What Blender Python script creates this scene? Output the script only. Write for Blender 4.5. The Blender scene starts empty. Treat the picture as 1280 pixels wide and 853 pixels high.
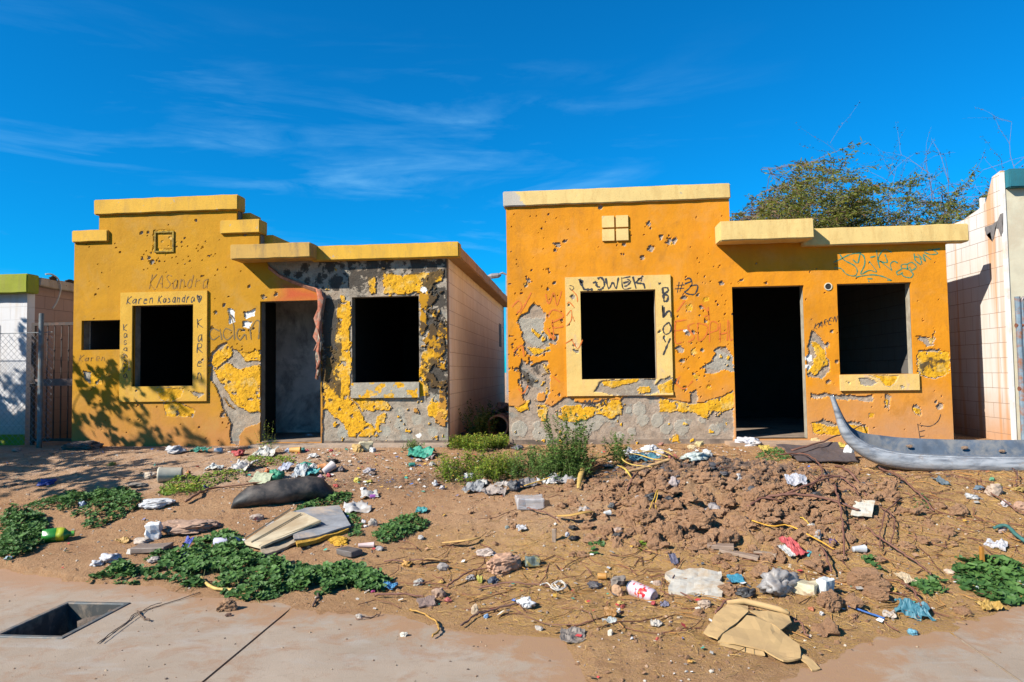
import bpy, bmesh, math, random
import numpy as np
from mathutils import Vector, Matrix, noise as mnoise

# ------------------------------------------------------------------ camera, sky, sun, exposure
C = bpy.context.scene
H = 1.5            # eye height above the pavement
D = 9.4            # distance of the two house fronts
F = 853.3          # focal length in px of the 1280 px wide photograph (24 mm)
YAW, PITCH, ROLL = math.radians(5.36), math.radians(2.6), -0.014
cam = bpy.data.cameras.new('camera'); cam.lens = 24; cam.sensor_width = 36; cam.clip_end = 3000; cam.clip_start = 0.05
camo = bpy.data.objects.new('camera', cam); C.collection.objects.link(camo)
camo.matrix_world = Matrix.Translation((0, 0, H)) @ Matrix.Rotation(YAW, 4, 'Z') @ Matrix.Rotation(math.pi/2 + PITCH, 4, 'X') @ Matrix.Rotation(ROLL, 4, 'Z')
C.camera = camo
C.view_settings.view_transform = 'Standard'; C.view_settings.look = 'None'; C.view_settings.gamma = 1
C.view_settings.use_curve_mapping = False
C.view_settings.exposure = 1.02

SUNV = Vector((0.367, 0.30, -0.345)).normalized()      # the way the light travels
sun = bpy.data.lights.new('sun', 'SUN'); sun.energy = 5.0; sun.angle = math.radians(0.5); sun.color = (1.0, 0.93, 0.82)
suno = bpy.data.objects.new('sun', sun); C.collection.objects.link(suno)
suno.rotation_euler = SUNV.to_track_quat('-Z', 'Y').to_euler(); suno.location = (-10, -8, 12)

W = bpy.data.worlds.new('World'); C.world = W; W.use_nodes = True
def sky():
    nt = W.node_tree; nt.nodes.clear(); L = nt.links
    def nd(t, **k):
        n = nt.nodes.new(t)
        for a, b in k.items(): setattr(n, a, b)
        return n
    s = nd('ShaderNodeTexSky', sky_type='NISHITA', sun_disc=False)
    s.sun_elevation = math.radians(36); s.sun_rotation = math.radians(230.7); s.altitude = 200; s.air_density = 1.0; s.dust_density = 0.3; s.ozone_density = 2.5
    tint = nd('ShaderNodeMix', data_type='RGBA', blend_type='MULTIPLY'); tint.inputs[0].default_value = 1
    L.new(s.outputs[0], tint.inputs[6]); tint.inputs[7].default_value = (0.02, 0.90, 1.52, 1)
    g = nd('ShaderNodeTexCoord')
    # thin streaks of cirrus: a stretched noise in world directions
    def cl(scale, rot, s0, lo, hi, dist):
        m = nd('ShaderNodeMapping'); m.inputs['Rotation'].default_value = rot; m.inputs['Scale'].default_value = scale; m.inputs['Location'].default_value = s0
        n = nd('ShaderNodeTexNoise'); n.inputs['Scale'].default_value = 1; n.inputs['Detail'].default_value = 9; n.inputs['Roughness'].default_value = 0.6; n.inputs['Distortion'].default_value = dist
        L.new(g.outputs['Generated'], m.inputs[0]); L.new(m.outputs[0], n.inputs['Vector'])
        r = nd('ShaderNodeMapRange'); r.inputs[1].default_value = lo; r.inputs[2].default_value = hi
        L.new(n.outputs[0], r.inputs[0]); return r
    a = cl((2.2, 2.2, 13), (0, math.radians(7), 0), (3.1, 1.7, 0.4), 0.50, 0.80, 0.6)
    b = cl((5, 3, 34), (0, math.radians(8), 0), (1.3, 7.7, 2.4), 0.35, 0.75, 0.9)
    mu = nd('ShaderNodeMath', operation='MULTIPLY'); L.new(a.outputs[0], mu.inputs[0]); L.new(b.outputs[0], mu.inputs[1])
    # the streaks sit between about 8 and 26 degrees above the horizon
    sp = nd('ShaderNodeSeparateXYZ'); L.new(g.outputs['Generated'], sp.inputs[0])
    up = nd('ShaderNodeMapRange'); up.inputs[1].default_value = 0.46; up.inputs[2].default_value = 0.28; L.new(sp.outputs[2], up.inputs[0])
    m2 = nd('ShaderNodeMath', operation='MULTIPLY'); L.new(mu.outputs[0], m2.inputs[0]); L.new(up.outputs[0], m2.inputs[1])
    lf = nd('ShaderNodeMapRange'); lf.inputs[1].default_value = .30; lf.inputs[2].default_value = -.12; L.new(sp.outputs[0], lf.inputs[0]); m4 = nd('ShaderNodeMath', operation='MULTIPLY'); L.new(m2.outputs[0], m4.inputs[0]); L.new(lf.outputs[0], m4.inputs[1]); m2 = m4
    m3 = nd('ShaderNodeMath', operation='MULTIPLY', use_clamp=True); L.new(m2.outputs[0], m3.inputs[0]); m3.inputs[1].default_value = 1.05
    mix = nd('ShaderNodeMix', data_type='RGBA'); L.new(m3.outputs[0], mix.inputs[0]); L.new(tint.outputs[2], mix.inputs[6]); mix.inputs[7].default_value = (2.6, 6.2, 9.5, 1)
    bg = nd('ShaderNodeBackground'); bg.inputs[1].default_value = 0.056; L.new(mix.outputs[2], bg.inputs[0])
    o = nd('ShaderNodeOutputWorld'); L.new(bg.outputs[0], o.inputs[0])
sky()
C.cycles.max_bounces = 8; C.cycles.diffuse_bounces = 5

# ------------------------------------------------------------------ helpers
rnd = random.Random(7)
CM = np.array(camo.matrix_world.to_3x3())
def ray(px, py): return CM @ np.array([(px - 640)/F, -(py - 426.5)/F, -1.0])
def onY(px, py, Y=D):
    d = ray(px, py); t = Y/d[1]; return float(d[0]*t), float(H + d[2]*t)
def hsh(ix, iy, s):
    h = (ix.astype(np.int64)*374761393 + iy.astype(np.int64)*668265263 + s*974711) & 0xffffffff
    h = ((h ^ (h >> 13))*1274126177) & 0xffffffff
    return ((h ^ (h >> 16)) & 0xffff)/65535.0
def vn(x, y, s=0):
    x = np.asarray(x, float); y = np.asarray(y, float)
    ix = np.floor(x); iy = np.floor(y); fx = x - ix; fy = y - iy
    fx = fx*fx*(3 - 2*fx); fy = fy*fy*(3 - 2*fy)
    a = hsh(ix, iy, s); b = hsh(ix+1, iy, s); c = hsh(ix, iy+1, s); d = hsh(ix+1, iy+1, s)
    return (a + (b-a)*fx)*(1-fy) + (c + (d-c)*fx)*fy
def fbm(x, y, s=0, o=4, g=.5):
    t = 0; a = 1; w = 0
    for i in range(o):
        t = t + a*vn(x*2**i + i*17.3, y*2**i + i*9.1, s+i); w += a; a *= g
    return t/w*2 - 1          # about -1..1
def worley(x, y, s=0):
    ix = np.floor(x); iy = np.floor(y); best = np.full(np.shape(x), 9.0)
    for a in (-1, 0, 1):
        for b in (-1, 0, 1):
            cx = ix + a + hsh(ix+a, iy+b, s); cy = iy + b + hsh(ix+a, iy+b, s+51)
            best = np.minimum(best, (x-cx)**2 + (y-cy)**2)
    return np.sqrt(best)
def sst(a, b, v):
    t = np.clip((v-a)/(b-a), 0, 1); return t*t*(3-2*t)
def sdpoly(x, z, P):
    """signed distance to a polygon, positive inside"""
    P = np.asarray(P, float); d = np.full(x.shape, 1e9); ins = np.zeros(x.shape, bool)
    for i in range(len(P)):
        a = P[i]; b = P[(i+1) % len(P)]; e = b-a
        t = np.clip(((x-a[0])*e[0] + (z-a[1])*e[1])/(e@e + 1e-12), 0, 1)
        d = np.minimum(d, np.hypot(x-a[0]-t*e[0], z-a[1]-t*e[1]))
        c = (a[1] > z) != (b[1] > z)
        ins ^= c & (x < (b[0]-a[0])*(z-a[1])/((b[1]-a[1]) if b[1] != a[1] else 1e-9) + a[0])
    return np.where(ins, d, -d)

def tag(o, label=None, cat=None, group=None, kind=None):
    if label: o['label'] = label
    if cat: o['category'] = cat
    if group: o['group'] = group
    if kind: o['kind'] = kind
    return o
def link(o, parent=None):
    C.collection.objects.link(o)
    if parent:
        o.parent = parent
        if parent.type == 'EMPTY' and not parent.get('_local'): o.matrix_parent_inverse = Matrix.Translation(-parent.location)
    return o
def thing(name, loc, label, cat, group=None):
    o = bpy.data.objects.new(name, None); o.location = loc; o.empty_display_size = .2
    C.collection.objects.link(o); return tag(o, label, cat, group)
def npmesh(name, V, Q, T=None, mats=(), mi=None, smooth=False):
    """V n×3, Q quads m×4, T tris k×3"""
    me = bpy.data.meshes.new(name); V = np.asarray(V, np.float32)
    Q = np.zeros((0, 4), np.int32) if Q is None or len(Q) == 0 else np.asarray(Q, np.int32)
    T = np.zeros((0, 3), np.int32) if T is None or len(T) == 0 else np.asarray(T, np.int32)
    me.vertices.add(len(V)); me.vertices.foreach_set('co', V.ravel())
    li = np.concatenate([Q.ravel(), T.ravel()]); me.loops.add(len(li)); me.loops.foreach_set('vertex_index', li)
    n = len(Q) + len(T); me.polygons.add(n)
    st = np.concatenate([np.arange(len(Q))*4, len(Q)*4 + np.arange(len(T))*3]).astype(np.int32)
    me.polygons.foreach_set('loop_start', st)
    if mi is not None: me.polygons.foreach_set('material_index', np.asarray(mi, np.int32))
    me.polygons.foreach_set('use_smooth', np.full(n, smooth))
    for m in mats: me.materials.append(m)
    me.update(calc_edges=True); me.validate(); return me
def npobj(name, V, Q, T=None, mats=(), mi=None, smooth=False, parent=None):
    return link(bpy.data.objects.new(name, npmesh(name, V, Q, T, mats, mi, smooth)), parent)
def bmobj(name, bm, mat, parent=None, smooth=False):
    me = bpy.data.meshes.new(name); bmesh.ops.recalc_face_normals(bm, faces=bm.faces[:]); bm.to_mesh(me); bm.free()
    for m in (mat if isinstance(mat, (list, tuple)) else [mat]): me.materials.append(m)
    if smooth: me.polygons.foreach_set('use_smooth', [True]*len(me.polygons))
    return link(bpy.data.objects.new(name, me), parent)
def vattr(me, name, rgb):
    a = me.color_attributes.new(name, 'FLOAT_COLOR', 'POINT')
    c = np.ones((len(rgb[0]), 4), np.float32)
    for i in range(3): c[:, i] = rgb[i]
    a.data.foreach_set('color', c.ravel())
def box(bm, x0, x1, y0, y1, z0, z1, mi=0):
    g = bmesh.ops.create_cube(bm, size=1)['verts']
    for v in g:
        v.co = Vector(((x0+x1)/2 + v.co.x*(x1-x0), (y0+y1)/2 + v.co.y*(y1-y0), (z0+z1)/2 + v.co.z*(z1-z0)))
    if mi:
        for f in {f for v in g for f in v.link_faces}: f.material_index = mi
    return g
def plaster_box(name, b, mat, parent, bev=.012, amp=.006, seg=.12, seed=0):
    bm = bmesh.new(); box(bm, *b); bmesh.ops.bevel(bm, geom=bm.edges[:], offset=bev, segments=2, affect='EDGES')
    for ax in range(3):
        L = b[2*ax+1]-b[2*ax]; n = int(L/seg)
        for i in range(1, n):
            co = [0, 0, 0]; no = [0, 0, 0]; co[ax] = b[2*ax] + L*i/n; no[ax] = 1
            bmesh.ops.bisect_plane(bm, geom=bm.verts[:]+bm.edges[:]+bm.faces[:], plane_co=co, plane_no=no)
    for v in bm.verts:
        q = mnoise.noise_vector(v.co*5 + Vector((seed, 0, 0))) + mnoise.noise_vector(v.co*19)*.5
        v.co += q*amp
    return bmobj(name, bm, mat, parent)
def tubeV(pts, rad, n=6, cap=True):
    """arrays for a tube along points; rad a number or a list"""
    P = np.asarray(pts, float); m = len(P); R = np.full(m, rad) if np.isscalar(rad) else np.asarray(rad, float)
    T = np.gradient(P, axis=0); T /= np.linalg.norm(T, axis=1)[:, None] + 1e-9
    up = np.array([0, 0, 1.]) if abs(T[0][2]) < .9 else np.array([1., 0, 0])
    V = []
    for i in range(m):
        a = np.cross(up, T[i]); l = np.linalg.norm(a)
        a = a/l if l > 1e-4 else np.array([1., 0, 0]); b = np.cross(T[i], a); up = b
        for k in range(n):
            w = 2*math.pi*k/n; V.append(P[i] + R[i]*(a*math.cos(w) + b*math.sin(w)))
    Q = [(i*n+k, i*n+(k+1) % n, (i+1)*n+(k+1) % n, (i+1)*n+k) for i in range(m-1) for k in range(n)]
    V = np.array(V); Tr = []
    if cap:
        c0 = len(V); V = np.vstack([V, P[0], P[-1]])
        Tr = [(c0, (k+1) % n, k) for k in range(n)] + [(c0+1, (m-1)*n+k, (m-1)*n+(k+1) % n) for k in range(n)]
    return V, Q, Tr
class Acc:
    """collects pieces of ONE object"""
    def __init__(s): s.V = []; s.Q = []; s.T = []; s.n = 0; s.mq = []; s.mt = []
    def add(s, V, Q=(), T=(), mi=0):
        V = np.asarray(V, float)
        if len(Q): s.Q.append(np.asarray(Q) + s.n); s.mq += [mi]*len(Q)
        if len(T): s.T.append(np.asarray(T) + s.n); s.mt += [mi]*len(T)
        s.V.append(V); s.n += len(V)
    def tube(s, pts, r, n=6, mi=0): s.add(*tubeV(pts, r, n), mi=mi)
    def box(s, x0, x1, y0, y1, z0, z1, mi=0):
        V = [(x, y, z) for x in (x0, x1) for y in (y0, y1) for z in (z0, z1)]
        s.add(V, [(0, 1, 3, 2), (4, 6, 7, 5), (0, 4, 5, 1), (2, 3, 7, 6), (0, 2, 6, 4), (1, 5, 7, 3)], mi=mi)
    def obj(s, name, mats, parent=None, smooth=False):
        if name == 'lettering' and len(s.V) > 1:      # one object per word or sign: strokes that stand close together
            bb = [(v.min(0), v.max(0)) for v in s.V]; k = len(bb); gp = list(range(k))
            def find(i):
                while gp[i] != i: i = gp[i]
                return i
            for i in range(k):
                for j in range(i):
                    gap = np.linalg.norm(np.maximum(0, np.maximum(bb[i][0]-bb[j][1], bb[j][0]-bb[i][1]))); sz = max((bb[i][1]-bb[i][0]).max(), (bb[j][1]-bb[j][0]).max())
                    if gap <= max(.018, .45*sz): gp[find(i)] = find(j)
            ids = sorted({find(i) for i in range(k)})
            if len(ids) > 1:
                off = np.cumsum([0]+[len(v) for v in s.V])
                for r in ids:
                    a = Acc()
                    for i in range(k):
                        if find(i) == r: a.add(s.V[i], s.Q[i]-off[i])
                    a.obj(name, mats, parent)
                return None
        if not isinstance(mats, (list, tuple)): mats = [mats]
        return npobj(name, np.vstack(s.V), np.vstack(s.Q) if s.Q else None, np.vstack(s.T) if s.T else None, mats, s.mq+s.mt, smooth, parent)

# ------------------------------------------------------------------ materials
def newmat(name):
    m = bpy.data.materials.new(name); m.use_nodes = True; nt = m.node_tree
    return m, nt, nt.nodes['Principled BSDF']
class NT:
    def __init__(s, nt): s.nt = nt; s.L = nt.links
    def nd(s, t, ins=None, **k):
        n = s.nt.nodes.new(t)
        for a, b in k.items(): setattr(n, a, b)
        for a, b in (ins or {}).items():
            if isinstance(b, bpy.types.NodeSocket): s.L.new(b, n.inputs[a])
            else: n.inputs[a].default_value = b
        return n
    def co(s): return s.nd('ShaderNodeTexCoord').outputs['Object']
    def mapc(s, v, scale=(1, 1, 1), loc=(0, 0, 0), rot=(0, 0, 0)): return s.nd('ShaderNodeMapping', {0: v, 'Scale': scale, 'Location': loc, 'Rotation': rot}).outputs[0]
    def noise(s, v, sc, det=4, ro=.55, dist=0): return s.nd('ShaderNodeTexNoise', {'Vector': v, 'Scale': sc, 'Detail': det, 'Roughness': ro, 'Distortion': dist}).outputs[0]
    def rng(s, v, a, b, c=0, d=1): return s.nd('ShaderNodeMapRange', {0: v, 1: a, 2: b, 3: c, 4: d}).outputs[0]
    def mix(s, f, a, b, bt='MIX'): return s.nd('ShaderNodeMix', {0: f, 6: a, 7: b}, data_type='RGBA', blend_type=bt).outputs[2]
    def math(s, op, a, b=0.0, c=None):
        d = {0: a, 1: b}
        if c is not None: d[2] = c
        return s.nd('ShaderNodeMath', d, operation=op).outputs[0]
    def bump(s, h, st, dist=.01): return s.nd('ShaderNodeBump', {'Height': h, 'Strength': st, 'Distance': dist}).outputs[0]
def c4(c, k=1): k *= .72; return (c[0]*k, c[1]*k, c[2]*k, 1)
_mc = {}
def M(col, rough=.8, var=.25, sc=12, bump=.3, dist=.004, stain=None, sheen=0, trans=0, alpha=1, metal=0):
    key = (tuple(round(c, 3) for c in col), rough, var, sc, bump, stain, trans, alpha, metal)
    if key in _mc: return _mc[key]
    m, nt, bs = newmat('surface'); n = NT(nt); v = n.co()
    a = n.noise(v, sc, 5, .6); k = n.rng(a, .3, .7)
    c = n.mix(k, c4(col, 1-var), c4(col, 1+var*.6))
    if stain:
        k2 = n.rng(n.noise(v, sc*.45, 6, .7, .4), .48, .62); c = n.mix(k2, c, c4(stain))
    nt.links.new(c, bs.inputs['Base Color']); bs.inputs['Roughness'].default_value = rough
    bs.inputs['Metallic'].default_value = metal
    if bump: nt.links.new(n.bump(n.noise(v, sc*4, 5, .65), bump, dist), bs.inputs['Normal'])
    if trans: bs.inputs['Transmission Weight'].default_value = trans
    if alpha < 1: bs.inputs['Alpha'].default_value = alpha
    _mc[key] = m; return m

def leafmat(name, a, b, dry=None):
    m, nt, bs = newmat(name); n = NT(nt)
    k = n.nd('ShaderNodeAttribute', attribute_name='v').outputs['Fac']
    c = n.mix(k, c4(a), c4(b))
    if dry: c = n.mix(n.rng(k, .9, .97), c, c4(dry))
    nt.links.new(c, bs.inputs['Base Color']); bs.inputs['Roughness'].default_value = .55; bs.inputs['Specular IOR Level'].default_value = .25
    tr = n.nd('ShaderNodeBsdfTranslucent', {0: c}); ms = n.nd('ShaderNodeMixShader', {0: .22, 1: bs.outputs[0], 2: tr.outputs[0]})
    nt.links.new(ms.outputs[0], nt.nodes['Material Output'].inputs[0]); return m

def facademat(name, paint, low, grey=(.40, .335, .26), foam=(.74, .385, .010)):
    m, nt, bs = newmat(name); n = NT(nt); v = n.co()
    def att(nm):
        a = n.nd('ShaderNodeAttribute', attribute_name=nm); s = n.nd('ShaderNodeSeparateColor', {0: a.outputs['Color']}); return s.outputs
    La = att('L'); Ka = att('K')
    fine = n.math('MULTIPLY', n.math('ADD', n.math('SUBTRACT', n.noise(v, 45, 6, .7), .5), n.math('MULTIPLY', n.math('SUBTRACT', n.noise(v, 15, 3, .6), .5), .8)), .85)
    def th(ch, w=.035): return n.rng(n.math('ADD', ch, fine), .5-w, .5+w)
    # paint: blotchy, with faint runs down the wall and a dirtied, splashed foot
    big = n.noise(v, 1.7, 5, .6, .3); run = n.noise(n.mapc(v, (9, 9, .7)), 1, 5, .6)
    pc = n.mix(n.rng(big, .3, .7), c4(paint, .84), c4(paint, 1.08))
    pc = n.mix(n.rng(run, .52, .75, 0, .35), pc, c4((paint[0]*.72, paint[1]*.66, paint[2]*1.5)))
    sz = n.nd('ShaderNodeSeparateXYZ', {0: v}).outputs[2]
    foot = n.math('ADD', sz, n.math('MULTIPLY', n.math('SUBTRACT', n.noise(v, 3.2, 5, .65), .5), .9))
    pc = n.mix(n.rng(foot, 1.35, .62, 0, .85), pc, c4(low))
    pc = n.mix(n.rng(n.noise(v, 30, 4, .75), .57, .72, 0, .45), pc, c4(paint, .55))
    pc = n.mix(n.rng(n.noise(v, 75, 3, .7), .68, .72, 0, .8), pc, c4((.20, .14, .08)))
    pc = n.mix(n.rng(n.noise(v, 2.4, 6, .7, .4), .50, .68, 0, .45), pc, c4((paint[0]*.92, paint[1]*1.1, min(paint[2]*9, paint[2] + .06))))
    pc = n.mix(n.rng(n.noise(n.mapc(v, (1, 1, .6)), 4.2, 6, .72, .5), .56, .68, 0, .5), pc, c4((paint[0]*.62, paint[1]*.66, paint[2]*2.5)))
    # foam: lumpy yellow with ochre voids
    fv = n.nd('ShaderNodeTexVoronoi', {'Vector': v, 'Scale': 38.0}).outputs[0]; fn = n.noise(v, 16, 5, .65)
    fc = n.mix(n.rng(fn, .3, .62), c4(foam, .92), c4((foam[0]*1.12, foam[1]*1.10, foam[2]*1.5)))
    fc = n.mix(n.rng(n.math('ADD', fv, n.math('MULTIPLY', n.noise(v, 24), .5)), .90, 1.08, 0, .75), fc, c4((.36, .17, .01)))
    fc = n.mix(n.rng(n.noise(v, 12, 6, .75, .5), .52, .64, 0, .6), fc, c4((.50, .27, .02)))
    fc = n.mix(n.rng(n.noise(v, 5.5, 5, .7), .53, .68, 0, .85), fc, c4((.66, .50, .2)))
    fc = n.mix(n.rng(n.noise(v, 26, 5, .75), .54, .68, 0, .7), fc, c4((.42, .22, .015)))
    # bare render over block
    gn = n.noise(v, 7, 6, .65, .3); gc = n.mix(n.rng(gn, .34, .66), c4(grey, .68), c4(grey, 1.22))
    gc = n.mix(n.rng(n.noise(v, 2.6, 4, .6), .5, .6, 0, .5), gc, c4((.42, .30, .20)))
    gc = n.mix(n.rng(n.noise(v, 4.5, 5, .6), .56, .62, 0, .65), gc, c4((.26, .265, .235)))
    gc = n.mix(n.rng(n.noise(v, 28, 5, .75), .52, .66, 0, .6), gc, c4((.17, .14, .11)))
    gc = n.mix(n.rng(n.noise(v, 9, 5, .7, .5), .60, .66, 0, .7), gc, c4((.55, .47, .34)))
    gc = n.mix(n.math('MULTIPLY', th(Ka[1], .06), .55), gc, c4((.42, .41, .34)))
    col = n.mix(th(La[1]), gc, fc); p = th(La[0]); 
    pc = n.mix(n.math('MULTIPLY', Ka[0], .9), pc, c4((.52, .085, .03)))
    col = n.mix(p, col, pc)
    col = n.mix(n.math('MULTIPLY', n.rng(n.math('ADD', La[2], n.math('MULTIPLY', fine, 1.6)), .38, .62), .88), col, c4((.035, .03, .025)))
    col = n.mix(th(Ka[2]), col, c4((.85, .84, .8)))
    nt.links.new(col, bs.inputs['Base Color']); bs.inputs['Roughness'].default_value = .85; bs.inputs['Specular IOR Level'].default_value = .25
    rough = n.rng(p, 0, 1, 1, .35)
    rough = n.math('MULTIPLY', rough, n.rng(th(La[1]), 0, 1, 1, .85)); h = n.math('MULTIPLY', n.math('ADD', n.noise(v, 90, 4, .7), n.math('MULTIPLY', n.noise(v, 14, 3, .6), 1.3)), rough)
    nt.links.new(n.bump(n.math('ADD', h, n.math('MULTIPLY', p, .5)), .75, .012), bs.inputs['Normal']); return m

def blockmat(name, axis, col, mort, dirt=(.45, .25, .13), rust=False, zlow=.5, var=.12):
    """painted concrete block, 0.4 x 0.2, on a wall running along 'x' or 'y'"""
    m, nt, bs = newmat(name); n = NT(nt); v = n.co(); s = n.nd('ShaderNodeSeparateXYZ', {0: v})
    w = n.nd('ShaderNodeCombineXYZ', {0: s.outputs[0 if axis == 'x' else 1], 1: s.outputs[2]}).outputs[0]
    wob = n.nd('ShaderNodeVectorMath', {0: w, 1: n.nd('ShaderNodeVectorMath', {0: n.nd('ShaderNodeTexNoise', {'Vector': v, 'Scale': 9.0}).outputs['Color'], 1: (.006, .006, 0)}, operation='MULTIPLY').outputs[0]}, operation='ADD').outputs[0]
    b = n.nd('ShaderNodeTexBrick', {'Vector': wob, 'Color1': (1, 1, 1, 1), 'Color2': (.86, .86, .86, 1), 'Mortar': (0, 0, 0, 1), 'Scale': 1.0, 'Mortar Size': .0045, 'Mortar Smooth': .5, 'Bias': 0.0, 'Brick Width': .4, 'Row Height': .2})
    big = n.noise(v, 1.6, 5, .65, .2); c = n.mix(n.rng(big, .3, .7), c4(col, 1-var), c4(col, 1+var*.4))
    c = n.mix(n.rng(n.noise(n.mapc(v, (11, 11, .8)), 1, 5, .6), .50, .7, 0, .4), c, c4((col[0]*.8, col[1]*.66, col[2]*.5)))
    if rust:
        st = n.noise(n.mapc(v, (5, 5, .18), (0, 0, 3)), 1, 3, .5); c = n.mix(n.rng(st, .50, .60, 0, .85), c, c4((.66, .32, .12)))
    foot = n.math('ADD', s.outputs[2], n.math('MULTIPLY', n.math('SUBTRACT', n.noise(v, 3, 5, .65), .5), .5))
    c = n.mix(n.rng(foot, zlow+.75, zlow+.1, 0, .8), c, c4(dirt))
    c = n.mix(n.math('SUBTRACT', 1.0, n.rng(b.outputs['Color'], 0, .5)), c, c4(mort))
    nt.links.new(c, bs.inputs['Base Color']); bs.inputs['Roughness'].default_value = .9
    hh = n.math('ADD', n.rng(b.outputs['Color'], 0, .9), n.math('MULTIPLY', n.noise(v, 60, 4, .7), .35))
    nt.links.new(n.bump(hh, .6, .01), bs.inputs['Normal']); return m

def dirtmat():
    m, nt, bs = newmat('dirt'); n = NT(nt); v = n.co()
    a = n.nd('ShaderNodeAttribute', attribute_name='m'); s = n.nd('ShaderNodeSeparateColor', {0: a.outputs['Color']}).outputs
    n1 = n.noise(v, 1.3, 6, .65, .2); n2 = n.noise(v, 14, 6, .7); n3 = n.noise(v, 110, 3, .7)
    c = n.mix(n.rng(n1, .35, .65), c4((.43, .225, .11)), c4((.58, .335, .175)))
    c = n.mix(n.rng(n2, .35, .7, 0, .6), c, c4((.64, .40, .22)))
    c = n.mix(n.rng(n.noise(v, 33, 4, .7), .58, .72, 0, .5), c, c4((.28, .145, .08)))
    stw = n.noise(n.mapc(v, (1, 3.5, 1)), 26, 5, .75, .6)
    c = n.mix(n.math('MULTIPLY', n.rng(stw, .42, .58), n.math('MULTIPLY', s[1], .95)), c, c4((.64, .38, .11)))
    c = n.mix(n.math('MULTIPLY', n.rng(n.noise(v, 5, 5, .7), .3, .6), s[2]), c, c4((.64, .44, .30)))
    c = n.mix(n.math('MULTIPLY', n.rng(n.noise(v, 17, 5, .75, .4), .42, .54), s[0]), c, c4((.06, .058, .06)))
    c = n.mix(n.rng(n3, .60, .70, 0, .85), c, c4((.74, .56, .40)))
    c = n.mix(n.rng(n.noise(v, 60, 5, .8), .58, .66, 0, .6), c, c4((.25, .125, .065)))
    c = n.mix(n.rng(n.noise(v, 3.6, 6, .75), .54, .66, 0, .4), c, c4((.37, .19, .11)))
    c = n.mix(n.rng(n3, .36, .28, 0, .7), c, c4((.13, .07, .04)))
    nt.links.new(c, bs.inputs['Base Color']); bs.inputs['Roughness'].default_value = .95; bs.inputs['Specular IOR Level'].default_value = .15
    h = n.math('ADD', n.math('MULTIPLY', n.noise(v, 45, 6, .75), 1.0), n.math('MULTIPLY', n.noise(v, 180, 3, .7), .3))
    nt.links.new(n.bump(h, 1.0, .03), bs.inputs['Normal']); return m

def slabmat():
    m, nt, bs = newmat('pavement concrete'); n = NT(nt); v = n.co()
    c = n.mix(n.rng(n.noise(v, 1.1, 6, .6, .3), .3, .7), c4((.315, .245, .18)), c4((.42, .335, .255)))
    c = n.mix(n.rng(n.noise(v, 3.1, 7, .75, .6), .50, .62, 0, .8), c, c4((.33, .20, .12)))
    c = n.mix(n.rng(n.noise(n.mapc(v, (1, 2.6, 1), (4, 2, 0)), 2.3, 6, .65, .4), .52, .7, 0, .6), c, c4((.40, .37, .33)))
    c = n.mix(n.rng(n.noise(n.mapc(v, (1, 1.6, 1), (9, 2, 0)), 7, 7, .8, .5), .55, .68, 0, .5), c, c4((.24, .165, .11)))
    c = n.mix(n.rng(n.noise(v, 60, 4, .75), .62, .74, 0, .5), c, c4((.22, .14, .09)))
    s = n.nd('ShaderNodeSeparateXYZ', {0: v}).outputs
    dust = n.nd('ShaderNodeAttribute', attribute_name='dust').outputs['Fac']
    c = n.mix(n.rng(n.math('ADD', dust, n.math('MULTIPLY', n.math('SUBTRACT', n.noise(v, 4, 6, .7, .4), .5), 1.9)), .40, .72, 0, .92), c, c4((.36, .205, .11)))
    c = n.mix(n.math('MULTIPLY', n.rng(n.noise(n.mapc(v, (1, 3, 1)), 34, 5, .8, .5), .55, .66), dust), c, c4((.42, .27, .09)))
    spill = n.math('ADD', s[1], n.math('MULTIPLY', n.math('SUBTRACT', n.noise(v, 1.6, 6, .7, .3), .5), 2.4))
    c = n.mix(n.rng(spill, 4.3, 5.1, 0, .7), c, c4((.40, .235, .14)))
    nt.links.new(c, bs.inputs['Base Color']); bs.inputs['Roughness'].default_value = .9
    nt.links.new(n.bump(n.math('ADD', n.noise(v, 120, 4, .7), n.noise(v, 9, 4, .6)), .45, .006), bs.inputs['Normal']); return m

def snap(breaks, step):
    b = sorted(set(round(float(v), 4) for v in breaks)); out = []
    for p, q in zip(b, b[1:]): out += list(np.linspace(p, q, max(1, int(round((q-p)/step))), endpoint=False))
    return np.array(out + [b[-1]])
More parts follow.
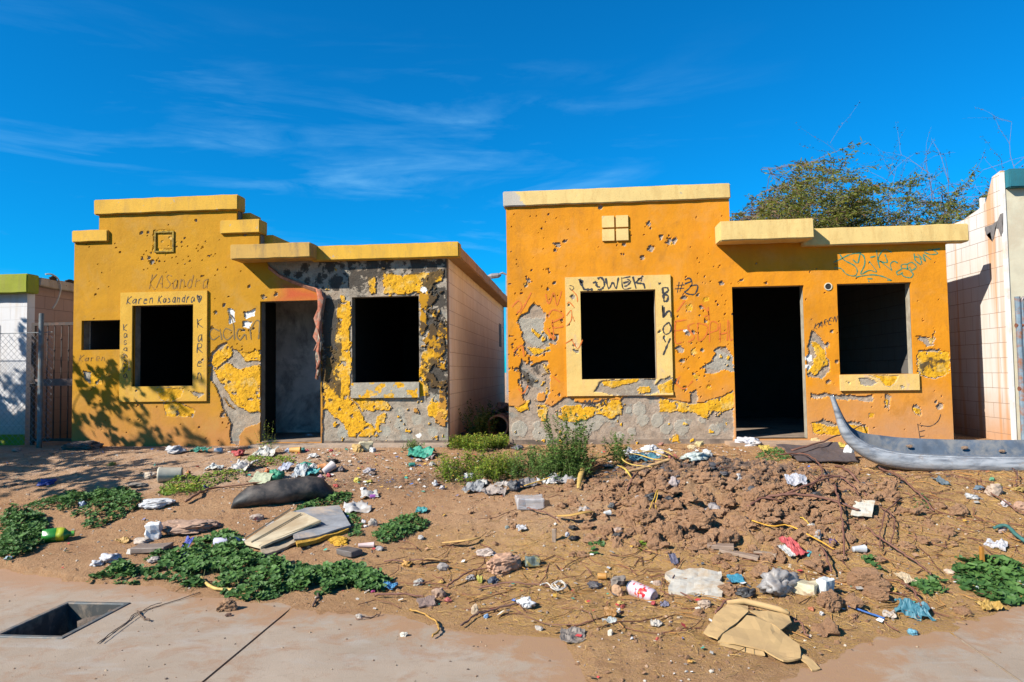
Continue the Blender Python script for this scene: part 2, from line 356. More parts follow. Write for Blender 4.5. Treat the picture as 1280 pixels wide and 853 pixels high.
# ------------------------------------------------------------------ the ground
EX = [-60, -12, -4.5, -3.6, -3.0, -2.26, -1.9, -1.2, -.4, -.1, .05, .65, 1.09, 1.63, 2.04, 2.77, 6, 60]
EY = [5.1, 5.1, 5.0, 4.78, 4.7, 4.4, 4.3, 4.2, 4.0, 3.85, 3.25, 3.25, 3.6, 4.0, 4.15, 4.64, 4.9, 5.1]
def lumpmask(x, y):
    return np.exp(-(((x-1.35)/1.15)**2 + ((y-6.0)/.85)**2)**1.6)
def ground(x, y, detail=True):
    x = np.asarray(x, float); y = np.asarray(y, float)
    e = np.interp(x, EX, EY) + .16*fbm(x*1.9, y*1.9, 3, 3) + .05*fbm(x*9, y*9, 4, 2)
    main = .5*np.clip((y-4.55-.12*fbm(x*.8, y*.8, 9, 2))/4.0, -.2, 1)
    spill = .03*np.clip((y-e)/.45, -1.6, 1)
    h = np.maximum(main, spill)
    h = np.where(y < e, np.minimum(h, .045*np.clip((y-e)/.45, -1.5, 0)), h)
    up = sst(0, .7, y-e)
    # the heap of dug earth running across the lot
    ridge = np.interp(x, [-2.2, -1.2, -.6, .2, .8, 1.6, 2.6, 3.6, 5, 7, 9], [0, .06, .12, .20, .33, .33, .25, .20, .16, .1, 0])
    h = h + ridge*np.exp(-((y-6.55-.1*np.sin(x*1.7))/(np.where(y > 6.55, .95, 1.15)))**2)*up
    h = h + .05*fbm(x*.9+3, y*.9, 21, 3)*up*sst(9.3, 8.4, y)
    # low banks among the weeds on the left side
    b = y - (6.35 + .28*(x+4.6)); h = h + .06*np.exp(-(b/.3)**2)*sst(-1.9, -3.0, x)*sst(-8, -6.5, x) - .05*np.exp(-((b-.55)/.3)**2)*sst(-2.2, -3.2, x)
    if detail:
        lm = lumpmask(x, y)
        cl = (.55 - worley(x*5.5 + .6*fbm(x*6, y*6, 5, 2), y*5.5 + .6*fbm(x*6, y*6, 6, 2), 31))*.10 + (.5 - worley(x*14, y*14, 33))*.04 + .09*fbm(x*2.6, y*2.6, 35, 4)
        h = h + lm*cl*up
        r = sst(-2.5, 0, x)*up*sst(8.8, 8.0, y)
        h = h + r*((.5 - worley(x*9 + .5*fbm(x*9, y*9, 8, 2), y*9, 41))*.022 + .018*fbm(x*5, y*5, 43, 4))
        h = h + (.007*fbm(x*16, y*16, 45, 3) + .010*fbm(x*4, y*4, 47, 3))*up*(.5 + .5*sst(9.4, 8.8, y))
        h = h + .004*fbm(x*22, y*22, 49, 2)*sst(-.3, .2, y-e)
    h = np.where(y > 9.35, .5 + .01*fbm(x*4, y*4, 50, 2), h)
    h = np.where(y < 2.6, -.35, h)
    hole = (x > -3.7) & (x < -2.7) & (y > 3.5) & (y < 4.55); h = np.where(hole, -.7, h)
    return h
def G(px, py, dz=0):
    """where the sight line of a photograph pixel meets the ground"""
    d = ray(px, py); t = np.linspace(2.5, 20, 4000); P = t[:, None]*d
    z = H + P[:, 2]; g = ground(P[:, 0], P[:, 1]); g = np.where(P[:, 1] < 4.9, np.maximum(g, 0.0), g)
    i = np.argmax(z <= g + dz)
    return Vector((P[i, 0], P[i, 1], max(g[i], 0 if P[i, 1] < 4.9 else -9) + dz))
def gz(x, y):
    g = float(ground(x, y)); return max(g, 0.0) if y < 4.9 else g

def build_ground():
    gx = lambda a, b, n, k: a + (b-a)*(np.linspace(0, 1, n)**k)
    xs = np.concatenate([-gx(9, 400, 30, 3)[::-1], np.arange(-8.98, 7.4, .018), gx(7.5, 400, 30, 3)])
    ys = np.concatenate([-gx(-2.4, 400, 24, 3)[::-1], np.arange(2.5, 9.6, .0155), gx(9.7, 900, 34, 3)])
    X, Y = np.meshgrid(xs, ys); Z = ground(X, Y); n, m = len(xs), len(ys)
    V = np.stack([X.ravel(), Y.ravel(), Z.ravel()], 1)
    a = (np.arange(m-1)[:, None]*n + np.arange(n-1)).ravel(); Q = np.stack([a, a+1, a+n+1, a+n], 1)
    o = npobj('ground', V, Q, mats=[dirtmat()], smooth=True); tag(o, kind='structure')
    x, y = X.ravel(), Y.ravel()
    ash = np.clip(np.exp(-(((x-1.25)/1.1)**2 + ((y-6.75)/.55)**2))*1.3 + np.exp(-(((x-2.0)/.4)**2 + ((y-6.2)/.5)**2))*1.1 + .7*np.exp(-(((x+1.9)/.9)**2 + ((y-7.3)/.4)**2)), 0, 1)
    straw = np.clip(.75*sst(.0, .5, 1.1 - np.abs(y-4.5-.25*np.abs(x-.8)))*sst(-2.2, -.6, x) + .55*sst(1.8, 2.6, x)*sst(7.6, 7, y) + .35*sst(-.8, -.2, x), 0, 1)*(1-.7*lumpmask(x, y))
    pale = np.clip(sst(-2.0, -3.2, x)*sst(6.6, 7.4, y) + .4*np.exp(-(((x+.2)/.8)**2 + ((y-5.9)/.5)**2)), 0, 1)
    vattr(o.data, 'm', (ash, straw, pale))
build_ground()

def build_pavement():
    m = slabmat()
    # slabs poured side by side; one has the opening of the meter pit
    cuts = [-17.6, -13.66, -9.72, -5.78, -1.855, 2.07, 6.0, 9.94, 13.9]
    for i in range(len(cuts)-1):
        x0, x1 = cuts[i]+.008, cuts[i+1]-.008; bm = bmesh.new()
        if x0 < -3.2 < x1:
            for b in ((x0, -3.42, 1.9, 5.1), (-2.98, x1, 1.9, 5.1), (-3.42, -2.98, 1.9, 3.75), (-3.42, -2.98, 4.34, 5.1)):
                box(bm, b[0], b[1], b[2], b[3], -.11, 0)
            bmesh.ops.remove_doubles(bm, verts=bm.verts[:], dist=1e-4)
        else: box(bm, x0, x1, 1.9, 5.1, -.11, 0)
        bm.transform(Matrix.Translation((0, 0, -.004))) if False else None
        for v in bm.verts:
            if v.co.z > -.01: v.co.z = -.004
        tag(bmobj('pavement', bm, m), kind='structure')
        if -6 < x0 < 7:
            gx = snap([x0, x1] + ([-3.42, -2.98] if x0 < -3.2 < x1 else []), .04); gy = snap([1.9, 5.1, 3.75, 4.34], .04); X, Y = np.meshgrid(gx, gy); n_, m_ = len(gx), len(gy); Z = .0012*fbm(X*2, Y*2, 88, 3)
            jj, ii = np.meshgrid(np.arange(m_-1), np.arange(n_-1), indexing='ij'); cx = (gx[1:]+gx[:-1])/2; cy = (gy[1:]+gy[:-1])/2
            k = ~((cx[None, :] > -3.42) & (cx[None, :] < -2.98) & (cy[:, None] > 3.75) & (cy[:, None] < 4.34)); a = (jj*n_+ii)[k]
            o = npobj('pavement', np.stack([X.ravel(), Y.ravel(), Z.ravel()], 1), np.stack([a, a+1, a+n_+1, a+n_], 1), mats=[m], smooth=True); tag(o, kind='structure')
            d = Y - np.interp(X, EX, EY); du = np.clip(1.05 + d/.55, 0, 1)*.75 + .5*np.exp(-(((X-.4)/1.2)**2 + ((Y-3.4)/.5)**2)); at_ = o.data.attributes.new('dust', 'FLOAT', 'POINT'); at_.data.foreach_set('value', np.clip(du, 0, 1).ravel().astype(np.float32))
    a = Acc()
    a.box(-17.6, 13.9, 1.7, 1.892, -.2, -.005); tag(a.obj('kerb', M((.40, .34, .28), .9, .2, 8)), kind='structure')
    a = Acc(); a.box(-17.6, -3.75, 1.9, 5.08, -.16, -.113); a.box(-2.66, 13.9, 1.9, 5.08, -.16, -.113); tag(a.obj('pavement_bed', M((.16, .10, .07), .95, .3, 10)), kind='structure')
    a = Acc(); a.add([(-400, -400, -.16), (400, -400, -.16), (400, 1.7, -.16), (-400, 1.7, -.16)], [(0, 1, 2, 3)]); tag(a.obj('road', M((.06, .055, .05), .95, .2, 6)), kind='structure')
    # meter pit
    t = thing('meter_pit', (-3.2, 4.04, 0), 'open rectangular meter pit without its lid, sunk in the concrete pavement', 'meter pit')
    a = Acc(); x0, x1, y0, y1 = -3.41, -2.99, 3.76, 4.33
    for b in ((x0-.008, x0+.02, y0, y1), (x1-.02, x1+.008, y0, y1), (x0, x1, y0-.008, y0+.02), (x0, x1, y1-.02, y1+.008)):
        a.box(b[0], b[1], b[2], b[3], -.5, -.001)
    a.box(x0, x1, y0, y1, -.5, -.47); a.obj('box', M((.05, .055, .055), .8, .3, 9, stain=(.25, .2, .15)), t)
    bm = bmesh.new()
    for k, (q, r, w) in enumerate(((x0, .017, 0), (x1, .017, 0))): box(bm, q-r, q+r, y0-.02, y1+.02, -.006, .007)
    box(bm, x0-.017, x1+.017, y0-.02, y0+.014, -.006, .0072); box(bm, x0-.017, x1+.017, y1-.014, y1+.02, -.006, .0074)
    bmesh.ops.bevel(bm, geom=bm.edges[:], offset=.004, segments=1, affect='EDGES')
    bmobj('rim', bm, M((.10, .115, .12), .6, .3, 14, stain=(.24, .18, .13)), t)
    bm = bmesh.new(); g = bmesh.ops.create_icosphere(bm, subdivisions=4, radius=.15)['verts']
    for v in g: v.co = Vector((v.co.x, v.co.y*.7, v.co.z*.8))*(1 + 1.1*mnoise.noise(v.co*9) + .5*mnoise.noise(v.co*25)) + Vector((x1-.04, y1-.02, -.19))
    bmobj('earth', bm, M((.13, .10, .08), .95, .4, 30, .8, .01), t, True)
build_pavement()

# ------------------------------------------------------------------ plastered fronts with their broken layers
def skin(name, parent, keep, holes, y, back, step, mats, field, extra=()):
    xs = snap([v for r in keep+holes for v in r[:2]], step); zs = snap([v for r in keep+holes for v in r[2:]], step)
    n, m = len(xs), len(zs); cx = (xs[1:]+xs[:-1])/2; cz = (zs[1:]+zs[:-1])/2; CX_, CZ_ = np.meshgrid(cx, cz)
    K = np.zeros(CX_.shape, bool)
    for r in keep: K |= (CX_ > r[0]) & (CX_ < r[1]) & (CZ_ > r[2]) & (CZ_ < r[3])
    for r in holes: K &= ~((CX_ > r[0]) & (CX_ < r[1]) & (CZ_ > r[2]) & (CZ_ < r[3]))
    X, Z = np.meshgrid(xs, zs); x, z = X.ravel(), Z.ravel()
    Lr, Lg, Lb, Kr, Kg, Kb, rec = field(x, z)
    V = np.stack([x, y + rec, z], 1); Vb = np.stack([x, np.full(len(x), y+back), z], 1)
    j, i = np.nonzero(K); a = j*n + i; Q = [np.stack([a, a+1, a+n+1, a+n], 1)]
    Kp = np.pad(K, 1); N = n*m
    for dj, di, p, q in ((-1, 0, a, a+1), (1, 0, a+n+1, a+n), (0, -1, a+n, a), (0, 1, a+1, a+n+1)):
        e = ~Kp[j+1+dj, i+1+di]; Q.append(np.stack([q[e], p[e], p[e]+N, q[e]+N], 1))
    Q = np.concatenate(Q); V = np.concatenate([V, Vb])
    used = np.unique(Q); mp = np.zeros(len(V), int); mp[used] = np.arange(len(used))
    me = npmesh(name, V[used], mp[Q], mats=mats)
    d2 = lambda f: np.concatenate([f, f])[used]
    vattr(me, 'L', (d2(Lr), d2(Lg), d2(Lb))); vattr(me, 'K', (d2(Kr), d2(Kg), d2(Kb)))
    return link(bpy.data.objects.new(name, me), parent)
def P2(poly, Y=D): return [onY(a, b, Y) for a, b in poly]
def painter(x, z, seed=0, warp=.03):
    wx = x + warp*fbm(x*7, z*7, seed+1, 5, .7)*1.25; wz = z + warp*fbm(x*7+50, z*7, seed+2, 5, .7)*1.25
    def poly(P, soft=.03, rough=1.0, Y=D):
        return sdpoly(x + (wx-x)*rough, z + (wz-z)*rough, P2(P, Y))/soft      # >0 inside
    def disc(px, py, r, soft=.03):
        a, b = onY(px, py); return (r/90 - np.hypot(wx-a, wz-b))/soft
    return poly, disc
def cl01(v): return np.clip(.5 + v*.5, 0, 1)
def chips(x, z, lst, f):
    """small knocked-out chips: (x, z, radius)"""
    jit = .75*fbm(x*34, z*34, 77, 3)
    for a, b, r in lst:
        w = np.abs(x-a) + np.abs(z-b) < 3.2*r
        d = np.hypot(x[w]-a, (z[w]-b)*1.0)/r
        f[w] = np.minimum(f[w], (d-1 + jit[w]*1.2)*.9)
    return f
def relief(x, z, p, g, seed, deep=.022):
    P = sst(.42, .58, p); Gf = sst(.4, .6, g)
    foam = .007 + .012*(fbm(x*5, z*5, seed+11, 4, .6)) + .0035*fbm(x*30, z*30, seed+12, 2)
    bare = deep + .003*fbm(x*14, z*14, seed+13, 3)
    r = np.where(Gf > .5, foam, bare)*(1-P) + P*.0015*fbm(x*6, z*6, seed+14, 3); return r

LX0, LX1, RX0, RX1 = -7.38, -1.795, -.94, 4.855
def front_left(x, z):
    poly, disc = painter(x, z, 100)
    p = np.full(x.shape, 3.0)
    p = np.minimum(p, -poly([(330, 320), (337, 334), (352, 345), (378, 357), (400, 367), (403, 380), (403, 560), (700, 560), (700, 300), (330, 300)], rough=.35))
    p = np.maximum(p, poly([(524, 366), (546, 372), (551, 395), (556, 440), (547, 450), (536, 437), (527, 425), (524, 415)]))
    p = np.minimum(p, -disc(537, 402, 5)); p = np.minimum(p, -poly([(524, 386), (542, 380), (553, 366), (556, 395), (538, 412), (524, 428), (524, 420), (538, 400)], rough=1.5))
    p = np.maximum(p, poly([(548, 478), (558, 476), (558, 512), (550, 508)]))
    # broken places in the orange coat
    for q in ([(264, 442), (275, 432), (284, 428), (286, 436), (306, 440), (325, 438), (325, 522), (314, 524), (296, 514), (276, 494), (262, 472)],
              [(270, 484), (286, 508), (312, 520), (325, 518), (325, 528), (306, 536), (298, 545), (298, 556), (288, 556), (288, 530), (276, 505)],
              [(204, 503), (224, 502), (244, 513), (241, 522), (222, 520), (208, 520)], [(104, 464), (114, 466), (124, 478), (116, 484), (106, 474)],
              [(112, 472), (127, 470), (127, 480), (114, 481)], [(285, 386), (292, 388), (293, 402), (287, 405)], [(304, 390), (320, 386), (317, 395), (306, 398)], [(303, 402), (315, 402), (312, 410), (303, 408)],
              [(192, 288), (219, 288), (219, 317), (192, 317)]):
        p = np.minimum(p, -poly(q, rough=.8))
    p = np.maximum(p, poly([(197, 294), (214, 294), (214, 311), (197, 311)], rough=.3)) if True else p
    n = fbm(x*13, z*13, 150, 4, .6); zone = poly([(255, 425), (325, 425), (325, 556), (275, 556)], soft=.2, rough=.2); p = np.where(zone > -1, np.minimum(p, (.5 - n)*9), p)
    n = fbm(x*9+9, z*9, 155, 4, .6); zone = poly([(522, 368), (560, 368), (560, 530), (522, 520)], soft=.1, rough=.2); p = np.where(zone > -.5, np.maximum(p, (n - .22)*9), p); p = np.where(zone > -.5, np.minimum(p, (.45 - fbm(x*15, z*15, 158, 3))*9), p)
    r2 = random.Random(5); L = []
    for k in range(220):
        a = r2.uniform(100, 322); b = r2.uniform(300, 545)
        if r2.random() < .4: a, b = r2.gauss(208, 32), r2.gauss(318, 16)
        q = onY(a, b); L.append((q[0], q[1], r2.choice((.004, .005, .005, .006, .008, .011))))
    for a, b, r in ((194, 311, 4.5), (186, 322, 3), (190, 328, 3.4), (178, 324, 2), (203, 302, 2), (185, 291, 2), (177, 291, 2.5), (306, 293, 2.5), (345, 368, 3), (330, 372, 4), (311, 358, 3), (245, 276, 2), (212, 297, 2), (280, 381, 3), (269, 391, 2.5)):
        q = onY(a, b); L.append((q[0], q[1], r/115))
    p = chips(x, z, L, p)
    g = np.full(x.shape, -3.0)
    for q in ([(266, 446), (286, 430), (290, 446), (275, 456), (266, 462)], [(298, 438), (325, 438), (325, 451), (306, 451)],
              [(266, 462), (284, 455), (300, 462), (325, 455), (325, 514), (311, 517), (296, 506), (280, 486)], [(204, 503), (224, 502), (244, 513), (241, 522), (222, 520), (208, 520)], [(112, 466), (127, 468), (127, 480), (114, 484)],
              [(190, 286), (221, 286), (221, 319), (190, 319)],
              [(479, 341), (500, 344), (556, 338), (552, 350), (541, 356), (535, 368), (522, 366), (500, 368), (480, 367)], [(461, 345), (469, 345), (470, 366), (463, 366)],
              [(422, 378), (437, 380), (438, 455), (438, 500), (450, 512), (458, 528), (469, 536), (468, 546), (437, 546), (428, 528), (404, 512), (405, 492), (414, 480), (416, 440), (420, 415)],
              [(438, 498), (478, 500), (490, 508), (484, 514), (455, 512)], [(470, 520), (484, 518), (480, 530), (470, 528)], [(408, 445), (416, 455), (414, 486), (405, 486)],
              [(527, 440), (541, 434), (545, 455), (537, 466), (533, 478), (536, 496), (523, 497), (522, 470)], [(533, 508), (545, 503), (558, 505), (558, 528), (546, 526), (540, 520), (534, 518)]):
        g = np.maximum(g, poly(q, rough=1.4))
    n = fbm(x*10, z*10, 160, 4, .65); low = sst(-3.7, -3.55, x); g = np.where(low > .5, np.maximum(g, (n - .42)*7), g); g = np.minimum(g, (.42 - fbm(x*12, z*12, 163, 4, .6))*7)
    b = np.full(x.shape, -3.0)
    for q in ([(404, 376), (418, 374), (422, 400), (420, 440), (416, 470), (420, 485), (412, 488), (404, 478)],):
        b = np.maximum(b, poly(q, rough=1.6, soft=.05))
    n = fbm(x*8, z*8, 170, 5, .65)
    for q, k in (([(530, 345), (557, 338), (558, 430), (545, 440), (536, 400)], 2.2), ([(400, 326), (560, 326), (560, 340), (470, 342), (440, 360), (400, 362)], 1.8), ([(404, 376), (424, 376), (424, 500), (404, 500)], 2.0), ([(520, 400), (560, 430), (560, 500), (535, 500)], 1.2)):
        b = np.where(poly(q, rough=.6, soft=.06) > -.5, np.maximum(b, (n + .05)*k*2), b)
    for a, c, r in ((418, 352, 8), (405, 344, 4), (437, 356, 3.5), (398, 350, 5), (412, 338, 4), (442, 340, 6), (394, 358, 3), (372, 344, 5), (358, 340, 4), (381, 335, 6), (384, 352, 4), (462, 334, 5), (475, 345, 3), (428, 334, 4), (448, 370, 3), (450, 362, 6), (460, 358, 4)):
        b = np.maximum(b, disc(a, c, r, .05)*(1 if c < 361 and a < 445 else .35))
    red = poly([(352, 352), (378, 357), (401, 364), (402, 380), (338, 380), (352, 368)], soft=.12)
    wht = np.maximum(np.maximum(poly([(285, 386), (292, 388), (293, 402), (287, 405)]), poly([(304, 390), (320, 386), (317, 395), (306, 398)])), poly([(303, 402), (315, 402), (312, 410), (303, 408)]))
    wht = np.maximum(wht, np.maximum(disc(530, 363, 4), disc(523, 545, 3)))
    pale = np.full(x.shape, -3.0)
    for a, c, r in ((500, 530, 8), (482, 540, 6), (520, 525, 7), (455, 555, 5), (540, 540, 6), (505, 548, 4), (428, 540, 7), (545, 365, 7), (540, 350, 6)): pale = np.maximum(pale, disc(a, c, r))
    p, g = cl01(p), cl01(g); return p, g, cl01(b), np.clip(cl01(red), 0, 1), cl01(pale), cl01(wht), relief(x, z, p, g, 200)
def front_right(x, z):
    poly, disc = painter(x, z, 300, .035)
    p = np.full(x.shape, 3.0)
    p = np.minimum(p, -poly([(620, 506), (650, 509), (662, 500), (672, 503), (690, 508), (704, 498), (712, 497), (720, 502), (742, 504), (760, 500), (776, 500), (780, 494), (826, 496), (842, 500), (860, 503), (880, 503), (902, 496), (917, 487), (917, 600), (620, 600)], rough=.7))
    for q in ([(648, 398), (660, 388), (667, 378), (676, 384), (681, 398), (679, 412), (688, 424), (688, 438), (672, 447), (657, 442), (652, 424)],
              [(652, 447), (662, 458), (684, 452), (690, 470), (686, 492), (682, 508), (672, 500), (662, 506), (655, 496), (650, 470)],
              [(893, 436), (906, 434), (913, 441), (918, 445), (918, 466), (900, 464), (884, 468), (878, 460), (892, 452)], [(862, 492), (870, 488), (872, 503), (864, 503)],
              [(1011, 426), (1018, 414), (1027, 424), (1034, 440), (1037, 462), (1028, 474), (1012, 472), (1009, 448)], [(1146, 440), (1166, 437), (1188, 441), (1187, 466), (1168, 474), (1150, 468)],
              [(1014, 530), (1030, 525), (1052, 532), (1068, 527), (1086, 534), (1084, 545), (1066, 548), (1038, 546), (1016, 541)], [(1014, 492), (1040, 495), (1092, 493), (1090, 501), (1050, 500), (1016, 498)],
              [(1105, 492), (1114, 496), (1111, 512), (1105, 508)], [(1140, 507), (1148, 506), (1149, 520), (1140, 518)], [(1147, 420), (1163, 422), (1168, 413), (1164, 434), (1156, 434)], [(1088, 515), (1095, 514), (1094, 521), (1088, 520)],
              [(662, 506), (672, 498), (686, 508)]):
        p = np.minimum(p, -poly(q, rough=1.3))
    n = fbm(x*11, z*11, 320, 4, .6); zone = poly([(640, 370), (700, 380), (704, 500), (640, 500)], soft=.3, rough=.2)
    p = np.where(zone > -1, np.minimum(p, (.30 - n + .15*(1-np.clip(zone, 0, 1)))*9), p)
    zone = poly([(850, 400), (917, 410), (917, 480), (845, 480)], soft=.4, rough=.2)
    p = np.where(zone > -1, np.minimum(p, (.50 - n + .2*(1-np.clip(zone, 0, 1)))*9), p)
    p = np.maximum(p, disc(677, 497, 6))
    r2 = random.Random(11); L = []
    for k in range(330):
        a = r2.uniform(638, 1180); b = r2.uniform(262, 540)
        if k % 3 == 0: a, b = r2.gauss(880, 22), r2.gauss(405, 50)
        if k % 9 == 0: a, b = r2.gauss(668, 24), r2.gauss(300, 50)
        if b < 350 and a > 905: b += 60
        q = onY(a, b)
        if q[0] > RX0+.04: L.append((q[0], q[1], r2.choice((.004, .005, .005, .006, .008, .011)) if a < 917 else r2.choice((.004, .006, .008))))
    for a, b, r in ((750, 259, 4), (697, 306, 5), (661, 350, 4), (658, 356, 4), (694, 313, 3), (706, 302, 4), (811, 280, 4), (837, 302, 6), (843, 301, 5), (780, 306, 3), (814, 310, 6), (803, 322, 4), (826, 296, 4), (883, 374, 5), (861, 385, 6), (877, 384, 4), (872, 369, 3), (855, 372, 5), (882, 402, 3), (860, 416, 5), (866, 415, 4), (850, 437, 6), (868, 440, 6), (878, 438, 4), (853, 452, 5), (870, 470, 6), (845, 478, 5), (886, 484, 4), (856, 486, 5), (1026, 405, 3), (1040, 414, 3), (1034, 432, 4), (1046, 452, 3), (1036, 478, 4), (1060, 500, 3), (1175, 508, 5), (1170, 503, 3), (958, 354, 3), (902, 354, 4), (927, 350, 3)):
        q = onY(a, b); L.append((q[0], q[1], r/140))
    p = chips(x, z, L, p)
    g = np.full(x.shape, -3.0)
    for q in ([(640, 504), (652, 506), (663, 499), (660, 514), (650, 516)], [(672, 508), (686, 508), (683, 527), (675, 527)], [(694, 514), (700, 510), (716, 506), (742, 508), (762, 500), (777, 500), (777, 518), (764, 523), (748, 517), (730, 526), (712, 528), (698, 524)],
              [(822, 498), (840, 500), (862, 505), (884, 503), (902, 497), (918, 487), (918, 508), (904, 516), (892, 514), (884, 524), (872, 518), (860, 514), (838, 517), (824, 516)],
              [(665, 410), (676, 418), (674, 422), (664, 416)], [(661, 434), (684, 436), (680, 442), (668, 446)], [(659, 434), (665, 436), (663, 440)],
              [(1014, 428), (1022, 430), (1034, 440), (1034, 455), (1018, 470), (1010, 466), (1020, 445)], [(1147, 441), (1164, 440), (1188, 441), (1187, 466), (1168, 473), (1151, 467)], [(1014, 530), (1052, 532), (1086, 534), (1084, 545), (1038, 546), (1016, 541)],
              [(1105, 496), (1112, 500), (1108, 510)], [(1141, 510), (1148, 510), (1148, 518), (1141, 518)], [(1158, 424), (1168, 415), (1163, 432)], [(1088, 515), (1095, 514), (1094, 521), (1088, 520)], [(640, 400), (643, 402), (644, 415), (641, 414)]):
        g = np.maximum(g, poly(q, rough=1.2))
    g = np.minimum(g, (.45 - fbm(x*12, z*12, 363, 4, .6))*7); g = np.maximum(g, (fbm(x*9, z*9, 366, 4, .6) - .48)*7)
    r3 = random.Random(3)
    for a, b, r in ((883, 374, 4), (861, 385, 4), (868, 440, 4), (870, 470, 4), (886, 484, 3), (853, 487, 3), (1112, 355, 0.1)): g = np.maximum(g, disc(a, b, r))
    b = np.full(x.shape, -3.0)
    for a, c, r in ((657, 470, 6), (663, 478, 5), (652, 462, 4), (672, 462, 5), (1165, 455, 3)): b = np.maximum(b, disc(a, c, r, .06)*.6)
    b = np.maximum(b, poly([(1151, 455), (1160, 447), (1184, 450), (1184, 453), (1162, 452), (1154, 466)], soft=.03)*.7)
    pale = np.full(x.shape, -3.0)
    for a, c, r in ((649, 536, 10), (674, 543, 8), (684, 549, 7), (671, 531, 5), (742, 528, 12), (752, 520, 9), (766, 522, 7), (720, 532, 9), (786, 514, 4), (800, 512, 8), (803, 526, 7), (821, 526, 8), (735, 541, 5), (834, 536, 7), (852, 535, 9), (893, 537, 7), (878, 525, 4), (790, 540, 4), (775, 545, 5)): pale = np.maximum(pale, disc(a, c, r))
    pale = np.maximum(pale, poly([(648, 398), (680, 398), (679, 412), (688, 424), (672, 436), (652, 424)], rough=.6)); pale = np.maximum(pale, poly([(893, 436), (918, 445), (918, 466), (878, 460)], rough=.6))
    wht = np.maximum(np.maximum(disc(1012, 447, 4), disc(1010, 458, 3)), disc(857, 415, 3))
    p, g = cl01(p), cl01(g); rec = relief(x, z, p, g, 400) - .006*sst(.4, .6, cl01(pale))*(1-p)
    return p, g, cl01(b), np.zeros(x.shape), cl01(pale), cl01(wht), rec

FL = facademat('weathered ochre plaster', (.55, .265, .008), (.50, .22, .07))
FR = facademat('weathered orange plaster', (.74, .28, .008), (.54, .28, .13), (.42, .325, .245))
TRL = facademat('ochre trim plaster', (.70, .40, .05), (.55, .26, .06)); TRR = facademat('pale yellow trim plaster', (.80, .53, .17), (.8, .5, .15))
def capmat(name, col, st, bare=None):
    m, nt, bs = newmat(name); n = NT(nt); v = n.co()
    c = n.mix(n.rng(n.noise(v, 3, 5, .6), .3, .7), c4(col, .88), c4(col, 1.06))
    c = n.mix(n.rng(n.noise(n.mapc(v, (7, 7, 1.6)), 1, 6, .7, .3), .47, .68, 0, .75), c, c4(st))
    c = n.mix(n.rng(n.noise(v, 38, 4, .75), .60, .70, 0, .5), c, c4(st, .6))
    if bare is not None:
        s = n.nd('ShaderNodeSeparateXYZ', {0: v}).outputs; k = n.math('ADD', s[0], n.math('MULTIPLY', n.math('SUBTRACT', n.noise(v, 11, 5, .7), .5), .22)); k = n.math('ADD', k, n.math('MULTIPLY', n.math('SUBTRACT', s[2], 3.9), .8))
        c = n.mix(n.rng(k, bare+.02, bare-.01), c, c4((.50, .45, .38)))
    c = n.mix(n.rng(n.noise(v, 6, 6, .75, .3), .64, .66, 0, .9), c, c4((.42, .36, .27)))
    nt.links.new(c, bs.inputs['Base Color']); bs.inputs['Roughness'].default_value = .85
    nt.links.new(n.bump(n.noise(v, 70, 5, .7), .5, .006), bs.inputs['Normal']); return m
CAPL = capmat('ochre cap', (.72, .40, .03), (.45, .26, .05)); CAPR = capmat('pale cap', (.80, .57, .21), (.60, .38, .12)); CANL = capmat('stained canopy', (.58, .34, .07), (.17, .13, .08))
INNER_SHADE = M((.022, .02, .018), .95, .4, 3, .3); CORE = M((.27, .24, .19), .9, .25, 9, .5, .006, stain=(.17, .15, .12)); FLOOR = M((.30, .22, .16), .95, .3, 5, .5, stain=(.12, .09, .07))  # the near-black paints indoor darkness onto room walls and the pipe mouth

def plain(x, z): o = np.ones(x.shape); return o, o*0, o*0, o*0, o*0, o*0, .0015*fbm(x*6, z*6, 9, 3)

def wallboxes(a, keep, holes, y0, y1):
    """the solid wall behind the plaster skin, with the same openings"""
    xs = sorted({v for r in keep+holes for v in r[:2]}); zs = sorted({v for r in keep+holes for v in r[2:]})
    for i in range(len(xs)-1):
        run = None
        for j in range(len(zs)-1):
            cx, cz = (xs[i]+xs[i+1])/2, (zs[j]+zs[j+1])/2
            k = any(r[0] < cx < r[1] and r[2] < cz < r[3] for r in keep) and not any(r[0] < cx < r[1] and r[2] < cz < r[3] for r in holes)
            if k: run = (run[0], zs[j+1]) if run else (zs[j], zs[j+1])
            if run and (not k or j == len(zs)-2): a.box(xs[i], xs[i+1], y0, y1, run[0], run[1]); run = None
def stroke(a, pts, w, Y, mi=0):
    """a painted stroke on the wall at depth Y; pts are wall coordinates (x, z)"""
    P = np.array(pts, float)
    if len(P) == 2: P = np.array([P[0], (P[0]+P[1])/2, P[1]])
    T = np.gradient(P, axis=0); T /= np.linalg.norm(T, axis=1)[:, None] + 1e-9; Nn = np.stack([-T[:, 1], T[:, 0]], 1)
    ww = np.array([w/2*rnd.uniform(.45, 1.45) for _ in P])[:, None]
    A = P + Nn*ww; B = P - Nn*ww; m = len(P)
    V = np.concatenate([np.stack([A[:, 0], np.full(m, Y), A[:, 1]], 1), np.stack([B[:, 0], np.full(m, Y), B[:, 1]], 1)])
    a.add(V, [(i, i+1, m+i+1, m+i) for i in range(m-1)], mi=mi)
def smooth(pts, n=4):
    P = [np.array(p, float) for p in pts]
    if len(P) < 3: return P
    out = []
    for i in range(len(P)-1):
        p0 = P[max(i-1, 0)]; p1 = P[i]; p2 = P[i+1]; p3 = P[min(i+2, len(P)-1)]
        for k in range(n):
            t = k/n; out.append(.5*((2*p1) + (-p0+p2)*t + (2*p0-5*p1+4*p2-p3)*t*t + (-p0+3*p1-3*p2+p3)*t**3))
    out.append(P[-1]); return out
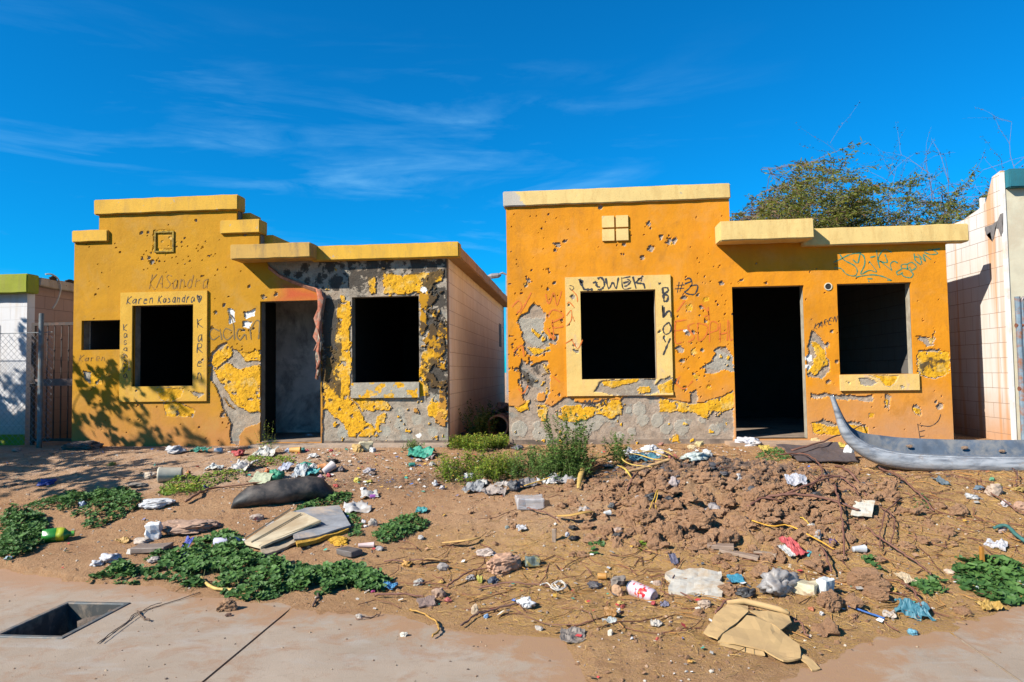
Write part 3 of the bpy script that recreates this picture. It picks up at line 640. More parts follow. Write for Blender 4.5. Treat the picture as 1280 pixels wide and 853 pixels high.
FONT = {
 'A': [[(0, 0), (.45, 1), (.9, 0)], [(.2, .4), (.75, .4)]], 'B': [[(.1, 0), (.1, 1), (.6, .95), (.7, .75), (.15, .55), (.8, .35), (.7, .05), (.1, 0)]],
 'C': [[(.9, .85), (.5, 1), (.1, .6), (.15, .2), (.5, 0), (.9, .15)]], 'D': [[(.1, 0), (.1, 1), (.6, .9), (.85, .5), (.6, .1), (.1, 0)]],
 'E': [[(.85, 1), (.1, 1), (.1, 0), (.85, 0)], [(.1, .5), (.7, .52)]], 'H': [[(.1, 0), (.1, 1)], [(.8, 0), (.8, 1)], [(.1, .5), (.8, .5)]],
 'I': [[(.3, 0), (.3, 1)]], 'K': [[(.1, 0), (.1, 1)], [(.85, 1), (.12, .45), (.9, 0)]], 'L': [[(.1, 1), (.12, .05), (.9, 0)]], 'M': [[(0, 0), (.1, 1), (.45, .3), (.8, 1), (.95, 0)]],
 'N': [[(.1, 0), (.1, 1), (.8, 0), (.8, 1)]], 'O': [[(.5, 1), (.1, .7), (.1, .3), (.5, 0), (.88, .3), (.88, .7), (.5, 1)]], 'R': [[(.1, 0), (.1, 1), (.7, .9), (.7, .6), (.12, .5), (.85, 0)]],
 'S': [[(.85, .9), (.4, 1), (.12, .75), (.5, .5), (.85, .25), (.5, 0), (.1, .12)]], 'W': [[(0, 1), (.2, 0), (.5, .8), (.75, 0), (1, 1)]], 'Y': [[(0, 1), (.45, .5)], [(.95, 1), (.3, 0)]], '#': [[(.3, 0), (.4, 1)], [(.65, 0), (.75, 1)], [(.05, .35), (.95, .35)], [(.1, .7), (1, .7)]],
 'a': [[(.75, .55), (.4, .6), (.12, .3), (.3, 0), (.7, .2), (.75, .6), (.8, 0)]], 'r': [[(.15, 0), (.15, .6)], [(.15, .4), (.4, .6), (.7, .55)]], 'e': [[(.15, .3), (.7, .35), (.5, .6), (.15, .45), (.2, .05), (.7, .08)]],
 'n': [[(.15, 0), (.15, .6)], [(.15, .45), (.45, .6), (.65, .4), (.7, 0)]], 's': [[(.65, .55), (.3, .6), (.2, .4), (.6, .25), (.5, .02), (.12, .05)]], 'd': [[(.7, 1), (.72, 0)], [(.7, .5), (.35, .6), (.12, .3), (.35, 0), (.7, .15)]], '.': [[(.3, .3), (.42, .32)]], 'i': [[(.3, 0), (.3, .6)]],
 '\u2665': [[(.5, .1), (.15, .6), (.3, .85), (.5, .65), (.7, .85), (.88, .6), (.5, .1)], [(.3, .6), (.7, .6)], [(.4, .4), (.6, .45)]], '2': [[(.1, .8), (.45, 1), (.75, .7), (.1, 0), (.9, .05)]],
}
def write(a, s, px, py, hpx, adv, w, Y, slant=0, rise=0, down=None, jit=.085, mi=0):
    """hand-written letters, given where the line stands on the wall"""
    for k, ch in enumerate(s):
        for st in FONT.get(ch, []):
            pts = []
            for u, v in st:
                u += rnd.uniform(-jit, jit); v += rnd.uniform(-jit, jit)
                if down: X_ = px + u*down + v*slant; Y_ = py + k*adv - v*hpx
                else: X_ = px + k*adv + u*adv*.85 + v*slant; Y_ = py + k*rise - v*hpx
                pts.append(onY(X_, Y_, Y))
            stroke(a, smooth(pts, 3), w, Y, mi)
def lines(a, L, w, Y, mi=0):
    for s in L: stroke(a, smooth([onY(p[0], p[1], Y) for p in s], 5), w, Y, mi)
INK = M((.035, .035, .04), .7, .3, 30, 0); FAINT = M((.34, .165, .02), .8, .3, 30, 0); REDP = M((.74, .17, .012), .7, .3, 30, 0); GREEN = M((.04, .26, .16), .7, .3, 30, 0); GREYP = M((.20, .13, .045), .8, .4, 30, 0)

def window_frame(parent, o, i, field, mat, prot=.032, label=None):
    f = skin('window_frame', parent, [o], [i], D-prot, prot+.02, .014, [mat], field)
    if label: f['label'] = label
    return f
def block_side(name, parent, mat, x0, x1, y0, y1, z0, z1):
    a = Acc(); a.box(x0, x1, y0, y1, z0, z1); return a.obj(name, mat, parent)

def left_house():
    t = thing('house', (-4.6, D, .5), 'ruined ochre house with a stepped parapet and bare grey plaster with yellow foam patches', 'house', 'abandoned one-storey houses')
    keep = [(LX0, -6.995, .45, 3.50), (-6.995, -4.87, .45, 3.90), (-4.87, -4.53, .45, 3.55), (-4.53, LX1, .45, 3.20)]
    door = (-4.512, -3.615, .55, 2.565); w1 = (-6.44, -5.505, 1.365, 2.545); w0 = (-7.25, -6.645, 1.91, 2.345); w2 = (-3.165, -2.195, 1.38, 2.595)
    holes = [door, w0, w1, w2]
    skin('front_wall', t, keep, holes, D, .05, .0125, [FL], front_left)
    a = Acc(); wallboxes(a, keep, holes, D+.045, D+.17); a.obj('wall_core', CORE, t)
    sm = blockmat('painted block side', 'y', (1.12, 1.04, .90), (.58, .45, .34), (.60, .33, .16))
    block_side('side_wall', t, sm, LX1-.14, LX1, D+.17, 16.9, .45, 3.13)
    block_side('side_wall', t, blockmat('painted block left', 'y', (.6, .5, .4), (.3, .2, .15)), LX0, LX0+.14, D+.17, 16.9, .45, 3.13)
    block_side('rear_wall', t, CORE, LX0, LX1, 16.9, 17.04, .45, 3.13)
    # rooms: near-black lining, the indoor darkness painted into its colour
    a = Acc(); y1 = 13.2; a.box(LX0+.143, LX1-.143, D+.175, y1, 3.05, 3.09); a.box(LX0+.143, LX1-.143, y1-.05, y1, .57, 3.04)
    a.box(LX0+.143, LX0+.16, D+.175, y1-.05, .57, 3.04); a.box(LX1-.16, LX1-.143, D+.175, y1-.05, .57, 3.04); a.box(-5.0, -4.9, D+.175, y1-.05, .57, 3.04); a.obj('shaded_interior', INNER_SHADE, t)
    a = Acc(); a.box(-4.89, -3.50, 10.75, 10.87, .57, 3.04); a.obj('partition', M((.75, .68, .62), .9, .45, 2.5, .5, .006, stain=(.20, .18, .17)), t); a = Acc(); a.box(-3.50, -3.38, D+.3, 13.1, .57, 3.04); a.obj('partition', INNER_SHADE, t)  # second partition coloured near-black to stand for the unlit room
    a = Acc(); a.box(LX0, LX1, D+.02, 16.9, .40, .565); a.obj('floor', FLOOR, t)
    a = Acc(); a.box(-4.54, -1.75, D-.30, D-.003, .40, .535); a.obj('step', M((.42, .32, .24), .9, .25, 6, .6, .01), t)
    # roof, parapet caps, canopy and fascia
    rm = capmat('roof edge', (.52, .33, .16), (.33, .20, .10))
    plaster_box('roof', (LX0+.0, LX1+.19, D+.09, 17.1, 3.13, 3.30), rm, t, .012, .012, .3)
    a = Acc(); a.box(-4.54, -4.40, D+.17, 10.3, 3.14, 3.56); a.box(-4.885, -4.745, D+.17, 9.9, 3.56, 3.90); a.box(LX0, LX0+.14, D+.17, 16.9, 3.13, 3.45); a.box(-6.99, -4.9, D+.12, D+.17, 3.14, 3.89); a.obj('parapet_return', CAPL, t)
    plaster_box('parapet_cap', (-7.045, -4.83, D-.05, D+.19, 3.903, 4.125), CAPL, t)
    plaster_box('parapet_cap', (LX0-.015, -6.83, D-.045, D+.19, 3.503, 3.68), CAPL, t)
    plaster_box('parapet_cap', (-5.105, -4.50, D-.045, D+.20, 3.555, 3.755), CAPL, t)
    plaster_box('fascia', (-3.72, LX1+.20, D-.10, D+.085, 3.112, 3.322), CAPL, t)
    plaster_box('canopy', (-4.79, -3.63, D-.34, D-.006, 3.125, 3.335), CANL, t)
    # ornament, frame and sill
    a = Acc(); x0, x1, z0, z1 = -6.12, -5.82, 3.32, 3.63
    for b in ((x0, x1, z0, z0+.022), (x0, x1, z1-.022, z1), (x0, x0+.022, z0+.023, z1-.023), (x1-.022, x1, z0+.023, z1-.023)): a.box(b[0], b[1], D-.02, D+.01, b[2], b[3])
    a.obj('ornament', M((.40, .26, .03), .9, .5, 30, .6, stain=(.12, .08, .02)), t)
    def ff(x, z):
        poly, disc = painter(x, z, 500, .02); p = np.full(x.shape, 3.0)
        for q in ([(196, 485), (232, 485), (228, 495), (214, 503), (202, 500)], [(155, 440), (162, 446), (163, 460), (156, 470)], [(238, 488), (258, 492), (250, 498)]): p = np.minimum(p, -poly(q))
        p = chips(x, z, [(*onY(*q), .014) for q in ((157, 460), (158, 474), (163, 462), (246, 352), (255, 450), (172, 489), (250, 405))], p)
        g = np.maximum(poly([(196, 485), (232, 485), (228, 495), (214, 503), (202, 500)]), poly([(155, 440), (162, 446), (163, 460), (156, 470)]))
        p, g = cl01(p), cl01(g); o = x*0; return p, g, o, o, o, o, relief(x, z, p, g, 520, .015)
    f = window_frame(t, (-6.625, -5.295, 1.145, 2.74), w1, ff, TRL)
    Y = D-.034; G_ = lambda par, mt, fn, *q, **k: (lambda a: (fn(a, *q, **k), a.obj('lettering', mt, par)))(Acc()); G_(f, INK, write, 'Karen', 158, 380, 10, 7.0, .012, Y, 1.5, -.3); G_(f, INK, write, 'Kasandra', 197, 379, 10, 5.9, .012, Y, 1.5, -.2); G_(f, INK, write, '\u2665', 245, 379, 11, 9, .02, Y)
    G_(f, INK, write, 'KaRen', 246, 410, 12, 16, .012, Y, 0, 0, down=8); G_(f, INK, write, 'Kasandra', 154, 414, 8, 8.4, .010, Y, 0, 0, down=6)
    G_(t, FAINT, write, 'KASandra', 186, 361, 17, 9.4, .014, D-.003, 3, -.2); G_(t, FAINT, write, 'Karen', 98, 452, 8, 7, .01, D-.003, 2, -.3)
    a = Acc(); lines(a, [[(274, 414), (266, 411), (262, 418), (266, 425), (274, 420)], [(275, 411), (277, 425)], [(290, 414), (282, 411), (279, 419), (284, 425), (291, 419)], [(284, 390), (289, 396), (292, 408), (293, 425)], [(304, 412), (298, 412), (296, 420), (300, 425), (306, 418), (308, 425)], [(312, 408), (314, 425)], [(313, 414), (319, 402), (324, 402), (324, 412), (323, 424)]], .017, D-.003); a.obj('lettering', GREYP, t)
    def fs(x, z):
        poly, disc = painter(x, z, 600, .02); n = fbm(x*12, z*12, 611, 4, .6); o = x*0
        p = o; g = cl01((n-.12)*8); return p, g, o, o, o+.8, o, .002*n
    skin('sill', t, [(-3.165, -2.19, 1.165, 1.378)], [], D-.03, .05, .014, [FL], fs)
    # torn plaster hanging over the door post
    a = Acc(); pts = [onY(*q, D) for q in ((400, 362), (404, 375), (403, 395), (400, 415), (402, 432), (399, 448), (401, 462), (399, 474))]
    for k in range(6):
        V = []; sh = rnd.uniform(-.045, .05); lim = rnd.uniform(.45, 1.0) if k > 1 else 1
        for j, (x, z) in enumerate(pts):
            w = (.05, .07, .04, .06, .03, .05, .02, .006)[j]; z = pts[0][1] + (z-pts[0][1])*lim
            for s in (-1, -.4, .3, 1): V.append((x + sh*(.3+.7*j/7) + s*w/2 + rnd.uniform(-.022, .022), D-.010-.012*k - .03*rnd.random()*(1-abs(s)), z + rnd.uniform(-.015, .015)))
        Q = [(j*4+i, j*4+i+1, j*4+i+5, j*4+i+4) for j in range(7) for i in range(3)]; a.add(V, Q, mi=(0, 1, 0, 0, 1, 0)[k])
    bmq = a.obj('torn_plaster', [M((.42, .13, .07), .9, .5, 20, .8, .01, stain=(.30, .22, .17)), M((.33, .28, .22), .9, .5, 20, .6, stain=(.10, .08, .06))], t, True)
    md = bmq.modifiers.new('s', 'SOLIDIFY'); md.thickness = .006
    a = Acc(); V = []   # the loose strip along the diagonal break
    P = [onY(*q) for q in ((336, 334), (350, 345), (366, 352), (382, 358), (396, 363), (403, 368))]
    for j, (x, z) in enumerate(P): V += [(x, D-.004, z+.03), (x+.01, D-.035, z+.005), (x-.005, D-.006, z-.03)]
    a.add(V, [(j*3+i, j*3+i+1, j*3+i+4, j*3+i+3) for j in range(5) for i in range(2)]); a.obj('torn_plaster', M((.45, .2, .12), .9, .5, 20, .6), t)
    a = Acc(); a.box(LX1-.01, LX1+.008, 15.9, 16.35, 2.1, 2.65); a.obj('window', M((.05, .045, .04), .7, .3, 9), t)
left_house()

def right_house():
    t = thing('house', (2.0, D, .5), 'ruined orange house with a square front, LOWER sprayed on its pale yellow window frame', 'house', 'abandoned one-storey houses')
    keep = [(RX0, 2.10, .45, 3.80), (2.10, RX1, .45, 3.20)]
    door = (2.105, 3.04, .565, 2.605); w1 = (.07, 1.085, 1.385, 2.595); w2 = (3.465, 4.405, 1.405, 2.61); holes = [door, w1, w2]
    skin('front_wall', t, keep, holes, D, .05, .0125, [FR], front_right)
    a = Acc(); wallboxes(a, keep, holes, D+.045, D+.17); a.obj('wall_core', M((.42, .37, .28), .9, .2, 9, .5, .006, stain=(.3, .25, .18)), t)
    sm = blockmat('orange block side', 'y', (.68, .36, .14), (.3, .2, .1))
    for x in (RX0, RX1-.14): block_side('side_wall', t, sm, x, x+.14, D+.17, 16.6, .45, 3.13)
    block_side('rear_wall', t, CORE, RX0, RX1, 16.6, 16.74, .45, 3.13)
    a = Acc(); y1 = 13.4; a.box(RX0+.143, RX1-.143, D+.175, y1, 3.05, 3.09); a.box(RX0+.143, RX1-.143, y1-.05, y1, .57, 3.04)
    a.box(RX0+.143, RX0+.16, D+.175, y1-.05, .57, 3.04); a.obj('shaded_interior', INNER_SHADE, t)  # room lining painted near-black in place of indoor shade
    a = Acc(); a.box(RX1-.165, RX1-.143, D+.175, y1-.05, .57, 3.04)
    a.obj('partition', [blockmat('shade-darkened blockwork', 'y', (.14, .13, .12), (.05, .04, .04), (.05, .04, .03))], t)  # blocks coloured darker to imitate the unlit room
    a = Acc(); a.box(RX0, RX1, D+.02, 16.6, .40, .565); a.obj('floor', FLOOR, t)
    a = Acc(); a.box(1.95, 3.25, D-.34, D-.003, .40, .545); a.obj('step', M((.44, .30, .20), .9, .25, 6, .6, .01), t)
    plaster_box('roof', (RX0+.12, RX1+.16, D+.09, 16.8, 3.14, 3.31), CAPR, t, .012, .01, .3)
    a = Acc(); a.box(RX0, RX0+.14, D+.17, 11.2, 3.13, 3.80); a.box(1.96, 2.095, D+.17, 11.2, 3.3, 3.80); a.box(RX0+.14, 1.96, D+.12, D+.17, 3.14, 3.79); a.obj('parapet_return', blockmat('parapet side', 'y', (.68, .34, .1), (.3, .2, .1)), t)
    plaster_box('parapet_cap', (RX0-.035, 2.115, D-.045, D+.19, 3.803, 4.012), capmat('pale cap with bare corner', (.80, .57, .21), (.60, .38, .12), -.74), t)
    plaster_box('fascia', (3.02, 5.10, D-.10, D+.085, 3.115, 3.345), CAPR, t)
    plaster_box('canopy', (1.90, 3.085, D-.34, D-.006, 3.175, 3.43), CAPR, t)
    a = Acc()
    for x in (.385, .575):
        for z in (3.28, 3.465):
            bm = None; a.box(x, x+.165, D-.028, D+.004, z, z+.160)
    a.obj('ornament', CAPR, t)
    def ff(x, z):
        poly, disc = painter(x, z, 700, .02); p = np.full(x.shape, 3.0)
        for q in ([(748, 477), (783, 474), (800, 474), (820, 474), (819, 480), (838, 470), (842, 484), (842, 488), (822, 490), (790, 496), (762, 494), (742, 490)],): p = np.minimum(p, -poly(q, rough=1.3) + .8*fbm(x*16, z*16, 712, 3))
        for q in ([(820, 480), (841, 472), (841, 492), (822, 492)],): p = np.minimum(p, -poly(q))
        p = chips(x, z, [(*onY(*q), r) for q, r in (((716, 372), .035), (712, 382), ) if False] + [(*onY(*q), r) for q, r in (((716, 372), .03), ((712, 382), .015), ((718, 432), .02), ((722, 440), .02), ((825, 415), .02), ((830, 422), .018), ((718, 438), .014), ((712, 407), .01))], p)
        g = np.full(x.shape, -3.0)
        for q in ([(752, 477), (790, 474), (800, 474), (796, 479), (766, 485), (755, 482)], [(822, 482), (841, 474), (841, 492), (824, 492)], [(796, 486), (812, 482), (812, 490), (798, 492)]): g = np.maximum(g, poly(q))
        p, g = cl01(p), cl01(g); o = x*0; return p, g, o, o, o, o, relief(x, z, p, g, 720, .018)
    f = window_frame(t, (-.135, 1.29, 1.16, 2.79), w1, ff, TRR)
    Y = D-.034; GR = []
    for s, w in (([(724, 349), (729, 360), (731, 362), (741, 362)], .036), ([(726, 350), (728, 354)], .04), ([(747, 349), (751, 347), (755, 352), (755, 358), (751, 362), (747, 362)], .026), ([(741, 354), (745, 353), (746, 358), (750, 359)], .03),
                 ([(757, 348), (761, 361), (766, 353), (770, 361), (773, 347)], .022), ([(777, 347), (779, 361), (789, 360)], .016), ([(778, 348), (788, 346)], .016), ([(779, 354), (786, 352)], .024), ([(784, 349), (788, 352), (784, 357), (780, 358)], .018),
                 ([(791, 346), (795, 361)], .024), ([(804, 345), (797, 351), (796, 354), (804, 355), (806, 361)], .024), ([(797, 349), (802, 348), (801, 352)], .02),
                 ([(828, 360), (829, 368), (830, 377)], .030), ([(828, 360), (834, 360), (835, 364), (830, 367)], .022), ([(830, 368), (835, 370), (834, 376), (830, 377)], .024), ([(823, 355), (826, 354)], .03), ([(828, 382), (829, 397), (834, 390), (838, 390), (839, 397)], .022), ([(829, 384), (830, 396)], .03),
                 ([(836, 403), (830, 408), (829, 414), (832, 418), (837, 416), (839, 410), (836, 403)], .020), ([(829, 422), (832, 428)], .022), ([(838, 423), (834, 432), (829, 444)], .026), ([(712, 357), (716, 358), (717, 361), (714, 363), (712, 360)], .01)):
        GR.append((s, w))
    for lo, hi in ((0, 14), (14, 21), (21, 22)):
        a = Acc(); [lines(a, [s], w, Y) for s, w in GR[lo:hi]]; a.obj('lettering', INK, f)
    a = Acc(); lines(a, [[(709, 380), (712, 378), (718, 385)], [(714, 362), (721, 370), (722, 378)], [(708, 395), (714, 388), (714, 400), (708, 408)], [(716, 396), (718, 402)], [(706, 430), (716, 424)], [(714, 424), (722, 436), (728, 425)]], .012, Y); a.obj('lettering', REDP, f)
    a = Acc(); write(a, '#', 842, 366, 13, 14, .011, D-.003, 2, -.2)
    lines(a, [[(856, 350), (862, 348), (865, 355), (860, 362), (856, 366), (868, 368), (872, 357), (862, 358)], [(856, 355), (864, 352)]], .018, D-.003)
    a.obj('lettering', INK, t); a = Acc(); write(a, 'KAREN', 1017, 412, 8, 6, .009, D-.003, 2, -2.2); a.obj('lettering', INK, t); a = Acc(); write(a, 'MEN', 728, 508, 8, 11, .016, D-.003, 2, -.5); a.obj('lettering', INK, t); a = Acc()
    lines(a, [[(1147, 530), (1150, 548)], [(1147, 531), (1162, 533), (1172, 527), (1176, 518)], [(1149, 540), (1156, 538)], [(1150, 546), (1156, 545)], [(1026, 462), (1030, 452)]], .008, D-.003); a.obj('lettering', INK, t)
    a = Acc(); lines(a, [[(640, 384), (648, 376), (652, 384), (646, 392)], [(650, 392), (660, 374), (664, 366)], [(682, 368), (686, 380), (692, 366), (696, 382), (702, 364)], [(684, 398), (690, 388), (700, 390), (704, 396), (690, 404), (694, 410), (704, 408)], [(684, 410), (692, 425), (690, 400)], [(642, 440), (652, 432), (655, 446)], [(690, 470), (700, 478)], [(660, 482), (654, 492), (648, 486)],
        [(844, 402), (844, 428), (852, 428)], [(844, 402), (858, 400)], [(844, 414), (854, 412)], [(868, 404), (860, 408), (864, 416), (868, 422), (860, 428)], [(872, 404), (873, 426), (882, 420), (884, 408), (872, 404)], [(887, 428), (888, 404), (896, 404), (897, 412), (888, 416)], [(900, 428), (900, 404)], [(900, 418), (908, 416)], [(909, 426), (910, 400)], [(912, 402), (912, 424), (916, 424)],
        [(846, 390), (856, 376)], [(876, 380), (886, 392), (880, 396)], [(885, 384), (886, 400)], [(850, 470), (846, 480), (856, 486), (866, 476)]], .017, D-.003); a.obj('lettering', REDP, t)
    q = lambda L: [[(1030+u*160/1137, 300+v*160/1137) for u, v in s] for s in L]
    a = Acc(); lines(a, q([[(85, 200), (150, 170), (230, 130), (330, 115)], [(135, 120), (180, 180), (270, 230), (295, 280), (270, 320), (200, 305), (150, 255), (90, 250)], [(255, 175), (300, 205), (320, 130), (355, 150), (360, 220), (325, 305), (400, 270), (455, 285), (460, 268), (400, 190)], [(410, 155), (455, 145)],
        [(465, 90), (480, 190), (495, 250)], [(600, 110), (530, 90), (480, 175), (560, 200), (540, 130)], [(500, 190), (605, 275)], [(655, 205), (620, 190), (590, 215), (600, 265)], [(280, 330), (420, 310), (520, 325), (600, 360), (560, 355)], [(385, 345), (430, 345)], [(395, 360), (400, 375)],
        [(690, 260), (645, 285), (660, 312), (700, 290)], [(740, 215), (690, 220), (690, 250), (740, 260), (790, 300), (770, 335), (710, 325), (690, 300)], [(745, 260), (740, 220), (780, 200), (820, 240), (780, 270), (760, 240)], [(800, 120), (810, 180), (860, 220)], [(805, 150), (850, 160), (870, 215)], [(830, 125), (900, 190), (880, 130), (950, 175)], [(890, 100), (960, 90), (1010, 120), (950, 130), (890, 110)], [(960, 90), (1030, 80)]]), .014, D-.003); a.obj('lettering', GREEN, t)
    def fs(x, z):
        poly, disc = painter(x, z, 800, .02); p = np.full(x.shape, 3.0); g = p*0-3; o = x*0
        for s in ([(1085, 469), (1106, 470), (1122, 469), (1118, 478), (1112, 484), (1104, 482), (1098, 474)], [(1072, 474), (1084, 473), (1096, 477), (1088, 482), (1074, 482)], [(1056, 477), (1062, 477), (1060, 481)], [(1124, 482), (1129, 483), (1126, 487)]): p = np.minimum(p, -poly(s))
        for s in ([(1085, 469), (1106, 470), (1122, 469), (1118, 478), (1112, 484), (1104, 482), (1098, 474)],): g = np.maximum(g, poly(s))
        p, g = cl01(p), cl01(g); return p, g, o, o, o, o, relief(x, z, p, g, 820, .012)
    skin('sill', t, [(3.455, 4.445, 1.192, 1.402)], [], D-.035, .055, .013, [TRR], fs)
    X_, Z_ = onY(1035, 358.5); a = Acc(); th = np.linspace(0, 2*math.pi, 17)[:-1]
    V = []
    for r, y in ((.052, D+.004), (.052, D-.012), (.040, D-.012), (.040, D-.001)): V += [(X_ + r*math.cos(u), y, Z_ + r*math.sin(u)) for u in th]
    a.add(V, [(i*16+k, i*16+(k+1) % 16, (i+1)*16+(k+1) % 16, (i+1)*16+k) for i in range(3) for k in range(16)]); a.add([(X_ + .041*math.cos(u), D-.004, Z_ + .041*math.sin(u)) for u in th], T=[(0, k+1, k) for k in range(1, 15)], mi=1)
    a.obj('vent_pipe', [M((.7, .62, .45), .8, .2, 20), INNER_SHADE], t)  # near-black disc paints the shade inside the pipe
right_house()

# ------------------------------------------------------------------ neighbours
def neighbours():
    x1 = -8.335; t = thing('house', (-9.5, 9.65, .5), 'white block house with a lime green band along its roof, behind the chain-link fence', 'house')
    Y = 9.65; wm = blockmat('white painted front', 'x', (.74, .74, .76), (.70, .70, .72), (.5, .42, .34), var=.05)
    a = Acc(); a.box(-8.8, x1, Y, Y+.15, .45, 2.93); a.box(-14, -9.9, Y, Y+.15, .45, 2.93); a.box(-9.9, -8.8, Y, Y+.15, .45, 1.2); a.box(-9.9, -8.8, Y, Y+.15, 2.35, 2.93); a.obj('front_wall', wm, t)
    block_side('side_wall', t, blockmat('pinkish block side', 'y', (.40, .27, .23), (.22, .14, .11)), x1-.14, x1-.001, Y+.15, 17, .45, 2.93)
    gm = capmat('lime green band', (.30, .34, .012), (.25, .25, .04)); plaster_box('roof_band', (-14, x1+.10, Y-.13, Y+.12, 2.80, 3.09), gm, t)
    a = Acc(); a.box(-14, x1+.003, Y-.012, Y+.001, .45, .66); a.obj('plinth', gm, t)
    plaster_box('roof', (-14, x1+.12, Y+.122, 17, 2.93, 3.06), capmat('roof side', (.50, .42, .33), (.3, .22, .15)), t, .01, .02, .3)
    a = Acc(); fm = M((.22, .03, .03), .6, .2, 9)
    a.box(-9.89, -8.81, Y+.06, Y+.09, 1.21, 2.34); a.obj('window', M((.02, .05, .05), .2, .2, 4, 0), t)
    a = Acc()
    for b in ((-9.9, -8.8, 1.2, 1.25), (-9.9, -8.8, 2.3, 2.35), (-9.9, -9.85, 1.25, 2.3), (-8.85, -8.8, 1.25, 2.3)): a.box(b[0], b[1], Y-.03, Y+.03, b[2], b[3])
    for k in range(8): a.box(-9.78+k*.12, -9.765+k*.12, Y-.02, Y-.005, 1.25, 2.3)
    a.obj('window_grille', fm, t)
    # holes torn in the roof edge and a loose cable over it
    for q, r in (((65, 348), .055), ((88, 354), .075)):
        x, z = x1+.10, 0; yy = (x)*1.0/(ray(*q)[0]/ray(*q)[1]); z = H + ray(*q)[2]*yy/ray(*q)[1]
        a = Acc()
        for k in range(9): a.box(x-.005, x+.012+.008*rnd.random(), yy-r*1.6+rnd.random()*r*2, yy+rnd.random()*r*2, z-r*rnd.random(), z+r*rnd.random()*.8)
        a.obj('torn_roof_edge', M((.03, .025, .02), .95, .3, 20), t)
    c = Acc(); xx = x1+.14
    def on(px, py): d = ray(px, py); k = xx/d[0]; return (xx, d[1]*k, H + d[2]*k)
    c.tube(smooth([on(*q) for q in ((57, 343), (64, 343), (71, 347), (75, 354), (76, 362), (72, 376), (66, 386))], 5), .012, 5); c.obj('cable', M((.55, .5, .42), .6), t)
    # right hand neighbour
    xw = 5.585; t = thing('house', (8, 9.4, .5), 'cream house with a teal cap, rust streaks running down its white block side wall', 'house')
    wm = blockmat('rusty white blocks', 'y', (.72, .68, .63), (.38, .24, .16), (.58, .27, .10), rust=True, zlow=.45, var=.06)
    a = Acc(); prof = [(9.42, .45), (17, .45), (17, 3.62), (10.3, 3.60), (9.95, 3.66), (9.76, 3.72), (9.66, 3.9), (9.60, 4.02), (9.42, 4.05)]
    n = len(prof); V = [(xw, y, z) for y, z in prof] + [(xw+.15, y, z) for y, z in prof]
    bm = bmesh.new(); vs = [bm.verts.new(v) for v in V]; bm.faces.new(vs[:n]); bm.faces.new(vs[n:][::-1])
    for i in range(n): bm.faces.new((vs[i], vs[n+i], vs[n+(i+1) % n], vs[(i+1) % n]))
    bmobj('side_wall', bm, wm, t)
    a = Acc(); a.box(xw+.002, 11, 9.40, 9.55, .45, 3.80); a.obj('front_wall', M((.66, .60, .44), .9, .12, 5, .4, stain=(.58, .5, .36)), t)
    a = Acc(); a.box(xw-.004, xw+.03, 9.385, 9.44, .45, 4.02); a.obj('corner_strip', M((.82, .80, .78), .9, .1, 6, .3, stain=(.75, .62, .5)), t)
    plaster_box('parapet_cap', (xw+.04, 11, 9.30, 9.60, 3.80, 4.04), capmat('teal cap', (.01, .17, .23), (.02, .12, .14)), t)
    # grey patch of tar on top of the wall
    a = Acc(); X0 = xw-.006; r = random.Random(2)
    def onx(px, py): d = ray(px, py); k = X0/d[0]; return (X0, d[1]*k, H + d[2]*k)
    P = [onx(*q) for q in ((1231, 284), (1240, 281), (1247, 276), (1250, 268), (1254, 266), (1253, 280), (1254, 290), (1251, 296), (1248, 286), (1244, 285), (1242, 298), (1240, 302), (1238, 290), (1233, 294), (1231, 288))]
    bm = bmesh.new(); bm.faces.new([bm.verts.new(p) for p in P]); bmesh.ops.triangulate(bm, faces=bm.faces[:]); bmobj('tar_patch', bm, M((.20, .18, .17), .9, .3, 20, .5), t)
    bm = bmesh.new(); q = onx(1224, 285); box(bm, xw+.04, xw+.09, q[1], q[1]+.05, 3.55, 3.82); bmobj('pipe_stub', bm, M((.75, .73, .7), .7, .1, 9), t)
neighbours()

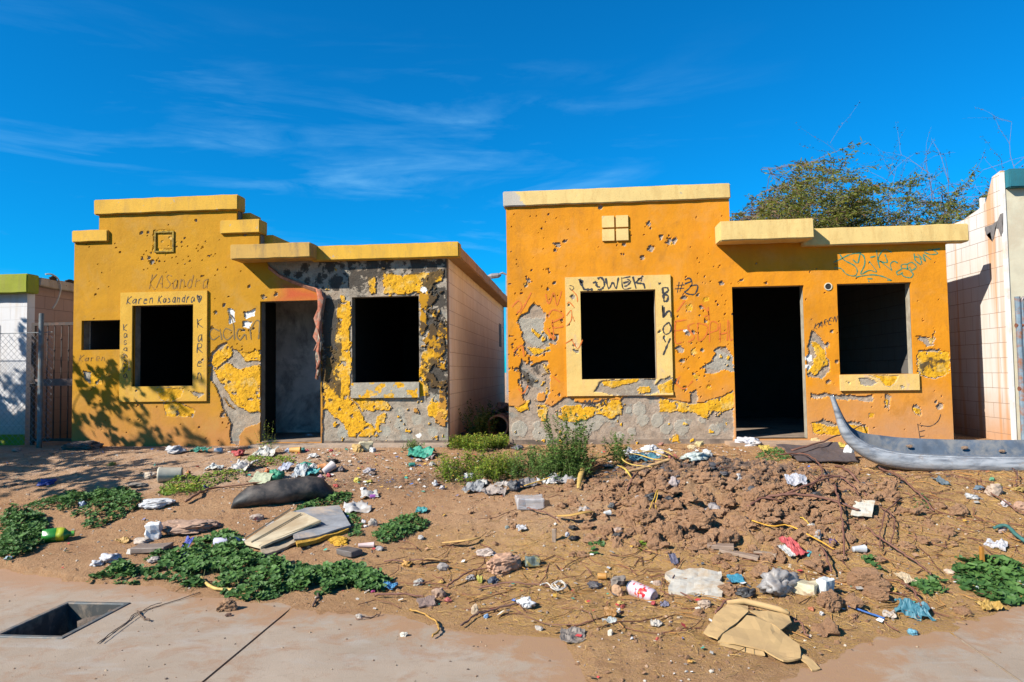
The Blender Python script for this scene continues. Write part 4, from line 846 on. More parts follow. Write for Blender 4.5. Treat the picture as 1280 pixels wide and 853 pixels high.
def chainlink(a, x0, x1, y, z0, z1, p=.065, r=.0021):
    k = x0 - (z1-z0)
    while k < x1:
        for s in (1, -1):
            pts = []
            for u in (0, 1):
                xx = k + u*(z1-z0); zz = (z0 if s > 0 else z1) + s*u*(z1-z0); pts.append([xx, zz])
            (xa, za), (xb, zb) = pts
            if xa < x0: za += (zb-za)*(x0-xa)/(xb-xa); xa = x0
            if xb > x1: zb = za + (zb-za)*(x1-xa)/(xb-xa); xb = x1
            if xb > xa + .01: a.tube([(xa, y+.002*s, za), (xb, y+.002*s, zb)], r, 4)
        k += p*1.414
def fences():
    Y = 9.3; g = M((.30, .33, .35), .5, .2, 20, .2, metal=.6); post = M((.15, .19, .21), .6, .35, 14, .4, stain=(.2, .12, .07))
    t = thing('chain_link_fence', (-8.6, Y, .5), 'chain-link fence on steel posts in front of the white house with the green band', 'fence')
    a = Acc(); chainlink(a, -11.5, -7.62, Y, .55, 2.18); a.obj('mesh', g, t)
    for px, top in ((52, 392),):
        x, z = onY(px, top, Y-.05); a = Acc(); a.tube([(x, Y-.05, .4), (x, Y-.05, z)], .034, 10); a.obj('post', post, t)
    a = Acc(); a.tube([(-9.9, Y, .4), (-9.9, Y, 2.3)], .03, 10); a.obj('post', post, t)
    a = Acc(); a.tube([(-11.5, Y, 2.2), (-10, Y, 2.19), (-8.4, Y, 2.17), (-7.62, Y, 2.18)], .006, 5); a.obj('top_wire', g, t)
    # side gate between the two houses
    Y = 9.62; x0, zt = onY(41, 404, Y); x1 = LX0-.02; zb = .56; dm = M((.035, .022, .02), .6, .4, 20, .4, stain=(.10, .04, .02))
    t = thing('metal_gate', ((x0+x1)/2, Y, .5), 'dark barred metal gate with a flat middle rail, closing the gap beside the ochre house', 'gate')
    a = Acc(); a.box(x0, x0+.05, Y-.02, Y+.02, .5, zt); a.box(x1-.05, x1, Y-.02, Y+.02, .5, zt); a.box(x0+.05, x1-.05, Y-.02, Y+.02, zt-.045, zt); a.box(x0+.05, x1-.05, Y-.02, Y+.02, zb, zb+.04); a.obj('frame', dm, t)
    zm = onY(60, 478, Y)[1]; a = Acc(); a.box(x0+.05, x1-.05, Y-.012, Y+.012, zm-.055, zm+.05); a.obj('rail', M((.22, .15, .13), .7, .3, 12), t)
    for k in range(6):
        x = x0 + .05 + (x1-x0-.1)*(k+.7)/6.2; a = Acc(); a.box(x-.007, x+.007, Y-.007, Y+.007, zb+.04, zm-.056); a.box(x-.007, x+.007, Y-.007, Y+.007, zm+.051, zt-.046)
        z = zt-.25 if k % 2 else zt-.42
        a.tube([(x, Y, z-.03), (x, Y, z), (x, Y, z+.03)], [.006, .018, .006], 6); a.obj('bar', dm, t)
    a = Acc(); a.tube([(x0+.02, Y-.05, zm-.02), (x0+.10, Y-.05, zm-.02)], .012, 6); a.box(x0+.0, x0+.08, Y-.04, Y-.021, zm-.07, zm+.02); a.obj('latch', dm, t)
    # what stands in the passage behind the gate
    a = Acc(); a.tube([(-7.85, 10.3, .5), (-7.85, 10.3, .95)], [.17, .19], 18); tag(a.obj('barrel', M((.13, .16, .2), .5, .2, 9)), 'blue grey barrel in the dark passage behind the barred gate', 'barrel')
    # right hand pipe gate
    Y = 9.2; bl = M((.20, .27, .33), .45, .3, 14, .3, stain=(.30, .12, .05)); t = thing('pipe_gate', (6.6, Y, .5), 'grey-blue pipe gate with green mesh in front of the cream house', 'gate')
    xp = onY(1273, 400, Y)[0]; zt = onY(1273, 373, Y)[1]
    a = Acc(); a.tube([(xp, Y, .45), (xp, Y, zt+.02)], .034, 10); a.obj('post', bl, t)
    a = Acc(); a.tube([(xp+.05, Y, .62), (xp+.05, Y, zt-.03), (xp+.06, Y, zt), (xp+1.6, Y, zt), (xp+1.62, Y, zt-.02), (xp+1.62, Y, .62), (xp+.05, Y, .62)], .022, 8); a.tube([(xp+.05, Y, 1.5), (xp+1.6, Y, 1.5)], .018, 8); a.tube([(xp+.06, Y, zt-.4), (xp+.5, Y, zt-.02)], .012, 6); a.obj('frame', bl, t)
    a = Acc(); chainlink(a, xp+.06, xp+1.6, Y, .64, zt-.02, .06, .003); a.obj('mesh', M((.12, .28, .22), .6, .2, 20), t)
    for z in (1.2, 2.0): a = Acc(); a.tube([(xp-.035, Y, z), (xp+.07, Y, z)], [.03, .026], 8); a.obj('hinge', M((.25, .09, .05), .8, .4, 30), t)
    # lamp over the roof, far behind
    Y = 30; x, z = onY(634, 344, Y); x2, z2 = onY(609, 345, Y); t = thing('street_lamp', (x, Y, 0), 'grey street lamp head reaching out above the ochre house roof edge', 'street lamp'); lm = M((.24, .22, .22), .6)
    a = Acc(); a.tube([(x, Y, 0), (x, Y, z), (x-.2, Y, z+.1), (x2+.5, Y, z2+.05)], [.1, .07, .05, .04], 8); a.obj('pole', lm, t)
    a = Acc(); a.tube([(x2+.62, Y, z2+.02), (x2+.5, Y, z2), (x2+.2, Y, z2-.02), (x2, Y, z2-.02)], [.05, .11, .12, .03], 8); a.obj('lamp_head', lm, t)
fences()
# ------------------------------------------------------------------ trees
def orth(d, r):
    a = Vector((r.gauss(0, 1), r.gauss(0, 1), r.gauss(0, 1))); a -= a.dot(d)*d; return a.normalized()
def make_tree(name, base, label, seed, limbs, spread, height, leafn, leaf=(.012, .045), mats=None, lean=(0, 0, 0), levels=3, droop=.15, group=None, sub=(5, 5), thin=1.0, cat='tree', env=None, zlow=-9):
    r = random.Random(seed); t = thing(name, base, label, cat, group); A = Acc(); B = Acc(); tips = []
    def grow(p, d, L, rad, lv):
        n = 6; pts = [p.copy()]; rr = [rad]; q = p.copy(); dd = d.copy()
        for i in range(n):
            dd = (dd + orth(dd, r)*.16 + Vector(lean)*.05*(lv+1) + Vector((0, 0, .05 if lv < 2 else -droop*.4))).normalized()
            if env:
                top = float(np.interp(q.x, env[0], env[1]))
                if q.z > top - .25: dd = Vector((dd.x + .25, dd.y, min(dd.z, .05 + (top-q.z)*.5))).normalized()
            q = q + dd*L/n; pts.append(q.copy()); rr.append(rad*(1-.75*(i+1)/n))
        (A if lv == 0 else B).tube([tuple(v) for v in pts], rr, 7 if lv == 0 else (4 if lv < 3 else 3))
        if lv >= levels:
            if pts[3].z > zlow: tips.append(pts)
            return
        k = sub[min(lv, len(sub)-1)]
        for i in range(k):
            j = r.randint(2, n); f = (dd*.75 + orth(dd, r)*r.uniform(.45, .95)).normalized()
            grow(pts[j], f, L*r.uniform(.5, .75), rr[j]*.75+.003*thin, lv+1)
    for i in range(limbs):
        a = 2*math.pi*(i + r.random()*.6)/limbs; d = Vector((math.cos(a)*spread, math.sin(a)*spread*.7, 1)).normalized()
        grow(Vector(base)+Vector((0, 0, -.1)), d, height*r.uniform(.5, .62), .07*thin*height/5, 0)
    A.obj('trunk', mats[0], t, True); B.obj('branches', mats[0], t)
    if leafn:
        V = []; T = []; vv = []
        for _ in range(leafn):
            pts = r.choice(tips); j = r.randint(1, len(pts)-2); f = r.random(); p = pts[j].lerp(pts[j+1], f) + Vector((r.gauss(0, .035), r.gauss(0, .035), r.gauss(0, .03)))
            d = (Vector((r.gauss(0, 1), r.gauss(0, 1), r.gauss(-.3, .6))) + Vector(lean)*1.2).normalized(); s = orth(d, r); w = leaf[0]*r.uniform(.7, 1.4); l = leaf[1]*r.uniform(.6, 1.5); c = len(V)
            V += [p, p + d*l*.5 + s*w, p + d*l, p + d*l*.5 - s*w]; T.append((c, c+1, c+2, c+3)); k = r.random(); vv += [k]*4
        o = npobj('crown', [tuple(v) for v in V], T, mats=[mats[1]], parent=t); a = o.data.attributes.new('v', 'FLOAT', 'POINT'); a.data.foreach_set('value', np.array(vv, np.float32))
    return t
BARK = M((.16, .10, .065), .9, .3, 12); TWIG = M((.20, .13, .10), .9, .3, 12)
OLIVE = leafmat('mesquite leaves', (.07, .09, .012), (.21, .225, .03), (.19, .10, .04)); DRY = leafmat('sparse leaves', (.06, .05, .03), (.12, .09, .05))
make_tree('mesquite_tree', (5.0, 19.0, .4), 'feathery olive green tree rising behind the low roof of the orange house', 4, 8, .80, 7.0, 45000, (.013, .10), (BARK, OLIVE), (.33, 0, -.01), 3, .12, None, (5, 6, 6), env=([3.6, 4.5, 5.6, 6.6, 7.4, 9, 10.8], [5.0, 5.8, 6.6, 7.1, 6.8, 6.3, 5.6]), zlow=4.2)
make_tree('mesquite_tree', (7.3, 19.6, .4), 'second olive tree, shorter, merging into the feathery one behind the orange house', 9, 8, .80, 6.6, 45000, (.013, .10), (BARK, OLIVE), (.33, 0, -.01), 3, .12, None, (5, 6, 6), env=([5, 7, 8, 9, 10, 11, 12], [5.4, 6.1, 6.3, 6.4, 6.1, 5.6, 4.8]), zlow=4.2)
make_tree('bare_tree', (12.4, 20.5, .4), 'nearly leafless grey tree behind the wall with the rust streaks', 21, 8, .45, 8.2, 8000, (.012, .05), (TWIG, DRY), (.15, 0, .1), 3, .1, None, (4, 5, 4), .7)
make_tree('bare_tree', (5.0, 19.6, .4), 'thin bare-twigged bush tree between the tall orange front and the feathery tree', 25, 6, .5, 5.2, 7000, (.012, .05), (TWIG, DRY), (.3, 0, .1), 3, .1, None, (4, 5, 4), .6)
make_tree('shade_tree', (-10.7, 6.5, .3), 'leafy tree that throws dappled shade on the ochre house', 31, 7, .62, 4.6, 19000, (.045, .10), (BARK, leafmat('shade leaves', (.03, .06, .012), (.07, .11, .02))), (0, 0, 0), 3, .12, None, (4, 5, 5))

# ------------------------------------------------------------------ weeds
MALVA = leafmat('mallow leaves', (.035, .10, .028), (.12, .24, .055)); HERB = leafmat('herb leaves', (.09, .17, .015), (.26, .36, .035), (.45, .38, .06)); DARKH = leafmat('goosefoot leaves', (.05, .12, .03), (.15, .25, .05))
STEM = M((.14, .17, .05), .8, .3, 20, 0)
def world_poly(pp): return [tuple(G(*q))[:2] for q in pp]
def sample_in(poly, n, r):
    P = np.array(poly); lo, hi = P.min(0), P.max(0); out = []
    while len(out) < n:
        X = np.array([[r.uniform(lo[0], hi[0]), r.uniform(lo[1], hi[1])] for _ in range(n)]); s = sdpoly(X[:, 0] + .05*fbm(X[:, 0]*9, X[:, 1]*9, 5, 3), X[:, 1] + .05*fbm(X[:, 0]*9, X[:, 1]*9, 6, 3), poly)
        dn = fbm(X[:, 0]*5, X[:, 1]*5, 71, 3)
        out += [(x, y, d) for (x, y), d, k in zip(X, s, dn) if d > 0 and k > -.32]
    return out[:n]
def merge(V, Q, T, st):
    n = len(V); V = np.array([tuple(v) for v in V]); q0 = np.array(Q) if Q else np.zeros((0, 4), int); t0 = np.array(T) if T else np.zeros((0, 3), int)
    if not st.V: return V, (q0, t0), [0]*(len(q0)+len(t0))
    q1 = np.vstack(st.Q)+n; t1 = np.vstack(st.T)+n
    return np.vstack([V]+st.V), (np.vstack([q0, q1]), np.vstack([t0, t1])), [0]*len(q0)+[1]*len(q1)+[0]*len(t0)+[1]*len(t1)
def leaf_round(V, T, vv, p, nrm, size, r, k):
    """a lobed, slightly cupped mallow leaf"""
    a = orth(nrm, r); b = nrm.cross(a); c = len(V); V.append(p - nrm*size*.12); m = 9; st = r.random()*6
    for i in range(m):
        w = st + 2*math.pi*i/(m)*.93; q = size*.5*(1 + .13*math.cos(w*5)) ; V.append(p + a*q*math.cos(w) + b*q*math.sin(w) + nrm*size*r.uniform(-.03, .06))
    for i in range(m-1): T.append((c, c+1+i, c+2+i))
    vv += [k]*(m+1)
def mallow(label, pp, n, size, h, seed, group='low mallow weeds', cat='weeds', mat=None):
    r = random.Random(seed); poly = world_poly(pp); S = sample_in(poly, n, r); V = []; T = []; vv = []; st = Acc()
    cx = sum(p[0] for p in poly)/len(poly); cy = sum(p[1] for p in poly)/len(poly); t = thing('mallow_plant', (cx, cy, gz(cx, cy)), label, cat, group)
    xs = np.array([s[0] for s in S]); ys = np.array([s[1] for s in S]); g = ground(xs, ys); g = np.where(ys < 4.9, np.maximum(g, 0), g)
    for (x, y, d), z in zip(S, g):
        lump = .5 + .8*mnoise.noise(Vector((x*6, y*6, seed))); hh = h*min(1, .25 + d/.12)*max(.25, lump+.3)*r.uniform(.35, 1)
        p = Vector((x + r.gauss(0, .01), y + r.gauss(0, .01), z + hh + .008)); nrm = Vector((r.gauss(0, .38), r.gauss(-.25, .38), 1)).normalized()
        leaf_round(V, T, vv, p, nrm, size*r.uniform(.55, 1.2), r, min(1, max(0, r.gauss(.25 + .5*hh/h, .18))))
        if r.random() < .3: st.tube([(x - r.gauss(0, .03), y + r.gauss(0, .03), z - .01), tuple(p)], .0018, 3)
    SV, ST, SM = merge(V, None, T, st); vv += [.5]*(len(SV)-len(V)); o = npobj('foliage', SV, ST[0], ST[1], [mat or MALVA, STEM], SM, False, t); a = o.data.attributes.new('v', 'FLOAT', 'POINT'); a.data.foreach_set('value', np.array(vv, np.float32))
    return t
def tallweed(name, label, pp, nst, h, seed, leafl=.022, mat=None, group='upright weeds', dens=34, splay=.35):
    r = random.Random(seed); poly = world_poly(pp); S = sample_in(poly, nst, r); V = []; T = []; vv = []; st = Acc()
    cx = sum(p[0] for p in poly)/len(poly); cy = sum(p[1] for p in poly)/len(poly); t = thing(name, (cx, cy, gz(cx, cy)), label, 'weeds', group)
    for x, y, d in S:
        z = gz(x, y); H_ = h*r.uniform(.45, 1.05); q = Vector((x, y, z-.01)); dr = Vector((r.gauss(0, splay), r.gauss(0, splay*.6), 1)).normalized(); pts = [q.copy()]
        for i in range(5): dr = (dr + Vector((r.gauss(0, .12), r.gauss(0, .12), .1))).normalized(); q = q + dr*H_/5; pts.append(q.copy())
        st.tube([tuple(v) for v in pts], [.003, .0026, .0022, .0018, .0012, .0006], 3)
        for k in range(int(dens*H_/h)):
            f = r.uniform(.12, 1)**.8*4.999; i = int(f); p = pts[i].lerp(pts[i+1], f-i); a = orth(dr, r); d2 = (a + Vector((0, 0, r.uniform(0, .8)))).normalized(); s = d2.cross(Vector((0, 0, 1))); s = s.normalized() if s.length > .01 else Vector((1, 0, 0))
            l = leafl*r.uniform(.6, 1.5)*(1.3 - .12*f); w = l*.32; p = p + a*r.uniform(0, .045)*(1.1-.18*f); c = len(V); V += [p, p + d2*l*.5 + s*w, p + d2*l, p + d2*l*.5 - s*w]; T.append((c, c+1, c+2, c+3)); vv += [min(1, max(0, r.gauss(.35 + .1*f, .2)))]*4
    SV, ST, SM = merge(V, T, None, st); vv += [.5]*(len(SV)-len(V)); o = npobj('foliage', SV, ST[0], ST[1], [mat or HERB, STEM], SM, False, t); a = o.data.attributes.new('v', 'FLOAT', 'POINT'); a.data.foreach_set('value', np.array(vv, np.float32))
    return t
mallow('dense dark green mallow mat creeping from the boards onto the pavement', [(112, 728), (150, 708), (185, 715), (222, 690), (250, 676), (300, 668), (312, 690), (330, 700), (372, 708), (360, 740), (330, 752), (300, 752), (270, 738), (200, 728)], 2300, .046, .08, 1)
mallow('long mallow clump ending beside the bright blue lid', [(355, 738), (372, 708), (400, 712), (430, 706), (465, 716), (484, 726), (480, 740), (440, 742), (390, 744)], 1500, .046, .08, 2)
mallow('leafy mallow clump around the green bottle at the picture edge', [(0, 700), (0, 650), (20, 640), (45, 642), (60, 655), (62, 676), (40, 690), (18, 702)], 1300, .040, .12, 3)
mallow('mallow strip behind the green bottle, spreading over the low bank', [(70, 640), (92, 626), (130, 618), (165, 612), (178, 625), (186, 632), (160, 645), (120, 660), (102, 662), (112, 648)], 1900, .036, .10, 4)
mallow('thin mallow fringe in front of the bare dirt, left of the pale bucket', [(25, 636), (60, 626), (95, 614), (110, 622), (85, 632), (50, 640)], 480, .034, .06, 5)
mallow('weedy patch between the pale bucket and the black rubber tube', [(200, 612), (215, 600), (262, 594), (310, 588), (308, 600), (270, 606), (235, 622), (205, 624)], 1100, .028, .07, 6, mat=HERB)
mallow('small mallow plant at the tip of the black rubber tube', [(366, 640), (385, 630), (410, 622), (440, 618), (436, 628), (400, 636), (380, 644)], 330, .036, .05, 7)
mallow('grey green clump growing right of the broken panel', [(468, 672), (480, 658), (500, 650), (530, 650), (535, 658), (515, 668), (490, 680), (474, 682)], 620, .034, .07, 8)
mallow('sprigs growing among white caps at the end of the grey panel', [(436, 672), (440, 655), (425, 642), (445, 640), (452, 655), (455, 672)], 120, .036, .05, 9)
mallow('round mallow rosette with dark leaves at the edge of the bare slab', [(1188, 712), (1200, 700), (1225, 697), (1262, 702), (1282, 712), (1285, 748), (1262, 760), (1240, 756), (1212, 740), (1192, 728)], 430, .062, .05, 10)
mallow('little mallow rosette beside the teal rag', [(1140, 730), (1152, 722), (1175, 726), (1182, 742), (1165, 746), (1146, 740)], 90, .05, .04, 11)
mallow('four mallow leaves beside the clear crushed cup', [(1078, 700), (1090, 698), (1118, 706), (1110, 718), (1092, 712)], 16, .055, .03, 12)
mallow('tiny mallow seedling on the bare heap above the red can', [(716, 690), (735, 678), (750, 676), (760, 690), (740, 698)], 14, .05, .02, 13)
mallow('pale seedling with bright leaves on the crumbly heap', [(792, 684), (800, 672), (806, 684), (800, 690)], 10, .045, .03, 14, mat=HERB)
mallow('low weeds at the doorstep of the orange house', [(944, 574), (950, 566), (975, 562), (988, 572), (970, 578)], 240, .030, .05, 15)
mallow('sparse weeds among the litter before the ochre house door', [(300, 590), (310, 572), (340, 574), (372, 572), (370, 580), (330, 584)], 420, .026, .06, 16, mat=HERB)
mallow('sprig on the heap right of the white card', [(1143, 640), (1150, 622), (1158, 620), (1160, 640)], 22, .032, .08, 17)
mallow('low sprigs nestling between the stone slab and the boards', [(180, 702), (190, 690), (215, 688), (206, 700)], 110, .034, .04, 18)
tallweed('weed_plant', 'band of bright green weeds in front of the gap between the two houses', [(545, 600), (556, 588), (600, 584), (640, 586), (640, 604), (590, 608), (556, 606)], 230, .27, 41, .028)
tallweed('weed_plant', 'thicker weeds right of the gap, below the bare grey foot of the orange house', [(640, 586), (690, 584), (735, 590), (738, 602), (690, 604), (640, 604)], 250, .31, 42, .028, mat=DARKH)
tallweed('goosefoot_bush', 'tallest green bush standing against the foot of the orange house', [(684, 592), (700, 586), (735, 588), (734, 598), (690, 600)], 46, .66, 43, .032, DARKH, dens=110, splay=.2)
tallweed('goosefoot_bush', 'smaller bush by the white rubbish bags under the framed window', [(758, 582), (766, 577), (785, 577), (784, 584), (764, 586)], 17, .38, 44, .030, DARKH, dens=80, splay=.3)
tallweed('alley_plant', 'sunlit yellow-green weeds filling the mouth of the alley', [(560, 562), (575, 557), (632, 557), (634, 562), (600, 566)], 230, .20, 45, .030)
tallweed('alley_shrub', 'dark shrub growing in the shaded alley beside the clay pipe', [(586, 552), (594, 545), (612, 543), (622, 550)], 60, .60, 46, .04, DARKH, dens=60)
tallweed('dry_shrub', 'small grey green shrub under the grey sill', [(502, 564), (510, 560), (522, 560), (524, 566)], 40, .17, 47, .02, DARKH, splay=.7)
tallweed('door_plant', 'thin yellowish weeds growing up the door post of the ochre house', [(325, 565), (330, 562), (345, 562), (344, 568)], 11, .42, 48, .02, splay=.2, dens=20)

# ------------------------------------------------------------------ loose earth, stones, straw, scraps
def ico(sub):
    bm = bmesh.new(); bmesh.ops.create_icosphere(bm, subdivisions=sub, radius=1); V = np.array([v.co[:] for v in bm.verts]); T = np.array([[v.index for v in f.verts] for f in bm.faces]); bm.free(); return V, T
I1, I2, I3, I4 = ico(1), ico(2), ico(3), ico(4)
def scatter(name, xs, ys, sz, base, mat, seed, flat=.7, rough=.35, sink=.25, attr=None, smooth=False):
    rs = np.random.RandomState(seed); V0, T0 = base; Vs = []; Ts = []; va = []
    z = ground(xs, ys); z = np.where(ys < 4.9, np.maximum(z, 0), z)
    var = []
    for k in range(12):
        n = np.array([mnoise.noise(Vector(v)*1.1 + Vector((k*7., 0, 0))) + .55*mnoise.noise(Vector(v)*2.6 + Vector((k*7., 3, 0))) + .3*mnoise.noise(Vector(v)*6 + Vector((k*3., 3, 0))) for v in V0]); var.append(V0*(1 + rough*1.6*n)[:, None])
    for i in range(len(xs)):
        v = var[rs.randint(12)]; a = rs.rand()*6.283; c, s = math.cos(a), math.sin(a); sc = sz[i]*np.array([1, rs.uniform(.6, 1), flat*rs.uniform(.6, 1.1)])
        w = v*sc; w = np.stack([w[:, 0]*c - w[:, 1]*s, w[:, 0]*s + w[:, 1]*c, w[:, 2]], 1) + [xs[i], ys[i], z[i] + sz[i]*flat*(1-2*sink)*.5]
        Ts.append(T0 + len(V0)*i); Vs.append(w)
        if attr is not None: va.append(np.full(len(V0), attr[i]))
    o = npobj(name, np.vstack(Vs), None, np.vstack(Ts), mats=[mat], smooth=smooth)
    if attr is not None: a = o.data.attributes.new('v', 'FLOAT', 'POINT'); a.data.foreach_set('value', np.concatenate(va).astype(np.float32))
    return o
def clodmat():
    m, nt, bs = newmat('clods'); n = NT(nt); v = n.co(); c = n.mix(n.rng(n.noise(v, 5, 5, .6), .3, .7), c4((.42, .215, .105)), c4((.58, .33, .175)))
    c = n.mix(n.rng(n.noise(v, 60, 4, .7), .55, .75, 0, .6), c, c4((.24, .12, .07)))
    dd = n.nd('ShaderNodeVectorMath', {0: n.mapc(v, (.8, 1.5, 0), (-1.05, -10.05, 0)), 1: (0, 0, 0)}, operation='DISTANCE').outputs['Value']
    c = n.mix(n.math('MULTIPLY', n.rng(dd, 1.15, .4), n.rng(n.noise(v, 7, 5, .75, .4), .47, .54, 0, .8)), c, c4((.075, .072, .078)))
    nt.links.new(c, bs.inputs['Base Color']); bs.inputs['Roughness'].default_value = .95
    nt.links.new(n.bump(n.math('ADD', n.noise(v, 90, 5, .8), n.noise(v, 30, 4, .7)), 1.0, .03), bs.inputs['Normal']); return m
def stonemat(name, cols, dark=(.1, .08, .07)):
    m, nt, bs = newmat(name); n = NT(nt); v = n.co(); k = n.nd('ShaderNodeAttribute', attribute_name='v').outputs['Fac']
    rp = n.nd('ShaderNodeValToRGB', {0: k}); e = rp.color_ramp; e.interpolation = 'CONSTANT'
    while len(e.elements) < len(cols): e.elements.new(.5)
    for i, c in enumerate(cols): e.elements[i].position = i/len(cols); e.elements[i].color = c4(c)
    c = n.mix(n.rng(n.noise(v, 45, 4, .7), .5, .75, 0, .4), rp.outputs[0], c4(dark))
    nt.links.new(c, bs.inputs['Base Color']); bs.inputs['Roughness'].default_value = .85; return m
rs = np.random.RandomState(5)
def pts(n, dens, x0=-7.5, x1=6.5, y0=3.2, y1=9.2):
    X = []; Y = []
    while sum(map(len, X)) < n:
        x = rs.uniform(x0, x1, n*2); y = rs.uniform(y0, y1, n*2); k = rs.rand(n*2) < dens(x, y)
        X.append(x[k]); Y.append(y[k])
    return np.concatenate(X)[:n], np.concatenate(Y)[:n]
edge = lambda x, y: sst(-.05, .25, y - np.interp(x, EX, EY))
CL = clodmat()
x, y = pts(1500, lambda x, y: (lumpmask(x, y)*.95 + .012)*edge(x, y), -2, 4, 4, 8); o = scatter('dirt_clods', x, y, .012 + .06*rs.rand(1500)**2.6, I3, CL, 1, .8, .5, .3); tag(o, 'reddish brown clods of dug earth covering the heap', 'earth', kind='stuff')
x, y = pts(6500, lambda x, y: (.25*sst(-2.5, 0, x) + .05 + .6*lumpmask(x, y))*edge(x, y)); o = scatter('dirt_crumbs', x, y, (.004 + .016*rs.rand(6500)**2.5), I1, CL, 2, .8, .4, .3); tag(o, 'crumbs of brown earth scattered over the lot', 'earth', kind='stuff')
x, y = pts(9000, lambda x, y: (.35 + .4*np.exp(-(((x+2.6)/1.3)**2 + ((y-7.6)/.8)**2)))*edge(x, y)); o = scatter('gravel', x, y, (.003 + .011*rs.rand(9000)**2.6), I1, stonemat('gravel', [(.40, .26, .17), (.28, .17, .11), (.45, .38, .30), (.52, .47, .40), (.20, .15, .12), (.36, .22, .14)]), 3, .7, .35, .25, rs.rand(9000)); tag(o, 'small grey and brown pebbles strewn over the dirt', 'gravel', kind='stuff')
x, y = pts(600, lambda x, y: np.where((x > -3.5) & (x < -2.9) & (y > 3.65) & (y < 4.45), 0, .3), -4.5, 3.5, 3.1, 4.7); o = scatter('pavement_grit', x, y, .002 + .007*rs.rand(600)**3, I1, stonemat('grit', [(.25, .15, .09), (.4, .3, .2), (.12, .08, .06)]), 4, .7, .35, .2, rs.rand(600)); tag(o, 'grit lying loose on the pavement', 'gravel', kind='stuff')
x, y = pts(650, lambda x, y: np.clip(.9*np.exp(-(((x-1.3)/1.0)**2 + ((y-6.75)/.5)**2)) + .6*np.exp(-(((x-2.1)/.3)**2 + ((y-6.2)/.4)**2)), 0, 1)*edge(x, y), -1, 4, 5, 8); o = scatter('charred_bits', x, y, .008 + .035*rs.rand(650)**2, I1, stonemat('char', [(.03, .03, .033), (.06, .06, .07), (.10, .10, .11), (.02, .02, .02)]), 6, .5, .5, .2, rs.rand(650)); tag(o, 'burnt black and grey bits over the top of the earth heap', 'ash', kind='stuff')
def litterdens(x, y): return np.clip(1.0*np.exp(-(((x+2.7)/1.2)**2 + ((y-7.9)/.6)**2)) + .6*np.exp(-(((x+1.4)/1.2)**2 + ((y-7.4)/.7)**2)) + .5*np.exp(-(((x-1.2)/.9)**2 + ((y-8.5)/.35)**2)) + .16*sst(-2, -.5, x)*sst(5.6, 4.6, y) + .05, 0, 1)*edge(x, y)
x, y = pts(2600, litterdens); V = []; Q = []; vv = []
for i in range(len(x)):
    z = gz(x[i], y[i]) + .004; s = .004 + .018*rs.rand()**2.5; a = rs.rand()*6.28; t1 = rs.uniform(-.4, .4); t2 = rs.uniform(-.1, .8); c, d = math.cos(a)*s, math.sin(a)*s; c0 = len(V)
    for u, w in ((-1, -.6), (1, -.7), (.8, .6), (-.9, .7)): V.append((x[i] + u*c - w*d, y[i] + u*d + w*c, z + s*(1 + u*t1 + w*t2)*.8))
    Q.append((c0, c0+1, c0+2, c0+3)); vv += [rs.rand()]*4
o = npobj('litter_scraps', V, Q, mats=[stonemat('scraps', [(.75, .74, .72), (.7, .7, .68), (.6, .57, .5), (.8, .79, .77), (.05, .16, .5), (.55, .05, .05), (.03, .38, .28), (.6, .35, .05), (.5, .45, .4), (.07, .07, .08), (.35, .33, .3), (.45, .25, .14)])]); a = o.data.attributes.new('v', 'FLOAT', 'POINT'); a.data.foreach_set('value', np.array(vv, np.float32)); tag(o, 'tiny torn scraps of paper and plastic trodden into the dirt', 'litter', kind='stuff')
# straw and thin twigs
def strawdens(x, y): return np.clip(.65*sst(.9, .2, np.abs(y-4.6-.2*np.abs(x-.8)))*sst(-1.8, -.6, x) + .5*sst(1.6, 2.4, x)*sst(8, 7, y) + .22*sst(-1.5, -.5, x) + .4*np.exp(-(((x-.7)/.9)**2 + ((y-7.6)/.4)**2)), 0, 1)*edge(x, y)*(1-.55*lumpmask(x, y))
def straw(name, n, lo, hi, rad, mat, seed, label, dens):
    x, y = pts(n, dens); A_ = Acc(); r = random.Random(seed)
    for i in range(n):
        l = r.uniform(lo, hi)*r.uniform(.5, 1); a = r.gauss(0, .8); P = []; b = a
        for k in range(4): u = (k/3-.5)*l; b += r.gauss(0, .25); P.append((x[i] + u*math.cos(b), y[i] + u*math.sin(b)))
        Z = [gz(*p) for p in P]; zm = r.uniform(.002, .02)
        A_.tube([(p[0], p[1], max(z, sum(Z)/4-.01) + zm + r.gauss(0, .004)) for p, z in zip(P, Z)], rad*r.uniform(.6, 1.3), 3)
    tag(A_.obj(name, mat), label, 'straw', kind='stuff')
straw('dry_straw', 5600, .03, .12, .0015, M((.54, .34, .11), .8, .4, 8, 0), 1, 'dry yellow straw and stalks littering the dirt', strawdens)
straw('dry_stalks', 520, .12, .42, .0026, M((.40, .19, .05), .8, .4, 8, 0), 2, 'brown dry stalks scattered over the heap', strawdens)
straw('dry_rootlets', 650, .12, .5, .0032, M((.20, .075, .045), .8, .4, 8, 0), 3, 'reddish rootlets tangled over the heap', strawdens)

